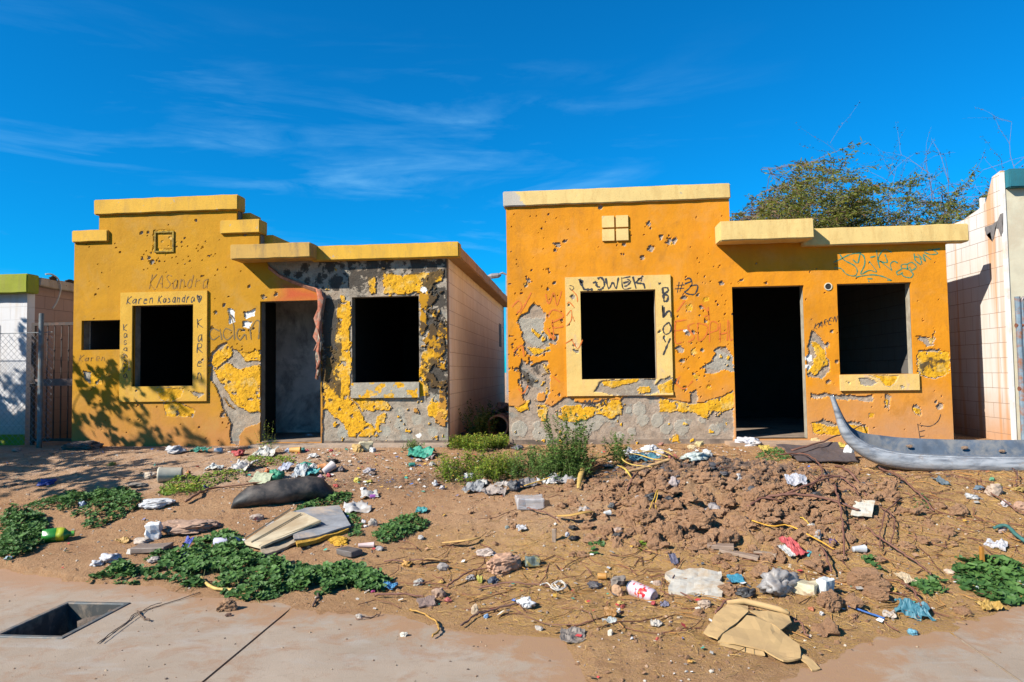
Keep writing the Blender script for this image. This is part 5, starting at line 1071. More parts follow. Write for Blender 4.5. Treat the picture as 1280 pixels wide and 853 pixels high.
# ------------------------------------------------------------------ things left lying about
PX = lambda p, n=1: n*math.hypot(p[0], p[1])/F         # metres that n photograph pixels span at point p
def deform(V, f, amp, seed):
    out = []
    for v in V:
        p = Vector(v)*f + Vector((seed*3.1, seed*1.7, 0)); out.append(mnoise.noise(p) + .5*mnoise.noise(p*2.3) + .25*mnoise.noise(p*5.1))
    return V*(1 + amp*np.array(out))[:, None]
def put(o, p, rot=0, tilt=0, roll=0): o.location = p; o.rotation_euler = (tilt, roll, rot); return o
_n = [0]
def item(kind, px, py, w, h, col, name, label, cat, rot=0, rough=.5, group=None, **k):
    """one piece of rubbish standing where the photograph shows it: w and h in photograph pixels"""
    _n[0] += 1; sd = _n[0]; r = random.Random(sd*13); p = G(px, py + h*.4); W_ = PX(p, w); H_ = PX(p, h)
    if kind in ('bag', 'sheet', 'cup', 'lid'):
        g_ = sum(col)/3; col = tuple(.84*(c*.82 + g_*.18) for c in col)
        if kind != 'bag' and w < 50: w *= .86; h *= .86
        W_ = PX(p, w); H_ = PX(p, h)
    if kind in ('bag', 'sheet') and min(col) > .3: k.setdefault('stain', tuple(c*f for c, f in zip(col, (.80, .68, .56)))); col = tuple(c*.93 for c in col)
    mt = M(col, k.get('ro', .6), k.get('var', .16), k.get('sc', 18), k.get('bump', .3), .004, k.get('stain'), 0, k.get('trans', 0), k.get('alpha', 1))
    if name == 'clod': mt = CL
    if kind == 'bag':
        w *= .84; h *= .84; W_ = PX(p, w); H_ = PX(p, h); V, T = I4; rr_ = np.array([1 + .55*mnoise.noise(Vector(v)*1.3 + Vector((sd*3.1, 0, 0))) - .55*abs(mnoise.noise(Vector(v)*2.7 + Vector((0, sd*2.3, 0)))) - .4*abs(mnoise.noise(Vector(v)*6 + Vector((0, 0, sd*1.7)))) for v in V]); V = V*(rr_*1.12)[:, None]
        V = V*[W_/2, W_/2*.75, H_/2*1.05]; V[:, 2] = np.maximum(V[:, 2], -H_*.32); V[:, 2] += H_*.32; o = npobj(name, V, None, T, mats=[mt], smooth=True)
    elif kind == 'rock':
        V, T = I4 if w > 18 else I3; V = deform(V, 1.1, .5*k.get('r', 1), sd); V = V*np.array([1 - .28*abs(mnoise.noise(Vector(q)*4.3)) + .12*mnoise.noise(Vector(q)*11) for q in V])[:, None]; V = np.sign(V)*np.abs(V)**.8; V = V*[W_/2, W_/2*.7, H_/2]; V[:, 2] += H_*.3; o = npobj(name, V, None, T, mats=[mt])
    elif kind == 'block':
        bm = bmesh.new(); box(bm, -W_/2, W_/2, -W_*k.get('dp', .35), W_*k.get('dp', .35), 0, H_*k.get('hh', .75)); bmesh.ops.bevel(bm, geom=bm.edges[:], offset=min(W_, H_)*.08, segments=1, affect='EDGES'); bmesh.ops.subdivide_edges(bm, edges=bm.edges[:], cuts=2, use_grid_fill=True)
        for v in bm.verts: v.co += mnoise.noise_vector(v.co*14/max(W_, .05)*.2 + Vector((sd, 0, 0)))*min(W_, H_)*k.get('j', .16)
        o = bmobj(name, bm, mt)
    elif kind == 'sheet':
        view = max(.12, (H-p.z)/math.hypot(p.x, p.y)); tl = k.get('tl', .25); dp = min(H_/math.sin(view + tl), W_*1.6); m, n_ = 16, 12; V = []; out = k.get('jag', .14)
        for j in range(n_):
            for i in range(m):
                u, v = i/(m-1)*2-1, j/(n_-1)*2-1; e = 1 + out*mnoise.noise(Vector((math.atan2(v, u)*1.6, sd*2.3, 0)))*2
                x_, y_ = u*W_/2*e, v*dp/2*e; q = Vector((x_/W_*3, y_/W_*3, sd)); z_ = (mnoise.noise(q)*.22 + abs(mnoise.noise(q*2.1))*.16 + mnoise.noise(q*5)*.05)*min(W_, .3)*k.get('cr', 1)
                V.append((x_, y_, z_ + (y_+dp/2)*math.sin(tl) + .012))
        o = npobj(name, V, [(j*m+i, j*m+i+1, (j+1)*m+i+1, (j+1)*m+i) for j in range(n_-1) for i in range(m-1)], mats=[mt], smooth=k.get('sm', False)); md = o.modifiers.new('s', 'SOLIDIFY'); md.thickness = k.get('th', .004)
    elif kind in ('bottle', 'cup', 'can', 'lid', 'bucket'):
        R = H_/2*k.get('rr', 1); L = W_
        prof = {'bottle': [(0, 0), (0, .8), (.03, 1), (.45, .96), (.5, .9), (.55, 1), (.7, .95), (.82, .45), (.88, .34), (.9, .34)], 'cup': [(0, 0), (0, .68), (.03, .7), (.95, .96), (.97, 1.03), (1, 1.0), (.96, .90), (.08, .62), (.07, 0)],
                'can': [(.015, 0), (.015, .82), (0, .86), (.03, .94), (.08, 1), (.92, 1), (.97, .93), (1, .84), (.985, .8), (.985, 0)], 'lid': [(0, 0), (0, .93), (.08, 1), (.9, 1), (1, .96), (1, .86), (.3, .85), (.25, 0)], 'bucket': [(0, 0), (0, .86), (.02, .88), (.9, 1), (.93, 1.05), (1, 1.05), (1, .96), (.05, .84), (.04, 0)]}[kind]
        m = 24; V = []; dn = k.get('dent', .08)
        for a_, rr in prof:
            for q in range(m):
                th = 2*math.pi*q/m; s = 1 + dn*mnoise.noise(Vector((math.cos(th)*1.5, math.sin(th)*1.5, a_*3 + sd))); V.append(((a_-.5)*L, rr*R*s*math.cos(th), rr*R*s*math.sin(th)))
        V = np.array(V); V[:, 2] += R*.92
        Q = [(i*m+q, i*m+(q+1) % m, (i+1)*m+(q+1) % m, (i+1)*m+q) for i in range(len(prof)-1) for q in range(m)]; mats = [mt]; mi = [0]*len(Q)
        if 'band' in k:
            b0, b1, bc = k['band']; mats.append(M(bc, .4, .15, 18, 0)); mi = [1 if b0 <= (prof[i][0]+prof[i+1][0])/2 <= b1 and rr > .5 else 0 for i in range(len(prof)-1) for q in range(m) for rr in (prof[i][1],)]
        o = npobj(name, V, Q, mats=mats, mi=mi, smooth=True)
        if kind == 'bottle':
            cp = npobj('cap', *_cap(L*.40, L*.5, R*.40, R*.92), mats=[M(k.get('cap', (.7, .7, .7)), .4, .1, 9, 0)], smooth=False); cp.parent = o
    put(o, p, rot, k.get('tilt', 0), k.get('roll', 0)); return tag(o, label, cat, group)
def _cap(x0, x1, R, zc, m=14):
    V = [(x, R*math.cos(2*math.pi*q/m), zc + R*math.sin(2*math.pi*q/m)) for x in (x0, x1) for q in range(m)] + [(x0, 0, zc), (x1, 0, zc)]
    return V, [(q, (q+1) % m, m+(q+1) % m, m+q) for q in range(m)], [(2*m, (q+1) % m, q) for q in range(m)] + [(2*m+1, m+q, m+(q+1) % m) for q in range(m)]
def gline(name, pp, rad, col, label, cat, dz=.02, n=6, group=None, taper=0, wob=.01, ro=.7):
    P = [np.array(G(*q[:2], 0)) + [0, 0, (q[2] if len(q) > 2 else dz)] for q in pp]; S = smooth(P, 6); r = random.Random(len(label))
    S = [s + np.array([r.gauss(0, wob*.4), r.gauss(0, wob*.4), r.gauss(0, wob*.3)]) for s in S]
    for s in S: s[2] = max(s[2], gz(s[0], s[1]) + rad*.5)
    R = [rad*(1 - taper*i/len(S))*r.uniform(.9, 1.12) for i in range(len(S))]
    a = Acc(); a.tube([tuple(s) for s in S], R, n); return tag(a.obj(name, M(col, ro, .3, 25, .2), smooth=True), label, cat, group)
def ribbon(name, pp, wid, col, label, cat, dz=.02, group=None, th=.006):
    P = [np.array(G(*q[:2], 0)) + [0, 0, (q[2] if len(q) > 2 else dz)] for q in pp]; S = smooth(P, 6); V = []
    for i, s in enumerate(S):
        t = S[min(i+1, len(S)-1)] - S[max(i-1, 0)]; t /= np.linalg.norm(t)+1e-9; nn = np.array([-t[1], t[0], 0]); nn /= np.linalg.norm(nn)+1e-9; w = wid*(1-.6*abs(2*i/(len(S)-1)-1)**3)
        s[2] = max(s[2], gz(s[0], s[1]) + .004); V += [s - nn*w/2, s + np.array([0, 0, w*.12]), s + nn*w/2]
    o = npobj(name, V, [(3*i+k, 3*i+k+1, 3*i+k+4, 3*i+k+3) for i in range(len(S)-1) for k in (0, 1)], mats=[M(col, .8, .3, 25, .3)], smooth=True); md = o.modifiers.new('s', 'SOLIDIFY'); md.thickness = th
    return tag(o, label, cat, group)
def polyslab(name, pp, dz, th, mat, parent=None, jit=.004, gnd=None, seed=1, cuts=4):
    """a flat piece whose corners rest where the given pixels meet the ground; dz one height or one per corner"""
    bm = bmesh.new(); dzs = dz if isinstance(dz, (list, tuple)) else [dz]*len(pp)
    top = [Vector(G(q[0], q[1], 0)) + Vector((0, 0, d)) for q, d in zip(pp, dzs)]
    vs = [bm.verts.new(v) for v in top]; f = bm.faces.new(vs); r = bmesh.ops.extrude_face_region(bm, geom=[f])
    for v in [g for g in r['geom'] if isinstance(g, bmesh.types.BMVert)]: v.co.z -= th
    bmesh.ops.triangulate(bm, faces=[q for q in bm.faces if len(q.verts) > 4]); bmesh.ops.subdivide_edges(bm, edges=bm.edges[:], cuts=cuts, use_grid_fill=True)
    for v in bm.verts: v.co += mnoise.noise_vector(v.co*7 + Vector((seed, 0, 0)))*jit*2 + mnoise.noise_vector(v.co*25)*jit
    return bmobj(name, bm, mat, parent)
WHITE = (.78, .78, .80)
# black rubber tube: a long sagging, flattened sausage
def rubber_tube():
    a, b = G(280, 642), G(416, 626); a = Vector(a); b = Vector(b); n = 26; m = 20; V = []; L = b-a; d = L.normalized(); s = d.cross(Vector((0, 0, 1))).normalized()
    for i in range(n):
        u = i/(n-1); e = max(.03, (1-abs(2*u-1)**3.2))**.55; p = a + L*u; gzv = gz(p.x, p.y + .08); rw, rh = .155*e*(1.04-.15*u), .118*e*(.86+.3*u)
        for k in range(m):
            w = 2*math.pi*k/m; c = math.cos(w); sn = math.sin(w); q = p - s*0 + Vector((0, .10, 0)) + s*rw*c + Vector((0, 0, rh*(.82 + sn)*(1-.12*math.exp(-((w-2.2)/.25)**2))))
            q.z += gzv - p.z; q += mnoise.noise_vector(q*6)*.02 + mnoise.noise_vector(q*19)*.006 - s*0 + Vector((0, 0, -.02*abs(mnoise.noise(Vector((q.x*9, q.z*14, 0)))))); V.append(tuple(q))
    Q = [(i*m+k, i*m+(k+1) % m, (i+1)*m+(k+1) % m, (i+1)*m+k) for i in range(n-1) for k in range(m)]
    c = len(V); V += [tuple(sum((Vector(v) for v in V[:m]), Vector())/m), tuple(sum((Vector(v) for v in V[-m:]), Vector())/m)]
    T = [(c, (k+1) % m, k) for k in range(m)] + [(c+1, (n-1)*m+k, (n-1)*m+(k+1) % m) for k in range(m)]
    mt, nt, bs = newmat('dusty black rubber'); nn = NT(nt); v = nn.co(); cc = nn.mix(nn.rng(nn.noise(v, 6, 6, .72, .3), .44, .60), c4((.018, .018, .019)), c4((.10, .08, .066))); nt.links.new(cc, bs.inputs['Base Color']); bs.inputs['Roughness'].default_value = .62
    nt.links.new(nn.bump(nn.noise(v, 50, 4, .7), .35, .005), bs.inputs['Normal'])
    tag(npobj('rubber_tube', V, Q, T, [mt], smooth=True), 'long black dusty rubber tube lying like a sausage on the dirt', 'rubber tube')
rubber_tube()

def broken_panels():
    grey = M((.27, .28, .30), .8, .35, 7, .5, .006, stain=(.44, .35, .27)); foam = M((.60, .33, .03), .9, .4, 30, .9, .012)
    t = thing('wall_panel', G(400, 668), 'blue-grey broken panel with a yellow foam underside, half under the slatted board', 'panel')
    polyslab('face', [(362, 650), (384, 644), (424, 641), (438, 664), (400, 678), (368, 686)], [.07, .07, .07, .05, .06, .07], .014, grey, t, .003, seed=3)
    polyslab('foam_core', [(363, 652), (385, 646), (423, 643), (436, 666), (400, 680), (372, 690)], [.055, .055, .055, .035, .045, .055], .03, foam, t, .006, seed=4)
    wood = M((.42, .33, .20), .8, .3, 4, .4, stain=(.28, .19, .10)); pale = M((.55, .46, .31), .8, .25, 5, .4, stain=(.40, .30, .18))
    t = thing('wooden_board', G(350, 678), 'pale weathered door panel with two grooves, lying over the grey panel', 'board')
    polyslab('panel', [(304, 686), (362, 652), (380, 655), (402, 666), (340, 690), (326, 694)], [.05, .09, .10, .095, .08, .06], .016, pale, t, .002, seed=6)
    for k, (q, w) in enumerate((([(306, 683), (364, 650)], 0), ([(314, 688), (376, 658)], 0), ([(324, 693), (401, 667)], 0))):
        A_ = np.array(G(*q[0])) + [0, 0, .062]; B_ = np.array(G(*q[1])) + [0, 0, .108 if k else .1]; a = Acc(); a.tube([tuple(A_), tuple((A_+B_)/2), tuple(B_)], .007, 4); a.obj('moulding', wood, t)
broken_panels()
tag(polyslab('wood_splinter', [(325, 690), (372, 678), (376, 682), (345, 694), (327, 698)], [.05, .05, .05, .03, .03], .02, M((.34, .27, .19), .9, .4, 12, .6), None, .006), 'dark splintered strip of wood under the pale weathered board', 'wood')

def cardboard():
    c1 = M((.50, .33, .145), .85, .12, 6, .25, stain=(.44, .285, .13)); t = thing('cardboard_sheet', G(945, 805), 'crumpled brown cardboard sheet folded over on the dirt beside the pavement', 'cardboard')
    for i, (pp, dz) in enumerate((([(880, 798), (893, 783), (911, 770), (934, 773), (936, 781), (912, 797), (898, 806)], [.04, .06, .07, .07, .07, .05, .03]),
        ([(898, 806), (934, 782), (960, 784), (972, 795), (1000, 818), (1002, 831), (980, 833), (955, 820)], [.02, .05, .05, .06, .05, .03, .03, .03]), ([(900, 808), (925, 800), (950, 812), (955, 822), (925, 815)], [.014, .02, .03, .014, .014]),
        ([(936, 778), (960, 779), (987, 783), (990, 790), (976, 800), (962, 792)], [.07, .07, .06, .05, .05, .06]), ([(975, 800), (990, 812), (1012, 828), (1026, 838), (1016, 841), (998, 826)], [.05, .04, .03, .014, .014, .03]))):
        polyslab('flap', pp, dz, .008, c1, t, .006, seed=i*3)
    A_ = [np.array(G(*q)) + [0, 0, .075] for q in ((910, 770), (930, 768), (955, 774), (975, 779), (987, 784))]; a = Acc(); a.tube([tuple(v) for v in A_], [.012, .02, .018, .018, .01], 7); a.obj('folded_edge', c1, t, True)
cardboard()

def bumper():
    Y = 7.35; path = [(1041, 494), (1048, 512), (1056, 530), (1066, 544), (1080, 554), (1100, 562), (1130, 567.5), (1170, 570), (1215, 571.5), (1260, 572), (1310, 572), (1370, 571), (1430, 569), (1480, 562)]
    P = [np.array(onY(a, b, Y)) for a, b in path]; P = np.array(smooth(P, 6)); n = len(P); T = np.gradient(P, axis=0); T /= np.linalg.norm(T, axis=1)[:, None]; Nn = np.stack([-T[:, 1], T[:, 0]], 1)
    s = np.concatenate([[0], np.cumsum(np.linalg.norm(np.diff(P, axis=0), axis=1))]); sc = .20 + .80*sst(0, .95, s)
    outer = [(-.010, .012), (-.030, .006), (-.048, -.02), (-.066, -.07), (-.060, -.115), (-.03, -.150), (.03, -.165), (.12, -.15), (.21, -.08), (.265, .05), (.285, .145)]
    inner = [(-.008, .010), (-.012, -.04), (.0, -.095), (.05, -.125), (.12, -.12), (.19, -.055), (.235, .05), (.262, .146), (.285, .147)]
    t = thing('car_bumper', (4.4, Y, .4), 'curved grey car bumper lying on its face, one end curling up like a prow', 'car bumper')
    def sweep(sec, off=0):
        V = [(P[i][0] + Nn[i][0]*v*sc[i], Y + u*sc[i], P[i][1] + Nn[i][1]*v*sc[i]) for i in range(n) for u, v in sec]; m = len(sec); return V, [(i*m+k, i*m+k+1, (i+1)*m+k+1, (i+1)*m+k) for i in range(n-1) for k in range(m-1)]
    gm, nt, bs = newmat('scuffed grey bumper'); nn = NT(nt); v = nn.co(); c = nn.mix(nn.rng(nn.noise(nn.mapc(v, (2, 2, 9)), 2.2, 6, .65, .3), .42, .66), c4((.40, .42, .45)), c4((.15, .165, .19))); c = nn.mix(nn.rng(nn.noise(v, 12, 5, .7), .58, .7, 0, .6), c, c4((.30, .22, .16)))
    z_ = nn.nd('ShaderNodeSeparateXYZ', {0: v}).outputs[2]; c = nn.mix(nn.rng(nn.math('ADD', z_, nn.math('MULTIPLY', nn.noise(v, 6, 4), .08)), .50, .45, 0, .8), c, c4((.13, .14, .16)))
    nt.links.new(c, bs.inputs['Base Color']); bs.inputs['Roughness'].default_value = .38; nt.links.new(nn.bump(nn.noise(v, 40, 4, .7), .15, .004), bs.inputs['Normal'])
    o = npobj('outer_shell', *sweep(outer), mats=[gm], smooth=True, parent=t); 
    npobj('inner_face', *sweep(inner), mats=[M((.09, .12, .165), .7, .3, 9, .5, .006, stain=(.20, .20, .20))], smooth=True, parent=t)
    a = Acc(); a.tube([(P[i][0] + Nn[i][0]*.012*sc[i], Y-.02*sc[i], P[i][1] + Nn[i][1]*.012*sc[i]) for i in range(0, n, 2)], [.007*sc[i]+.0015 for i in range(0, n, 2)], 6); a.obj('trim', M((.5, .52, .54), .25, .2, 20, 0, metal=.7), t, True)
    a = Acc(); a.tube([(P[i][0] + Nn[i][0]*-.012*sc[i], Y-.037*sc[i], P[i][1] - Nn[i][1]*.012*sc[i]) for i in range(0, n, 2)], [.0045*sc[i]+.001 for i in range(0, n, 2)], 5); a.obj('groove', M((.05, .05, .06), .5, .2, 20, 0), t, True)
    for px, py in ((1137, 558), (1206, 560), (1253, 564)):
        x, z = onY(px, py, Y+.2); a = item('rock', 100, 700, 8, 4, (.30, .19, .12), 'dried_mud', 'x', 'x'); a.location = (x, Y+.205, z-.01); a.scale = (1.1, .5, 1)
        for key in ('label', 'category'): del a[key]
        a.parent = t; a.matrix_parent_inverse = Matrix.Translation(-t.location)
bumper()

def clay_pipe():
    Y = 10.35; x, z = onY(622, 533, Y); m = 28; V = []
    for r_, y in ((.168, Y), (.168, Y+.9), (.140, Y+.9), (.140, Y+.01), (.150, Y-.004), (.162, Y-.004)): V += [(x + r_*math.cos(2*math.pi*k/m), y, z + r_*math.sin(2*math.pi*k/m)) for k in range(m)]
    Q = [(i*m+k, i*m+(k+1) % m, ((i+1) % 6)*m+(k+1) % m, ((i+1) % 6)*m+k) for i in range(6) for k in range(m)]
    tag(npobj('clay_pipe', V, Q, mats=[M((.30, .17, .11), .8, .3, 9, .4, stain=(.45, .30, .2))], smooth=False), 'round clay pipe lying in the shaded alley, its open end towards the street', 'pipe')
clay_pipe()
def rubble_alley():
    for i, (px, py, w, h) in enumerate(((586, 545, 26, 10), (604, 549, 40, 9), (627, 510, 18, 12), (618, 515, 12, 8))):
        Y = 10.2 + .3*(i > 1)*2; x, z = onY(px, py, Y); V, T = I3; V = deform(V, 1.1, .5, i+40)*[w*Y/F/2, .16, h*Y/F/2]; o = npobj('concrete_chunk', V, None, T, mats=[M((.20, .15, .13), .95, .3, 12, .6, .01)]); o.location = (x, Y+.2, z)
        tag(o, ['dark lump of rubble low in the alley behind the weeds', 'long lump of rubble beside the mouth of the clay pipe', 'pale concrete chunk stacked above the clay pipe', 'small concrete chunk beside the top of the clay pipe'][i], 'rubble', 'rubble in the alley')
rubble_alley()
def brace_pile():   # rubble the chunks by the pipe rest on
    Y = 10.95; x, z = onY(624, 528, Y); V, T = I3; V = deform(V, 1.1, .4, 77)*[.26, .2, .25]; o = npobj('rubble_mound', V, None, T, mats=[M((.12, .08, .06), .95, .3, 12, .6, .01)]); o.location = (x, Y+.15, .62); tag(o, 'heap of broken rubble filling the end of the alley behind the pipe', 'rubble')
brace_pile()

# bent wire and hose on the pavement
gline('wire', [(122, 806), (140, 792), (160, 778), (166, 770), (180, 765), (210, 755), (250, 742)], .0028, (.12, .08, .06), 'thin rusty wire trailing over the pavement beside the meter pit', 'wire', .006, 5, wob=.003)
gline('wire', [(126, 806), (146, 791), (162, 779), (172, 772), (186, 761), (202, 756)], .0024, (.12, .08, .06), 'shorter rusty wire doubled beside the long one on the pavement', 'wire', .012, 5, wob=.003)
gline('twig', [(172, 766), (176, 772), (187, 778)], .005, (.13, .08, .05), 'short black forked twig lying on the rusty wires', 'twig', .01, 5)
gline('hose', [(250, 725), (258, 733), (268, 739), (282, 741), (300, 741), (318, 738)], .011, (.60, .42, .12), 'cut piece of yellow hose poking out of the mallow', 'hose', .02, 8, wob=.002)
gline('stalk', [(512, 766), (530, 772), (545, 782), (549, 791), (541, 800)], .006, (.46, .25, .05), 'curved orange stalk lying at the pavement edge', 'stalk', .02, 6)
gline('root', [(575, 787), (592, 775), (610, 768), (640, 760), (665, 757)], .006, (.16, .08, .06), 'dark curved root resting on straw by the pavement', 'root', .02, 6)
gline('root', [(398, 743), (396, 752), (391, 760)], .007, (.12, .07, .05), 'short black stick on the pavement below the mallow', 'stick', .012, 6)
gline('twig', [(445, 776), (460, 774), (475, 770)], .004, (.2, .11, .07), 'thin twig alone on the bare pavement', 'twig', .008, 5)
gline('branch', [(232, 631), (250, 620), (270, 613), (300, 610), (330, 606)], .014, (.28, .14, .08), 'long brown stick pointing at the black rubber tube', 'stick', .03, 7, taper=.4)
gline('pole', [(783, 601), (800, 596), (820, 590), (838, 584)], .015, (.50, .30, .13), 'pale straight stick lying across the palm strips', 'stick', .07, 7)
BR = [([(948, 632, .05), (985, 631, .08), (1030, 636, .08), (1075, 646, .05)], .013, 'reddish branch running level across the heap below the bumper'), ([(982, 628, .06), (1010, 621, .09), (1040, 611, .10), (1058, 606, .06)], .010, 'branch slanting up from the level red branch'),
      ([(975, 577, .08), (1005, 578, .09), (1020, 588, .10), (1028, 600, .07), (1018, 612, .05), (1008, 620, .03)], .009, 'hooped branch curling round the foil scrap'), ([(990, 577, .12), (1030, 569, .16), (1060, 560, .20), (1082, 553, .25)], .010, 'thin red branch leaning onto the prow of the bumper'),
      ([(1045, 589, .05), (1060, 600, .08), (1074, 612, .05), (1084, 625, .03)], .014, 'thick dark branch below the curl of the bumper'), ([(1030, 604, .06), (1050, 608, .08), (1066, 616, .05), (1074, 625, .03)], .009, 'short branch crossing the thick dark one'),
      ([(1098, 590, .04), (1120, 603, .07), (1145, 622, .06), (1168, 644, .03)], .010, 'long branch sloping down under the middle of the bumper'), ([(1044, 612, .05), (1050, 640, .06), (1054, 670, .05), (1056, 700, .03)], .009, 'branch hanging straight down the slope by the purple scrap'),
      ([(1085, 668, .04), (1110, 690, .06), (1140, 708, .05), (1165, 724, .03)], .008, 'branch running down to the mallow rosette'), ([(1128, 738, .05), (1140, 752, .08), (1152, 768, .05)], .008, 'red twig standing out of the teal rag'),
      ([(1024, 690, .03), (1032, 702, .06), (1040, 724, .05)], .009, 'dark red root between the cream brick and the bag'), ([(935, 640, .04), (955, 634, .07), (978, 635, .05)], .010, 'stub of dark branch at the ash covered lumps'),
      ([(1100, 640, .04), (1118, 660, .06), (1112, 690, .03)], .006, 'thin arched twig above the small mallow leaves'), ([(1125, 630, .04), (1105, 655, .06), (1100, 690, .03)], .006, 'second arched twig crossing the first'),
      ([(480, 705, .02), (520, 707, .04), (560, 705, .02)], .006, 'red root beside the yellow peel'), ([(560, 738, .02), (580, 728, .05), (600, 720, .05), (640, 712, .03)], .007, 'root in front of the big pink stone'), ([(600, 738, .02), (640, 736, .04), (690, 738, .02)], .006, 'root lying beside the white foam lump'),
      ([(470, 748, .02), (500, 748, .03), (530, 750, .02)], .008, 'red stick by the pink scrap'), ([(660, 640, .03), (680, 648, .05), (700, 655, .02)], .006, 'grey twig before the clear food box'), ([(783, 618, .03), (792, 605, .06), (800, 595, .03)], .008, 'dark stick in the ash left of the heap top'),
      ([(1233, 616, .03), (1255, 634, .05), (1285, 652, .03)], .007, 'pale straight stick near the picture edge below the bumper'), ([(1266, 590, .03), (1272, 600, .05), (1270, 612, .02)], .007, 'dark twig under the far end of the bumper'), ([(620, 750, .01), (680, 782, .01), (740, 781, .02)], .003, 'very thin red stem along the pavement edge'),
      ([(985, 775, .02), (1000, 788, .04), (1010, 800, .02)], .006, 'twig beyond the cardboard sheet'), ([(895, 770, .02), (910, 762, .05), (925, 758, .03)], .008, 'brown stick above the cardboard sheet')]
for pp, r_, lb in BR: gline('branch', pp, r_, (.20, .085, .055), lb if len(lb.split()) > 3 else lb + ' on the dirt', 'branch', group='branches on the heap', taper=.35, wob=.012)
gline('cable', [(940, 659, .05), (965, 668, .06), (985, 672, .09), (1010, 681, .07), (1043, 692, .03)], .0055, (.70, .35, .03), 'orange yellow cane lying over the red and white packet', 'cane', n=6, wob=.003)
gline('cane', [(996, 652, .05), (1004, 658, .06), (1014, 665, .03)], .005, (.66, .42, .05), 'short yellow cane above the orange one', 'cane', n=6)
gline('straw_pipe', [(1058, 761), (1078, 768), (1106, 778)], .006, (.03, .13, .42), 'thin blue plastic strip lying before the teal rag', 'plastic strip', .02, 6, wob=.001)
gline('hose', [(1242, 667, .04), (1258, 671, .08), (1272, 680, .06), (1290, 690, .04)], .013, (.04, .15, .13), 'dark green hose piece at the picture edge', 'hose', n=8, wob=.002)
gline('cord', [(820, 640, .03), (822, 625, .08), (812, 645, .05), (800, 660, .03)], .004, (.62, .38, .04), 'yellow cord looped by the grey can on the heap', 'cord', n=5)
gline('rope', [(676, 738), (684, 735), (692, 742), (702, 742), (708, 738), (702, 732), (694, 735), (698, 742), (690, 738), (696, 733), (704, 735), (706, 741), (697, 744), (688, 741)], .0045, (.60, .55, .48), 'knotted off-white rope on the straw', 'rope', .03, 6, wob=.006)
PALM = [([(790, 581, .10), (765, 583, .12), (740, 588, .10), (728, 600, .08), (723, 615, .03)], .060, (.52, .34, .09), 'broad tan palm strip bending down the heap'), ([(758, 582, .08), (735, 586, .10), (712, 595, .08), (690, 603, .05), (655, 612, .03)], .030, (.60, .38, .08), 'long narrow palm strip trailing to the grey bag'),
        ([(780, 576, .10), (778, 586, .10), (790, 592, .08), (815, 592, .06)], .018, (.66, .45, .10), 'yellow frond curling under the pale stick'), ([(785, 578, .10), (800, 582, .10), (820, 586, .08), (842, 582, .05)], .018, (.66, .46, .10), 'yellow frond along the top of the heap'), ([(790, 574, .08), (815, 577, .10), (835, 580, .06)], .016, (.62, .42, .09), 'thin yellow frond in front of the teal sheet'),
        ([(800, 577, .09), (830, 576, .09), (846, 582, .05)], .014, (.64, .44, .10), 'upper yellow frond touching the red cup'), ([(772, 590, .06), (782, 598, .08), (790, 603, .03)], .022, (.60, .40, .06), 'short stub of frond left of the pale stick'), ([(770, 598, .05), (775, 612, .03)], .02, (.10, .07, .05), 'dark dried frond hanging below the palm strips'),
        ([(697, 652, .04), (712, 656, .07), (730, 654, .08), (742, 650, .06)], .060, (.50, .29, .07), 'curled ochre bark strip in mid slope'), ([(553, 684, .03), (575, 687, .06), (590, 683, .05), (600, 676, .02)], .045, (.52, .31, .10), 'curled tan bark on the smooth slope'), ([(518, 708, .03), (535, 706, .04), (552, 706, .03)], .03, (.44, .25, .09), 'brown bark strip right of the yellow peel')]
for pp, w, c, lb in PALM: ribbon('palm_strip', pp, w, c, lb + (' of earth' if len(lb.split()) < 5 else ''), 'palm strip', group='dry palm strips')

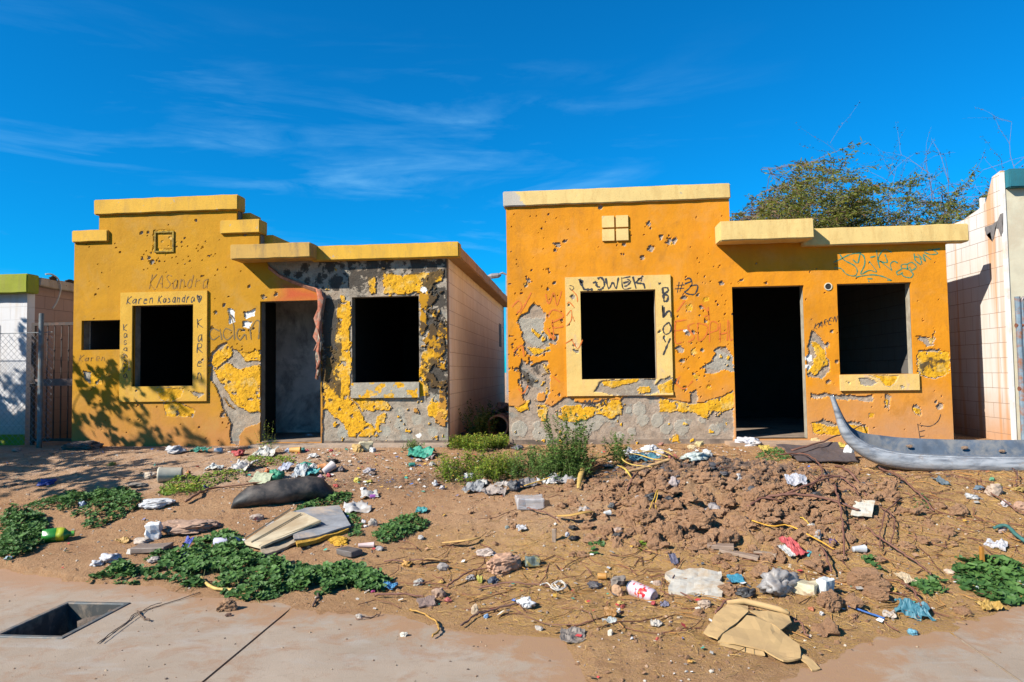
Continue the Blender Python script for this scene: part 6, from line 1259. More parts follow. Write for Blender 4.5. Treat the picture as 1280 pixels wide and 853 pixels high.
IT = [
 # by the ochre house
 ('bag', 219, 562, 26, 12, (.60, .62, .68), 'plastic_bag', 'pale blue-white plastic bag slumped at the foot of the ochre wall', 'bag'),
 ('sheet', 250, 563, 24, 5, (.02, .30, .20), 'plastic_strip', 'flat green plastic strip at the foot of the ochre wall', 'plastic'),
 ('cup', 273, 563, 10, 7, WHITE, 'cup', 'small white cup between the green strip and the red packet', 'cup'),
 ('bag', 298, 566, 20, 9, (.50, .02, .02), 'packet', 'crumpled dark red packet below the torn foam', 'packet'),
 ('bag', 299, 572, 6, 3, (.75, .35, .03), 'peel', 'tiny orange peel in front of the red packet', 'peel'),
 ('sheet', 303, 583, 30, 9, (.72, .69, .64), 'paper_scrap', 'long crumpled white paper among the weeds left of the doorway', 'paper'),
 ('sheet', 268, 585, 22, 5, (.6, .62, .58), 'paper_scrap', 'thin whitish scrap behind the weeds left of the long paper', 'paper'),
 ('sheet', 333, 565, 26, 12, (.70, .70, .62), 'paper_scrap', 'loose heap of white torn paper before the doorway', 'paper'),
 ('bag', 320, 568, 12, 7, (.55, .56, .42), 'paper_scrap', 'pale green crumpled paper by the door post weeds', 'paper'),
 ('cup', 369, 563, 15, 9, (.80, .36, .01), 'tub', 'bright orange plastic tub on the doorstep', 'tub'),
 ('bag', 360, 563, 8, 7, (.35, .45, .65), 'packet', 'light blue packet beside the orange tub', 'packet'),
 ('bag', 378, 562, 8, 6, (.05, .42, .35), 'plastic_scrap', 'turquoise scrap on the far side of the orange tub', 'plastic'),
 ('bag', 384, 563, 7, 4, (.45, .03, .08), 'plastic_scrap', 'dark pink scrap near the right door post', 'plastic'),
 ('bag', 389, 546, 18, 9, (.50, .56, .62), 'plastic_bag', 'pale blue bag lying inside the dark doorway', 'bag'),
 ('bag', 402, 542, 8, 8, (.42, .40, .38), 'rag', 'grey rag inside the doorway against the post', 'rag'),
 ('sheet', 392, 571, 14, 4, (.72, .70, .66), 'paper_scrap', 'narrow white paper on the dirt below the doorstep', 'paper'),
 ('rock', 447, 560, 16, 11, (.50, .33, .12), 'foam_chunk', 'brownish yellow foam chunk leaning on the grey wall', 'foam chunk'),
 ('block', 457, 558, 17, 15, (.58, .50, .32), 'foam_chunk', 'cream block tipped against the foam chunk', 'foam chunk'),
 ('rock', 466, 562, 9, 7, (.55, .56, .56), 'stone', 'small whitish stone right of the tipped cream block', 'stone'),
 ('bag', 414, 563, 6, 4, (.60, .02, .03), 'plastic_disc', 'tiny red cap before the grey wall', 'cap'),
 ('sheet', 526, 566, 37, 12, (.01, .38, .24), 'cloth', 'bright green cloth spread before the small grey shrub', 'cloth'),
 ('sheet', 536, 571, 14, 6, (.42, .30, .26), 'cardboard_scrap', 'pinkish scrap tucked under the green cloth', 'scrap'),
 ('lid', 515, 581, 9, 6, (.01, .30, .22), 'plastic_disc', 'teal cap standing in the dark litter', 'cap'),
 ('bag', 514, 586, 5, 4, WHITE, 'foam_bit', 'white bit right below the teal cap', 'foam bit'),
 ('bag', 523, 575, 10, 5, (.62, .60, .58), 'paper_scrap', 'greyish paper left under the green cloth', 'paper'),
 ('bag', 462, 588, 15, 9, (.45, .42, .46), 'bottle_piece', 'pearly crushed bottle piece in the dark litter', 'bottle piece'),
 ('bag', 466, 592, 12, 6, (.33, .22, .16), 'cardboard_scrap', 'brown scrap under the pearly bottle piece', 'scrap'),
 ('cup', 413, 585, 18, 13, (.62, .54, .54), 'cup', 'large whitish pink cup tilted beside the black rubber tube end', 'cup', dict(rot=.9, roll=-.5)),
 ('cup', 402, 584, 10, 9, (.75, .25, .02), 'cup', 'orange ended cup left of the large tilted one', 'cup'),
 ('bag', 392, 584, 15, 11, (.68, .66, .62), 'packet', 'cream packet against the orange ended cup', 'packet'),
 ('bag', 416, 576, 20, 7, (.04, .035, .035), 'rag', 'black rag behind the large tilted cup', 'rag'),
 ('bag', 426, 586, 12, 9, (.16, .12, .12), 'rag', 'dark brown rag right of the large tilted cup', 'rag'),
 ('bag', 382, 581, 26, 7, (.01, .33, .24), 'plastic_bag', 'green film bag stretched behind the blue striped packet', 'bag'),
 ('sheet', 387, 592, 20, 9, (.01, .38, .38), 'plastic_film', 'shiny turquoise film pointing at the ground', 'plastic film', dict(rot=-.6)),
 ('sheet', 375, 590, 17, 15, (.50, .56, .60), 'packet', 'silver grey packet with a blue edge left of the turquoise film', 'packet', dict(tl=.7)),
 ('sheet', 357, 585, 17, 8, (.42, .46, .62), 'packet', 'white and blue striped packet right of the knotted green bag', 'packet', dict(tl=.5)),
 ('bag', 345, 594, 24, 19, (.0, .33, .17), 'plastic_bag', 'knotted bright green plastic bag behind the black rubber tube', 'bag'),
 ('bag', 334, 588, 8, 8, (.75, .20, .02), 'plastic_scrap', 'orange scrap on top of the pale green paper', 'plastic'),
 ('sheet', 327, 599, 28, 13, (.46, .50, .30), 'paper_sheet', 'pale green stiff paper leaning on the knotted green bag', 'paper', dict(tl=.6, cr=.4)),
 ('sheet', 362, 598, 16, 7, (.42, .30, .22), 'cardboard_scrap', 'brown card between the green bag and the silver packet', 'scrap'),
 ('bag', 411, 594, 7, 6, (.55, .02, .03), 'plastic_scrap', 'red scrap in front of the large tilted cup', 'plastic'),
 ('bag', 420, 607, 8, 5, (.60, .05, .03), 'plastic_scrap', 'red scrap right of the black rubber tube', 'plastic'),
 ('bag', 401, 596, 10, 6, (.52, .30, .36), 'plastic_scrap', 'pinkish mottled scrap below the orange ended cup', 'plastic'),
 ('bag', 447, 600, 9, 9, (.72, .58, .01), 'rag', 'vivid yellow rag on the litter', 'rag'),
 ('bag', 461, 602, 12, 5, (.50, .42, .02), 'rag', 'dull yellow rag right of the vivid one', 'rag'),
 ('cup', 454, 612, 8, 7, WHITE, 'cup', 'upturned white cup base in mid dirt', 'cup'),
 ('lid', 466, 621, 8, 6, (.35, .03, .42), 'plastic_disc', 'purple bottle cap beside the wrinkled clear film', 'cap'),
 ('sheet', 462, 618, 24, 9, (.60, .58, .54), 'plastic_film', 'wrinkled whitish film behind the purple cap', 'plastic film', dict(sm=True)),
 ('sheet', 446, 635, 34, 12, (.62, .60, .58), 'plastic_film', 'longer white film torn to a point, above the mallow sprigs', 'plastic film', dict(sm=True)),
 ('bag', 433, 646, 8, 5, (.20, .30, .60), 'plastic_disc', 'blue and white cap among the sprigs', 'cap'),
 ('bag', 455, 652, 6, 7, WHITE, 'foam_bit', 'upper white foam bit by the round stone', 'foam bit'),
 ('bag', 457, 658, 6, 4, WHITE, 'foam_bit', 'lower white foam bit by the round stone', 'foam bit'),
 ('rock', 466, 653, 12, 10, (.48, .42, .36), 'stone', 'round pale stone beside the two white foam bits', 'stone'),
 ('cup', 458, 682, 22, 8, (.72, .52, .50), 'cup', 'pink and white cup lying below the grey green clump', 'cup', dict(dent=.12)),
 ('block', 437, 690, 26, 9, (.13, .11, .10), 'stone', 'flat dark stone touching the pink cup', 'stone'),
 ('rock', 475, 686, 10, 6, (.33, .31, .30), 'stone', 'grey pebble right of the pink cup', 'stone'),
 ('rock', 424, 676, 24, 9, (.55, .30, .02), 'foam_chunk', 'orange yellow foam broken off under the grey panel', 'foam chunk'),
 ('sheet', 527, 638, 15, 7, (.02, .32, .32), 'plastic_scrap', 'teal scrap on the smooth earth', 'plastic'),
 ('bag', 544, 604, 9, 9, (.72, .72, .74), 'paper_scrap', 'white crumpled paper at the edge of the green weeds', 'paper'),
 ('bag', 553, 609, 9, 7, (.60, .55, .56), 'paper_scrap', 'pinkish grey paper right of the white one by the weeds', 'paper'),
 ('bag', 540, 580, 10, 8, (.50, .46, .42), 'paper_scrap', 'dusty paper left of the weeds band', 'paper'),
 ('sheet', 586, 596, 14, 8, (.70, .70, .72), 'paper_scrap', 'white paper caught in the green weeds', 'paper', dict(tl=.6)),
 ('sheet', 592, 609, 28, 12, (.30, .30, .30), 'plastic_sheet', 'grey plastic sheet before the weeds', 'plastic sheet'),
 ('sheet', 602, 604, 16, 7, (.55, .54, .50), 'paper_scrap', 'off-white paper on top of the grey plastic sheet', 'paper'),
 ('bag', 642, 606, 20, 20, (.09, .09, .10), 'rubbish_bag', 'dark grey rubbish bag standing on the litter', 'bag'),
 ('sheet', 628, 606, 20, 5, (.55, .48, .42), 'cardboard_scrap', 'long pale scrap left of the dark grey bag', 'scrap'),
 ('sheet', 618, 614, 34, 10, (.40, .31, .25), 'cardboard_scrap', 'brownish flattened card below the long pale scrap', 'scrap'),
 ('sheet', 660, 604, 24, 9, (.20, .17, .16), 'rag', 'dark brown rag right of the dark grey bag', 'rag'),
 ('sheet', 696, 597, 26, 7, (.52, .62, .68), 'plastic_plate', 'pale blue flat plate among the strips', 'plate'),
 ('sheet', 684, 603, 30, 5, (.72, .72, .70), 'plastic_strip', 'white strip below the pale blue plate', 'plastic'),
 ('sheet', 705, 602, 36, 8, (.36, .33, .32), 'cardboard_scrap', 'grey board piece under the narrow palm strip', 'scrap'),
 ('can', 738, 579, 7, 8, (.60, .02, .02), 'can', 'bright red can at the foot of the tallest bush', 'can', dict(rot=1.2)),
 ('bag', 762, 582, 28, 5, (.46, .38, .32), 'cardboard_scrap', 'dusty card under the smaller bush', 'scrap'),
 ('bag', 648, 559, 18, 8, (.13, .13, .14), 'rag', 'dark grey rag at the corner of the orange house', 'rag'),
 ('bag', 664, 559, 12, 5, (.26, .18, .06), 'rag', 'olive brown rag right of the dark grey one by the wall', 'rag'),
 # the white bags by the orange wall
 ('bag', 784, 566, 20, 16, (.76, .76, .80), 'plastic_bag', 'white bag behind the smaller bush', 'bag'),
 ('bag', 796, 568, 18, 14, (.66, .70, .78), 'plastic_bag', 'bluish white bag in the row along the orange wall', 'bag'),
 ('bag', 812, 561, 22, 18, (.78, .78, .80), 'plastic_bag', 'tallest white bag in the row along the orange wall', 'bag'),
 ('bag', 826, 566, 14, 13, (.62, .58, .60), 'plastic_bag', 'greyish pink bag right of the tallest white bag', 'bag'),
 ('bag', 814, 567, 7, 8, (.14, .03, .03), 'rag', 'maroon rag wedged before the tallest white bag', 'rag'),
 ('sheet', 806, 574, 42, 8, (.04, .22, .30), 'plastic_sheet', 'teal blue sheet in front of the white bags', 'plastic sheet'),
 ('cup', 840, 572, 12, 8, (.45, .10, .05), 'tin', 'rusty red tin between the bags and the clear greenish bag', 'tin'),
 ('bag', 826, 555, 8, 5, (.50, .20, .12), 'brick_bit', 'reddish brick bit behind the bags', 'brick bit'),
 ('bag', 870, 570, 42, 15, (.58, .68, .64), 'plastic_bag', 'clear greenish white bag spread on top of the earth heap', 'bag'),
 ('bag', 884, 566, 16, 12, (.68, .70, .68), 'plastic_bag', 'crinkled end piece on the greenish white bag', 'bag'),
 ('rock', 874, 555, 12, 8, (.62, .50, .24), 'foam_chunk', 'yellow foam chunk at the wall behind the greenish bag', 'foam chunk'),
 ('rock', 864, 559, 8, 6, (.60, .48, .28), 'foam_chunk', 'small cream foam chunk left of the yellow one', 'foam chunk'),
 ('bag', 935, 552, 34, 15, (.74, .76, .84), 'plastic_bag', 'white shopping bag on the orange house doorstep', 'bag'),
 ('bag', 932, 546, 6, 4, (.60, .03, .04), 'label_scrap', 'small red label on the doorstep bag', 'label'),
 ('sheet', 959, 562, 16, 7, (.62, .42, .02), 'rag', 'mustard yellow rag among weeds at the doorstep', 'rag'),
 ('sheet', 1022, 567, 66, 18, (.12, .09, .09), 'board', 'dark brown board leaning at the foot of the orange wall', 'board', dict(cr=.35, th=.012, rot=.1)),
 ('rock', 1019, 552, 10, 9, (.62, .45, .22), 'foam_chunk', 'yellow foam standing on the dark board', 'foam chunk'),
 ('bag', 1022, 553, 7, 6, (.38, .06, .05), 'brick_bit', 'red brick bit on the dark board', 'brick bit'),
 ('sheet', 1049, 557, 14, 6, (.70, .52, .02), 'peel', 'yellow peel at the right end of the dark board', 'peel'),
 ('block', 1056, 568, 8, 16, (.60, .62, .62), 'carton', 'white carton strip standing left under the bumper prow', 'carton', dict(tilt=-.2, roll=.35, hh=1.0)),
 ('block', 1062, 569, 6, 13, (.55, .57, .58), 'carton', 'narrower white strip beside the standing carton', 'carton', dict(tilt=-.2, roll=.2, hh=1.0)),
 ('bag', 1039, 573, 9, 5, (.05, .42, .36), 'plastic_scrap', 'turquoise scrap before the dark board', 'plastic'),
 # left side
 ('bag', 58, 603, 19, 9, (.01, .06, .42), 'plastic_bag', 'deep blue crumpled bag alone on the bare dirt', 'bag'),
 ('bag', 140, 580, 9, 5, (.42, .33, .01), 'rag', 'mustard scrap alone on the bare dirt near the ochre wall', 'rag'),
 ('rock', 18, 606, 7, 3, (.08, .06, .05), 'stone', 'small black stone on the bare dirt', 'stone'),
 ('rock', 104, 557, 44, 9, (.16, .12, .10), 'stone', 'low dark boulder in the shade at the ochre wall corner', 'stone'),
 ('rock', 22, 563, 12, 5, (.38, .24, .19), 'stone', 'pinkish stone in the shade of the fence', 'stone'),
 ('rock', 187, 594, 13, 8, (.62, .50, .38), 'stone', 'cream knobbly stone left of the pale bucket', 'stone'),
 ('bucket', 213, 595, 24, 16, (.52, .48, .38), 'bucket', 'pale dented bucket lying on its side among weeds', 'bucket', dict(rot=3.5)),
 ('rock', 172, 606, 20, 4, (.28, .24, .20), 'stone', 'flat grey stone set in the dirt before the bucket', 'stone'),
 ('rock', 196, 629, 34, 9, (.58, .58, .58), 'plaster_slab', 'whitish plaster slab at the tip of the mallow strip', 'plaster slab'),
 ('bag', 70, 625, 12, 5, (.50, .56, .58), 'paper_scrap', 'bluish scrap in the thin mallow fringe', 'paper'),
 ('bag', 103, 630, 10, 8, (.45, .56, .74), 'plastic_bag', 'pale blue bag caught in the mallow strip', 'bag'),
 ('bag', 90, 624, 7, 6, (.60, .44, .02), 'packet', 'small yellow packet left of the pale blue bag', 'packet'),
 ('rock', 125, 631, 6, 5, (.60, .48, .38), 'stone', 'tiny cream stone right of the pale blue bag', 'stone'),
 ('bag', 22, 642, 22, 6, (.58, .47, .38), 'rubble_bit', 'row of pale rubble behind the left mallow clump', 'rubble'),
 ('bag', 109, 655, 6, 5, (.50, .60, .70), 'paper_scrap', 'tiny bluish scrap at the mallow strip edge', 'paper'),
 ('bag', 10, 698, 8, 5, (.45, .62, .76), 'plastic_scrap', 'light blue scrap at the lower edge of the left mallow clump', 'plastic'),
 ('bag', 162, 621, 7, 5, (.50, .46, .44), 'paper_scrap', 'grey scrap in the middle of the mallow strip', 'paper'),
 ('bag', 256, 610, 9, 7, (.02, .03, .24), 'packet', 'navy blue packet in the weeds by the long stick', 'packet'),
 ('bag', 240, 612, 7, 5, (.22, .03, .03), 'packet', 'dark red packet left of the navy one', 'packet'),
 ('bag', 236, 591, 6, 6, (.55, .17, .02), 'packet', 'rusty orange packet behind the bucket', 'packet'),
 ('bottle', 73, 671, 28, 14, (.03, .22, .03), 'plastic_bottle', 'green plastic bottle with a yellow label beside the left mallow clump', 'bottle', dict(rot=.5, dent=.3, band=(.4, .75, (.40, .46, .02)), ro=.25, cap=(.1, .4, .05))),
 ('block', 192, 667, 15, 18, (.76, .77, .78), 'carton', 'upright white carton with one stained side', 'carton', dict(rot=.4, dp=.4, hh=1.0, stain=(.5, .38, .28))),
 ('block', 190, 685, 36, 10, (.24, .185, .15), 'paving_stone', 'flat brown paving stone before the white carton', 'paving stone', dict(rot=.15, dp=.3, hh=.6)),
 ('rock', 236, 657, 54, 14, (.42, .27, .19), 'concrete_slab', 'long pinkish concrete lump behind the mallow mat', 'concrete'),
 ('rock', 262, 655, 28, 8, (.40, .25, .18), 'concrete_slab', 'lower right end piece of the pinkish concrete lump', 'concrete'),
 ('rock', 178, 676, 18, 7, (.48, .40, .33), 'stone', 'pale flat stone left of the white carton', 'stone'),
 ('bag', 246, 660, 14, 9, (.10, .14, .14), 'glass_shard', 'dark green glassy lump under the pinkish concrete', 'glass'),
 ('rock', 187, 657, 10, 7, (.62, .5, .4), 'stone', 'cream stone behind the white carton', 'stone'),
 ('sheet', 153, 677, 16, 4, (.62, .34, .04), 'peel', 'orange peel strip on the bare slope', 'peel'),
 ('bag', 138, 697, 28, 12, (.74, .75, .82), 'plastic_bag', 'torn white bag on the slope above the pavement', 'bag'),
 ('bag', 122, 704, 16, 8, (.74, .75, .78), 'plastic_bag', 'smaller white bag piece left of the torn one', 'bag'),
 ('bag', 149, 702, 8, 6, (.70, .72, .78), 'plastic_bag', 'tiny white bag piece right of the torn one', 'bag'),
 ('rock', 165, 690, 12, 6, (.52, .50, .46), 'stone', 'light grey stone above the mallow mat', 'stone'),
 ('sheet', 233, 684, 11, 16, (.01, .04, .45), 'plastic_scrap', 'upright deep blue plastic piece in the mallow mat', 'plastic', dict(tl=1.1)),
 ('sheet', 226, 701, 10, 12, (.01, .04, .30), 'plastic_scrap', 'darker blue plastic piece lower in the mallow mat', 'plastic', dict(tl=1.0)),
 ('bottle', 287, 679, 34, 11, (.48, .47, .60), 'plastic_bottle', 'lilac striped bottle between the mallow mat and the board', 'bottle', dict(rot=.35, band=(.4, .75, (.28, .16, .48)))),
 ('bag', 211, 707, 8, 6, (.70, .76, .80), 'paper_scrap', 'white scrap below the blue pieces in the mallow', 'paper'),
 ('bag', 219, 702, 6, 6, (.68, .70, .70), 'paper_scrap', 'second white scrap beside the darker blue piece', 'paper'),
 ('bag', 193, 700, 16, 8, (.46, .38, .34), 'rubble_bit', 'dusty rubble bit at the upper rim of the mallow mat', 'rubble'),
 ('rock', 321, 647, 15, 9, (.42, .33, .27), 'stone', 'light brown stone in front of the black rubber tube', 'stone'),
 ('rock', 342, 656, 18, 8, (.40, .37, .36), 'stone', 'grey stone under the upper edge of the board', 'stone'),
 ('bag', 353, 652, 5, 5, (.55, .48, .01), 'plastic_scrap', 'tiny yellow scrap above the board', 'plastic'),
 ('rock', 283, 757, 20, 15, (.30, .17, .09), 'clay_shard', 'jagged brown clay lump standing on the pavement', 'clay lump', dict(r=1.3)),
 ('rock', 286, 769, 8, 4, (.12, .06, .04), 'stone', 'little dark crumb before the jagged clay lump', 'stone'),
 ('rock', 311, 749, 6, 3, (.45, .37, .3), 'stone', 'tiny pale stone at the mallow edge on the pavement', 'stone'),
 ('rock', 449, 770, 8, 5, (.45, .40, .35), 'stone', 'small pale stone alone on the dusty pavement', 'stone'),
 ('rock', 505, 793, 9, 6, (.62, .58, .5), 'stone', 'whitish stone left of the curved orange stalk', 'stone'),
 ('bag', 348, 732, 14, 5, (.50, .56, .58), 'paper_scrap', 'grey blue scrap under the mallow at the pavement edge', 'paper'),
 ('sheet', 487, 733, 20, 8, (.01, .26, .55), 'plastic_disc', 'bright blue lid at the tip of the mallow clump', 'lid'),
 ('bag', 466, 739, 8, 4, (.55, .02, .22), 'plastic_scrap', 'magenta scrap left of the bright blue lid', 'plastic'),
 ('bag', 463, 726, 16, 7, (.46, .45, .48), 'plastic_film', 'grey film over the mallow tip', 'plastic film'),
 # middle slope
 ('block', 662, 628, 34, 17, (.62, .62, .64), 'food_box', 'clear plastic food box upside down on the smooth slope', 'food box', dict(alpha=.55, ro=.12, bump=0, dp=.4, rot=.15, hh=.8)),
 ('bag', 594, 607, 8, 6, (.66, .66, .68), 'paper_scrap', 'white scrap on the right end of the grey plastic sheet', 'paper'),
 ('sheet', 652, 661, 13, 6, (.60, .58, .58), 'plastic_scrap', 'whitish plastic chip in mid slope', 'plastic'),
 ('rock', 634, 659, 6, 4, (.26, .30, .28), 'stone', 'green grey pebble left of the plastic chip', 'stone'),
 ('bag', 773, 668, 14, 8, (.025, .022, .022), 'rag', 'upper black rag below the curled ochre bark', 'rag'),
 ('bag', 717, 672, 18, 7, (.02, .02, .022), 'shoe_sole', 'lower black rubber piece on the slope', 'rubber piece'),
 ('bag', 709, 668, 6, 8, (.60, .62, .70), 'plastic_scrap', 'white capped end of the black rubber piece', 'plastic'),
 ('bag', 716, 659, 14, 8, (.03, .025, .022), 'rag', 'black rag tucked under the curled ochre bark', 'rag'),
 ('block', 693, 672, 5, 16, (.30, .22, .16), 'wood_chip', 'upright grey wood chip left of the black rubber piece', 'wood chip', dict(hh=1.0)),
 ('sheet', 730, 638, 16, 5, (.50, .42, .36), 'paper_scrap', 'dusty flattened paper above the curled ochre bark', 'paper'),
 ('cup', 759, 642, 10, 8, (.62, .62, .60), 'cup', 'small white cup by the looped yellow cord', 'cup', dict(rot=.6)),
 ('bag', 765, 632, 12, 8, (.10, .10, .10), 'rag', 'dark grey rag behind the small white cup', 'rag'),
 ('rock', 772, 663, 10, 7, (.48, .34, .26), 'stone', 'smooth pink pebble at the base of the crumbly heap', 'stone'),
 ('rock', 628, 704, 42, 24, (.48, .28, .18), 'stone', 'largest stone, flat and pink, lying on the lower slope', 'stone', dict(rot=.5)),
 ('block', 666, 702, 17, 15, (.12, .16, .15), 'packet', 'dark packet with yellow stripes right of the largest stone', 'packet', dict(rot=.2, stain=(.42, .30, .04))),
 ('rock', 607, 690, 24, 8, (.52, .42, .36), 'stone', 'pale crumbling stone behind the largest stone', 'stone'),
 ('rock', 554, 709, 13, 11, (.34, .30, .28), 'stone', 'round grey stone at the end of the brown bark', 'stone'),
 ('bag', 508, 704, 17, 9, (.66, .32, .02), 'peel', 'bright orange yellow peel on the litter', 'peel'),
 ('rock', 526, 672, 8, 6, (.42, .40, .38), 'stone', 'small grey stone on the smooth earth', 'stone'),
 ('bag', 523, 728, 14, 10, (.48, .46, .42), 'plastic_scrap', 'whitish film scrap in the litter near the pavement', 'plastic'),
 ('sheet', 533, 752, 24, 12, (.34, .22, .17), 'roof_tile', 'flat brown tile piece at the pavement edge', 'tile', dict(rot=.4, cr=.3, th=.012)),
 ('rock', 549, 741, 16, 13, (.42, .28, .20), 'stone', 'pinkish stone right of the flat brown tile', 'stone'),
 ('bag', 561, 750, 12, 7, (.55, .10, .08), 'packet', 'torn red and cream packet near the pavement', 'packet'),
 ('bag', 600, 724, 9, 13, (.46, .42, .02), 'packet', 'yellow green packet in front of the largest stone', 'packet'),
 ('bag', 617, 726, 18, 11, (.07, .09, .14), 'packet', 'dark blue packet right of the yellow green one', 'packet'),
 ('bag', 588, 722, 14, 8, (.42, .37, .34), 'rag', 'dusty grey rag left of the yellow green packet', 'rag'),
 ('bag', 552, 727, 8, 4, (.65, .38, .03), 'peel', 'little orange peel near the pinkish stone', 'peel'),
 ('rock', 594, 762, 9, 12, (.50, .38, .26), 'stone', 'narrow tan stone standing near the pavement', 'stone'),
 ('bag', 608, 770, 8, 7, (.20, .40, .68), 'plastic_scrap', 'pale blue scrap on the dark curved root', 'plastic'),
 ('bag', 657, 751, 26, 17, (.80, .81, .84), 'foam_lump', 'bright white foam lump near the pavement', 'foam lump', dict(rot=-.4)),
 ('rock', 674, 785, 10, 6, (.42, .38, .34), 'stone', 'grey pebble at the pavement edge under the white foam lump', 'stone'),
 ('sheet', 716, 794, 34, 17, (.26, .21, .17), 'cardboard_scrap', 'grey brown flattened carton at the pavement edge', 'scrap', dict(cr=.7)),
 ('gl', 0, 0, 0, 0, 0, 0, 0, 0),
 ('lid', 753, 721, 13, 9, (.70, .30, .01), 'lid', 'orange lid above the red can', 'lid'),
 ('bag', 743, 731, 22, 11, (.10, .09, .10), 'rag', 'dark tangled rag below the orange lid', 'rag'),
 ('rock', 773, 726, 18, 14, (.24, .20, .17), 'stone', 'grey stone touching the end of the red can', 'stone'),
 ('rock', 771, 738, 14, 14, (.50, .30, .17), 'stone', 'rounded tan clod stone left of the red can', 'stone'),
 ('sheet', 763, 767, 18, 10, (.42, .18, .01), 'bottle_glass', 'amber glass piece near the pavement', 'glass', dict(tl=.5)),
 ('bag', 773, 763, 7, 8, WHITE, 'foam_bit', 'white foam bit right of the amber glass', 'foam bit'),
 ('bag', 778, 758, 7, 6, (.45, .06, .03), 'plastic_scrap', 'dark red bit behind the amber glass', 'plastic'),
 ('sheet', 762, 777, 20, 4, (.44, .48, .46), 'foil', 'thin silver foil edge under the amber glass', 'foil'),
 ('bag', 775, 753, 10, 5, (.55, .36, .05), 'peel', 'ochre peel behind the amber glass', 'peel'),
 ('bag', 817, 754, 7, 7, (.55, .03, .04), 'plastic_scrap', 'red bit at the foot of the red can', 'plastic'),
 ('sheet', 831, 757, 11, 6, (.20, .19, .28), 'plastic_scrap', 'slate blue chip right of the red can', 'plastic'),
 ('sheet', 820, 780, 16, 7, (.56, .50, .42), 'paper_scrap', 'cream scrap on the straw below the red can', 'paper'),
 ('rock', 763, 791, 7, 8, (.60, .54, .44), 'stone', 'cream pebble on the straw near the pavement', 'stone'),
 ('bag', 790, 798, 5, 4, WHITE, 'foam_bit', 'single white fleck on the dusty pavement edge', 'foam bit'),
 ('bag', 822, 799, 6, 5, (.62, .06, .03), 'plastic_scrap', 'tiny red bit on the dusty straw', 'plastic'),
 ('bag', 863, 827, 10, 5, (.70, .34, .02), 'plastic_scrap', 'orange bit on the pavement dust', 'plastic'),
 # heap and right side
 ('sheet', 870, 722, 60, 28, (.72, .67, .56), 'plaster_slab', 'big flat cream plaster slab on the heap', 'plaster slab', dict(cr=.25, th=.03, tl=.12, jag=.2)),
 ('sheet', 920, 724, 21, 10, (.01, .30, .46), 'plastic_scrap', 'cyan plastic piece right of the cream slab', 'plastic', dict(cr=.4)),
 ('bag', 933, 740, 26, 15, (.06, .06, .065), 'rag', 'black burnt rag between the cyan piece and the clear bag', 'rag'),
 ('bag', 972, 726, 54, 38, (.50, .47, .46), 'plastic_bag', 'large dusty clear plastic bag on the heap', 'bag', dict(alpha=.75, ro=.5, sc=8)),
 ('block', 1006, 735, 27, 17, (.60, .54, .36), 'brick', 'cream brick with a brown face beside the clear bag', 'brick', dict(rot=-.5, dp=.4, stain=(.34, .22, .14))),
 ('block', 1032, 736, 17, 20, (.66, .68, .66), 'carton', 'white box corner right of the cream brick', 'carton', dict(rot=.6, hh=.9)),
 ('rock', 1036, 752, 28, 22, (.33, .20, .13), 'clod', 'large brown clod under the white box corner', 'clod'),
 ('bag', 1027, 767, 6, 6, (.68, .66, .64), 'foam_bit', 'tiny white bit below the white box corner', 'foam bit'),
 ('bag', 1014, 761, 8, 6, (.50, .12, .02), 'peel', 'orange red bit left of the tiny white bit', 'peel'),
 ('rock', 881, 755, 14, 10, (.48, .36, .27), 'stone', 'pale tan stone below the cream plaster slab', 'stone'),
 ('sheet', 992, 680, 20, 30, (.62, .05, .05), 'packet', 'red and white striped packet under the orange yellow cane', 'packet', dict(tl=.5, rot=.5)),
 ('sheet', 984, 684, 12, 28, (.62, .60, .56), 'packet', 'silver backed packet left of the red striped one', 'packet', dict(tl=.5, rot=.5)),
 ('bag', 1012, 692, 7, 9, (.03, .40, .46), 'plastic_disc', 'turquoise cap right of the red striped packet', 'cap'),
 ('bag', 1015, 658, 10, 9, (.60, .54, .46), 'stone', 'pale round stone above the red striped packet', 'stone'),
 ('bag', 1023, 669, 9, 15, (.48, .44, .42), 'foil', 'upright foil wrapper left of the purple scrap', 'foil'),
 ('bag', 1041, 677, 10, 9, (.12, .05, .18), 'plastic_scrap', 'purple scrap by the hanging branch', 'plastic'),
 ('cup', 1074, 687, 17, 10, (.62, .63, .66), 'cup', 'clear crushed cup on the right slope', 'cup', dict(dent=.2, ro=.2)),
 ('sheet', 995, 602, 26, 14, (.56, .56, .62), 'foil', 'silvery foil scrap inside the hooped branch', 'foil', dict(tl=.5)),
 ('sheet', 1079, 636, 24, 20, (.74, .70, .58), 'card', 'cream white card lying below the bumper', 'card', dict(cr=.2, tl=.4, rot=-.5, jag=.02)),
 ('bag', 844, 604, 17, 20, (.45, .36, .34), 'plastic_bag', 'dusty translucent bag in the ash on the heap', 'bag'),
 ('bag', 800, 624, 13, 9, (.50, .45, .44), 'plastic_film', 'whitish film at the ash on the left of the heap', 'plastic film'),
 ('bag', 817, 621, 22, 13, (.025, .025, .03), 'charred_rag', 'black charred rag in the ash, left of the heap top', 'rag'),
 ('bag', 836, 624, 14, 9, (.03, .03, .035), 'charred_rag', 'smaller charred rag right of the black one', 'rag'),
 ('bag', 890, 636, 22, 17, (.34, .29, .28), 'plastic_film', 'grey film melted onto the middle of the heap', 'plastic film'),
 ('bag', 923, 597, 9, 12, (.62, .58, .56), 'foam_bit', 'white lump near the top right of the heap', 'foam bit'),
 ('bag', 905, 592, 12, 7, (.12, .11, .12), 'coal', 'dark grey coal lump on top of the heap', 'coal'),
 ('bag', 918, 604, 14, 9, (.08, .08, .09), 'coal', 'dark coal lump below the white lump', 'coal'),
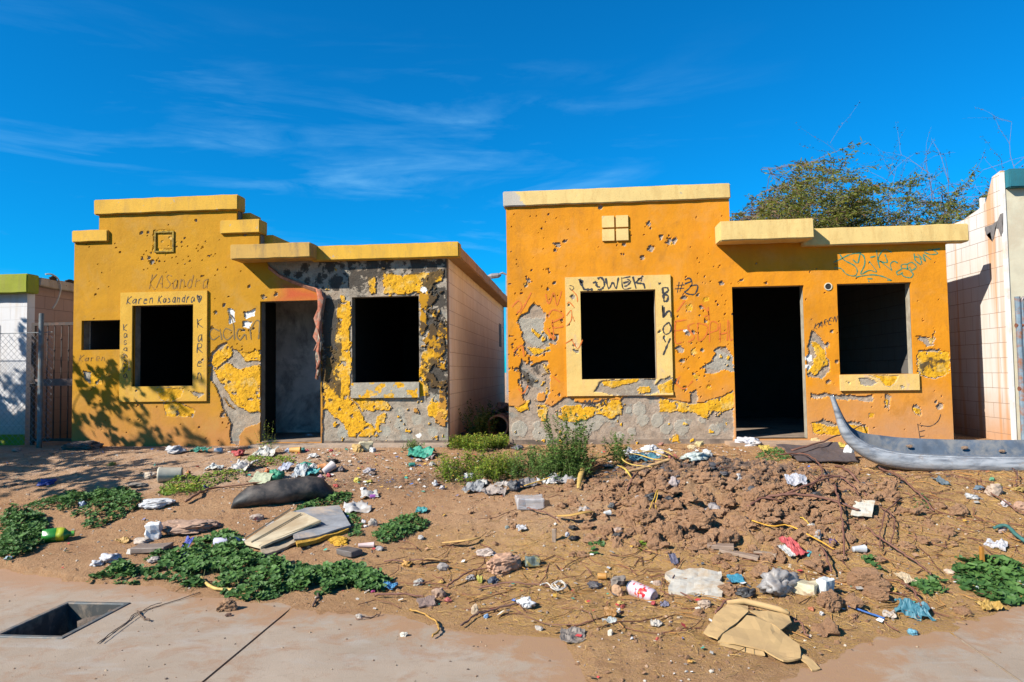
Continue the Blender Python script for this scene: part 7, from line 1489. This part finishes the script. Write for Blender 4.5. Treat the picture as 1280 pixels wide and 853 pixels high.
 ('bag', 937, 613, 24, 12, (.09, .09, .10), 'charred_rag', 'wide charred rag on the right shoulder of the heap', 'rag'),
 ('bag', 890, 585, 12, 6, (.08, .075, .08), 'coal', 'flat coal piece at the heap crest', 'coal'),
 ('bag', 928, 650, 18, 9, (.09, .085, .09), 'charred_rag', 'charred rag low on the right of the heap', 'rag'),
 ('rock', 945, 622, 26, 18, (.44, .25, .14), 'clod', 'biggest rounded earth clod right of the heap top', 'clod'),
 ('rock', 843, 665, 20, 26, (.52, .29, .15), 'clod', 'tall earth clod at the front of the heap', 'clod'),
 ('rock', 875, 650, 30, 22, (.52, .29, .15), 'clod', 'broad earth clod in the middle of the heap', 'clod'),
 ('rock', 808, 645, 34, 18, (.52, .29, .15), 'clod', 'broad earth clod on the left flank of the heap', 'clod'),
 ('rock', 912, 672, 26, 16, (.52, .29, .15), 'clod', 'earth clod below the charred rag', 'clod'),
 ('rock', 1085, 725, 40, 26, (.52, .29, .15), 'clod', 'cracked earth clod left of the teal rag', 'clod'),
 ('rock', 1095, 742, 24, 14, (.52, .29, .15), 'clod', 'smaller clod under the cracked one', 'clod'),
 ('block', 901, 683, 30, 6, (.30, .21, .155), 'wood_chip', 'grey brown plank chip on the front of the heap', 'wood chip', dict(rot=-.2, dp=.25)),
 ('block', 924, 693, 44, 5, (.33, .235, .17), 'wood_chip', 'longer grey plank chip sloping below the first', 'wood chip', dict(rot=-.45, dp=.12, roll=.1)),
 ('block', 957, 693, 26, 5, (.34, .25, .18), 'wood_chip', 'third plank chip pointing to the clear bag', 'wood chip', dict(rot=-.6, dp=.15)),
 ('sheet', 842, 700, 10, 14, (.13, .12, .19), 'plastic_scrap', 'slate blue scrap above the cream slab', 'plastic', dict(tl=.7)),
 ('bag', 852, 717, 6, 7, (.55, .36, .01), 'peel', 'yellow bit at the left tip of the cream slab', 'peel'),
 ('rock', 822, 729, 10, 7, (.46, .33, .25), 'stone', 'tan pebble between the red can and the slab', 'stone'),
 ('sheet', 1141, 762, 36, 18, (.03, .22, .30), 'rag', 'torn teal rag at the edge of the straw', 'rag', dict(tl=.4, jag=.45, cr=1.3)),
 ('sheet', 1141, 752, 9, 26, (.04, .24, .33), 'rag', 'teal strip sticking up from the torn rag', 'rag', dict(tl=.5, rot=.25)),
 ('bag', 1124, 763, 10, 9, (.04, .24, .32), 'rag', 'small teal knot left of the torn rag', 'rag'),
 ('bag', 1141, 790, 12, 9, (.10, .38, .52), 'plastic_scrap', 'light teal bit in front of the torn rag', 'plastic'),
 ('bag', 1115, 738, 12, 8, (.56, .33, .01), 'leaf', 'yellow leaf scrap on the cracked clod', 'leaf'),
 ('sheet', 1132, 723, 16, 11, (.60, .44, .24), 'cardboard_scrap', 'tan card scrap left of the little rosette', 'scrap'),
 ('sheet', 1111, 769, 14, 7, (.52, .42, .33), 'paper_scrap', 'dusty cream scrap between the blue strip and the teal rag', 'paper'),
 ('rock', 1186, 715, 9, 6, (.58, .44, .33), 'stone', 'cream pebble touching the dark rosette', 'stone'),
 ('bag', 1221, 735, 7, 5, (.62, .70, .70), 'foam_bit', 'white bit on the dark rosette', 'foam bit'),
 ('sheet', 1238, 759, 26, 8, (.56, .32, .02), 'leaf', 'fallen yellow leaf under the dark rosette', 'leaf'),
 ('block', 1228, 700, 4, 17, (.40, .17, .02), 'stub', 'upright rusty stub behind the dark rosette', 'stub', dict(hh=1.1)),
 ('sheet', 1275, 729, 16, 7, (.56, .54, .50), 'paper_scrap', 'grey paper right of the dark rosette', 'paper'),
 ('sheet', 1246, 682, 20, 8, (.60, .60, .64), 'plastic_strip', 'white plastic strip below the dark green hose', 'plastic', dict(rot=-.7)),
 ('rock', 1253, 664, 9, 6, (.52, .38, .32), 'stone', 'pink pebble above the dark green hose', 'stone'),
 ('rock', 1243, 613, 18, 12, (.48, .36, .27), 'stone', 'tan stone below the bumper near the picture edge', 'stone'),
 ('rock', 1276, 633, 12, 10, (.46, .28, .19), 'stone', 'reddish stone at the picture edge', 'stone'),
 ('bag', 1257, 630, 11, 9, (.66, .58, .58), 'paper_scrap', 'pale pink scrap above the pale straight stick', 'paper'),
 ('bag', 1215, 621, 16, 7, (.58, .58, .58), 'paper_scrap', 'white flattened scrap below the bumper', 'paper'),
 ('bag', 1247, 606, 10, 5, (.58, .40, .02), 'peel', 'yellow peel under the bumper', 'peel'),
 ('bag', 1240, 599, 6, 5, (.10, .42, .20), 'plastic_disc', 'small green cap under the bumper', 'cap'),
 ('sheet', 1177, 603, 12, 8, (.12, .17, .20), 'glass_shard', 'dark bluish shard below the middle of the bumper', 'glass'),
 ('bag', 1224, 610, 10, 6, (.12, .20, .28), 'plastic_scrap', 'dark blue scrap left of the tan stone', 'plastic'),
 ('bag', 1273, 612, 16, 6, (.50, .32, .04), 'peel', 'ochre peel at the picture edge under the bumper', 'peel'),
 ('rock', 1060, 673, 16, 9, (.50, .29, .17), 'clod', 'clod right of the purple scrap', 'clod'),
 ('rock', 1195, 640, 20, 9, (.50, .29, .17), 'clod', 'clod in the middle of the right slope', 'clod'),
 ('rock', 1205, 765, 16, 10, (.50, .29, .17), 'clod', 'reddish clod before the dark rosette', 'clod'),
]
rt = random.Random(12)
for it in IT:
    if it[0] == 'gl': continue
    kw = dict(it[9]) if len(it) > 9 else {}
    kw.setdefault('rot', rt.uniform(-.7, .7) if it[0] not in ('sheet',) else rt.uniform(-.3, .3))
    if it[0] == 'rock': kw.setdefault('bump', .5); kw.setdefault('ro', .9); kw.setdefault('var', .25)
    lb = it[7]
    if len(lb.split()) < 4: lb += ' on the heap'
    item(*it[:6], it[6], lb, it[8], **kw)

def soda_can():
    p = G(803, 748); L = PX(p, 36); R = PX(p, 9); t = thing('drink_can', p, 'red and white drink can lying dented on the lower slope', 'can')
    m = 28; prof = [(.0, 0), (.0, .70), (.03, .82), (.08, 1), (.92, 1), (.97, .84), (1, .8), (.985, .74), (.985, 0)]
    V = [((a-.5)*L, R*rr*math.cos(2*math.pi*k/m)*(1 + .05*math.sin(3*a*9+k)), R*rr*math.sin(2*math.pi*k/m)) for a, rr in prof for k in range(m)]
    # finer rings on the flank, so the red print can follow it
    Q = [(i*m+k, i*m+(k+1) % m, (i+1)*m+(k+1) % m, (i+1)*m+k) for i in range(len(prof)-1) for k in range(m)]
    mt, nt, bs = newmat('printed can'); n = NT(nt); v = n.co(); s = n.nd('ShaderNodeSeparateXYZ', {0: v}).outputs
    blot = n.math('ADD', n.noise(n.mapc(v, (30, 16, 16)), 1, 3, .6), n.rng(n.math('ABSOLUTE', s[0]), L*.30, L*.42, 0, -.5)); c = n.mix(n.rng(blot, .50, .53), c4((.66, .55, .60)), c4((.62, .01, .02)))
    c = n.mix(n.rng(n.noise(v, 60, 2, .6), .66, .70), c, c4((.65, .42, .05))); nt.links.new(c, bs.inputs['Base Color']); bs.inputs['Roughness'].default_value = .3; bs.inputs['Metallic'].default_value = .15
    o = npobj('body', V, Q, mats=[mt], smooth=True); lid = npobj('rim', [(x*L, y*R, z*R) for x, y, z in [(-.5, .72*math.cos(q), .72*math.sin(q)) for q in np.linspace(0, 6.283, 20)] + [(-.53, .80*math.cos(q), .80*math.sin(q)) for q in np.linspace(0, 6.283, 20)]], [(k, k+1, 20+k+1, 20+k) for k in range(19)], mats=[M((.5, .5, .52), .3, .1, 9, 0, metal=.8)])
    for q in (o, lid): q.parent = t
    t.location = p + Vector((0, 0, R*.8)); t.rotation_euler = (0, .12, -.75)
soda_can()
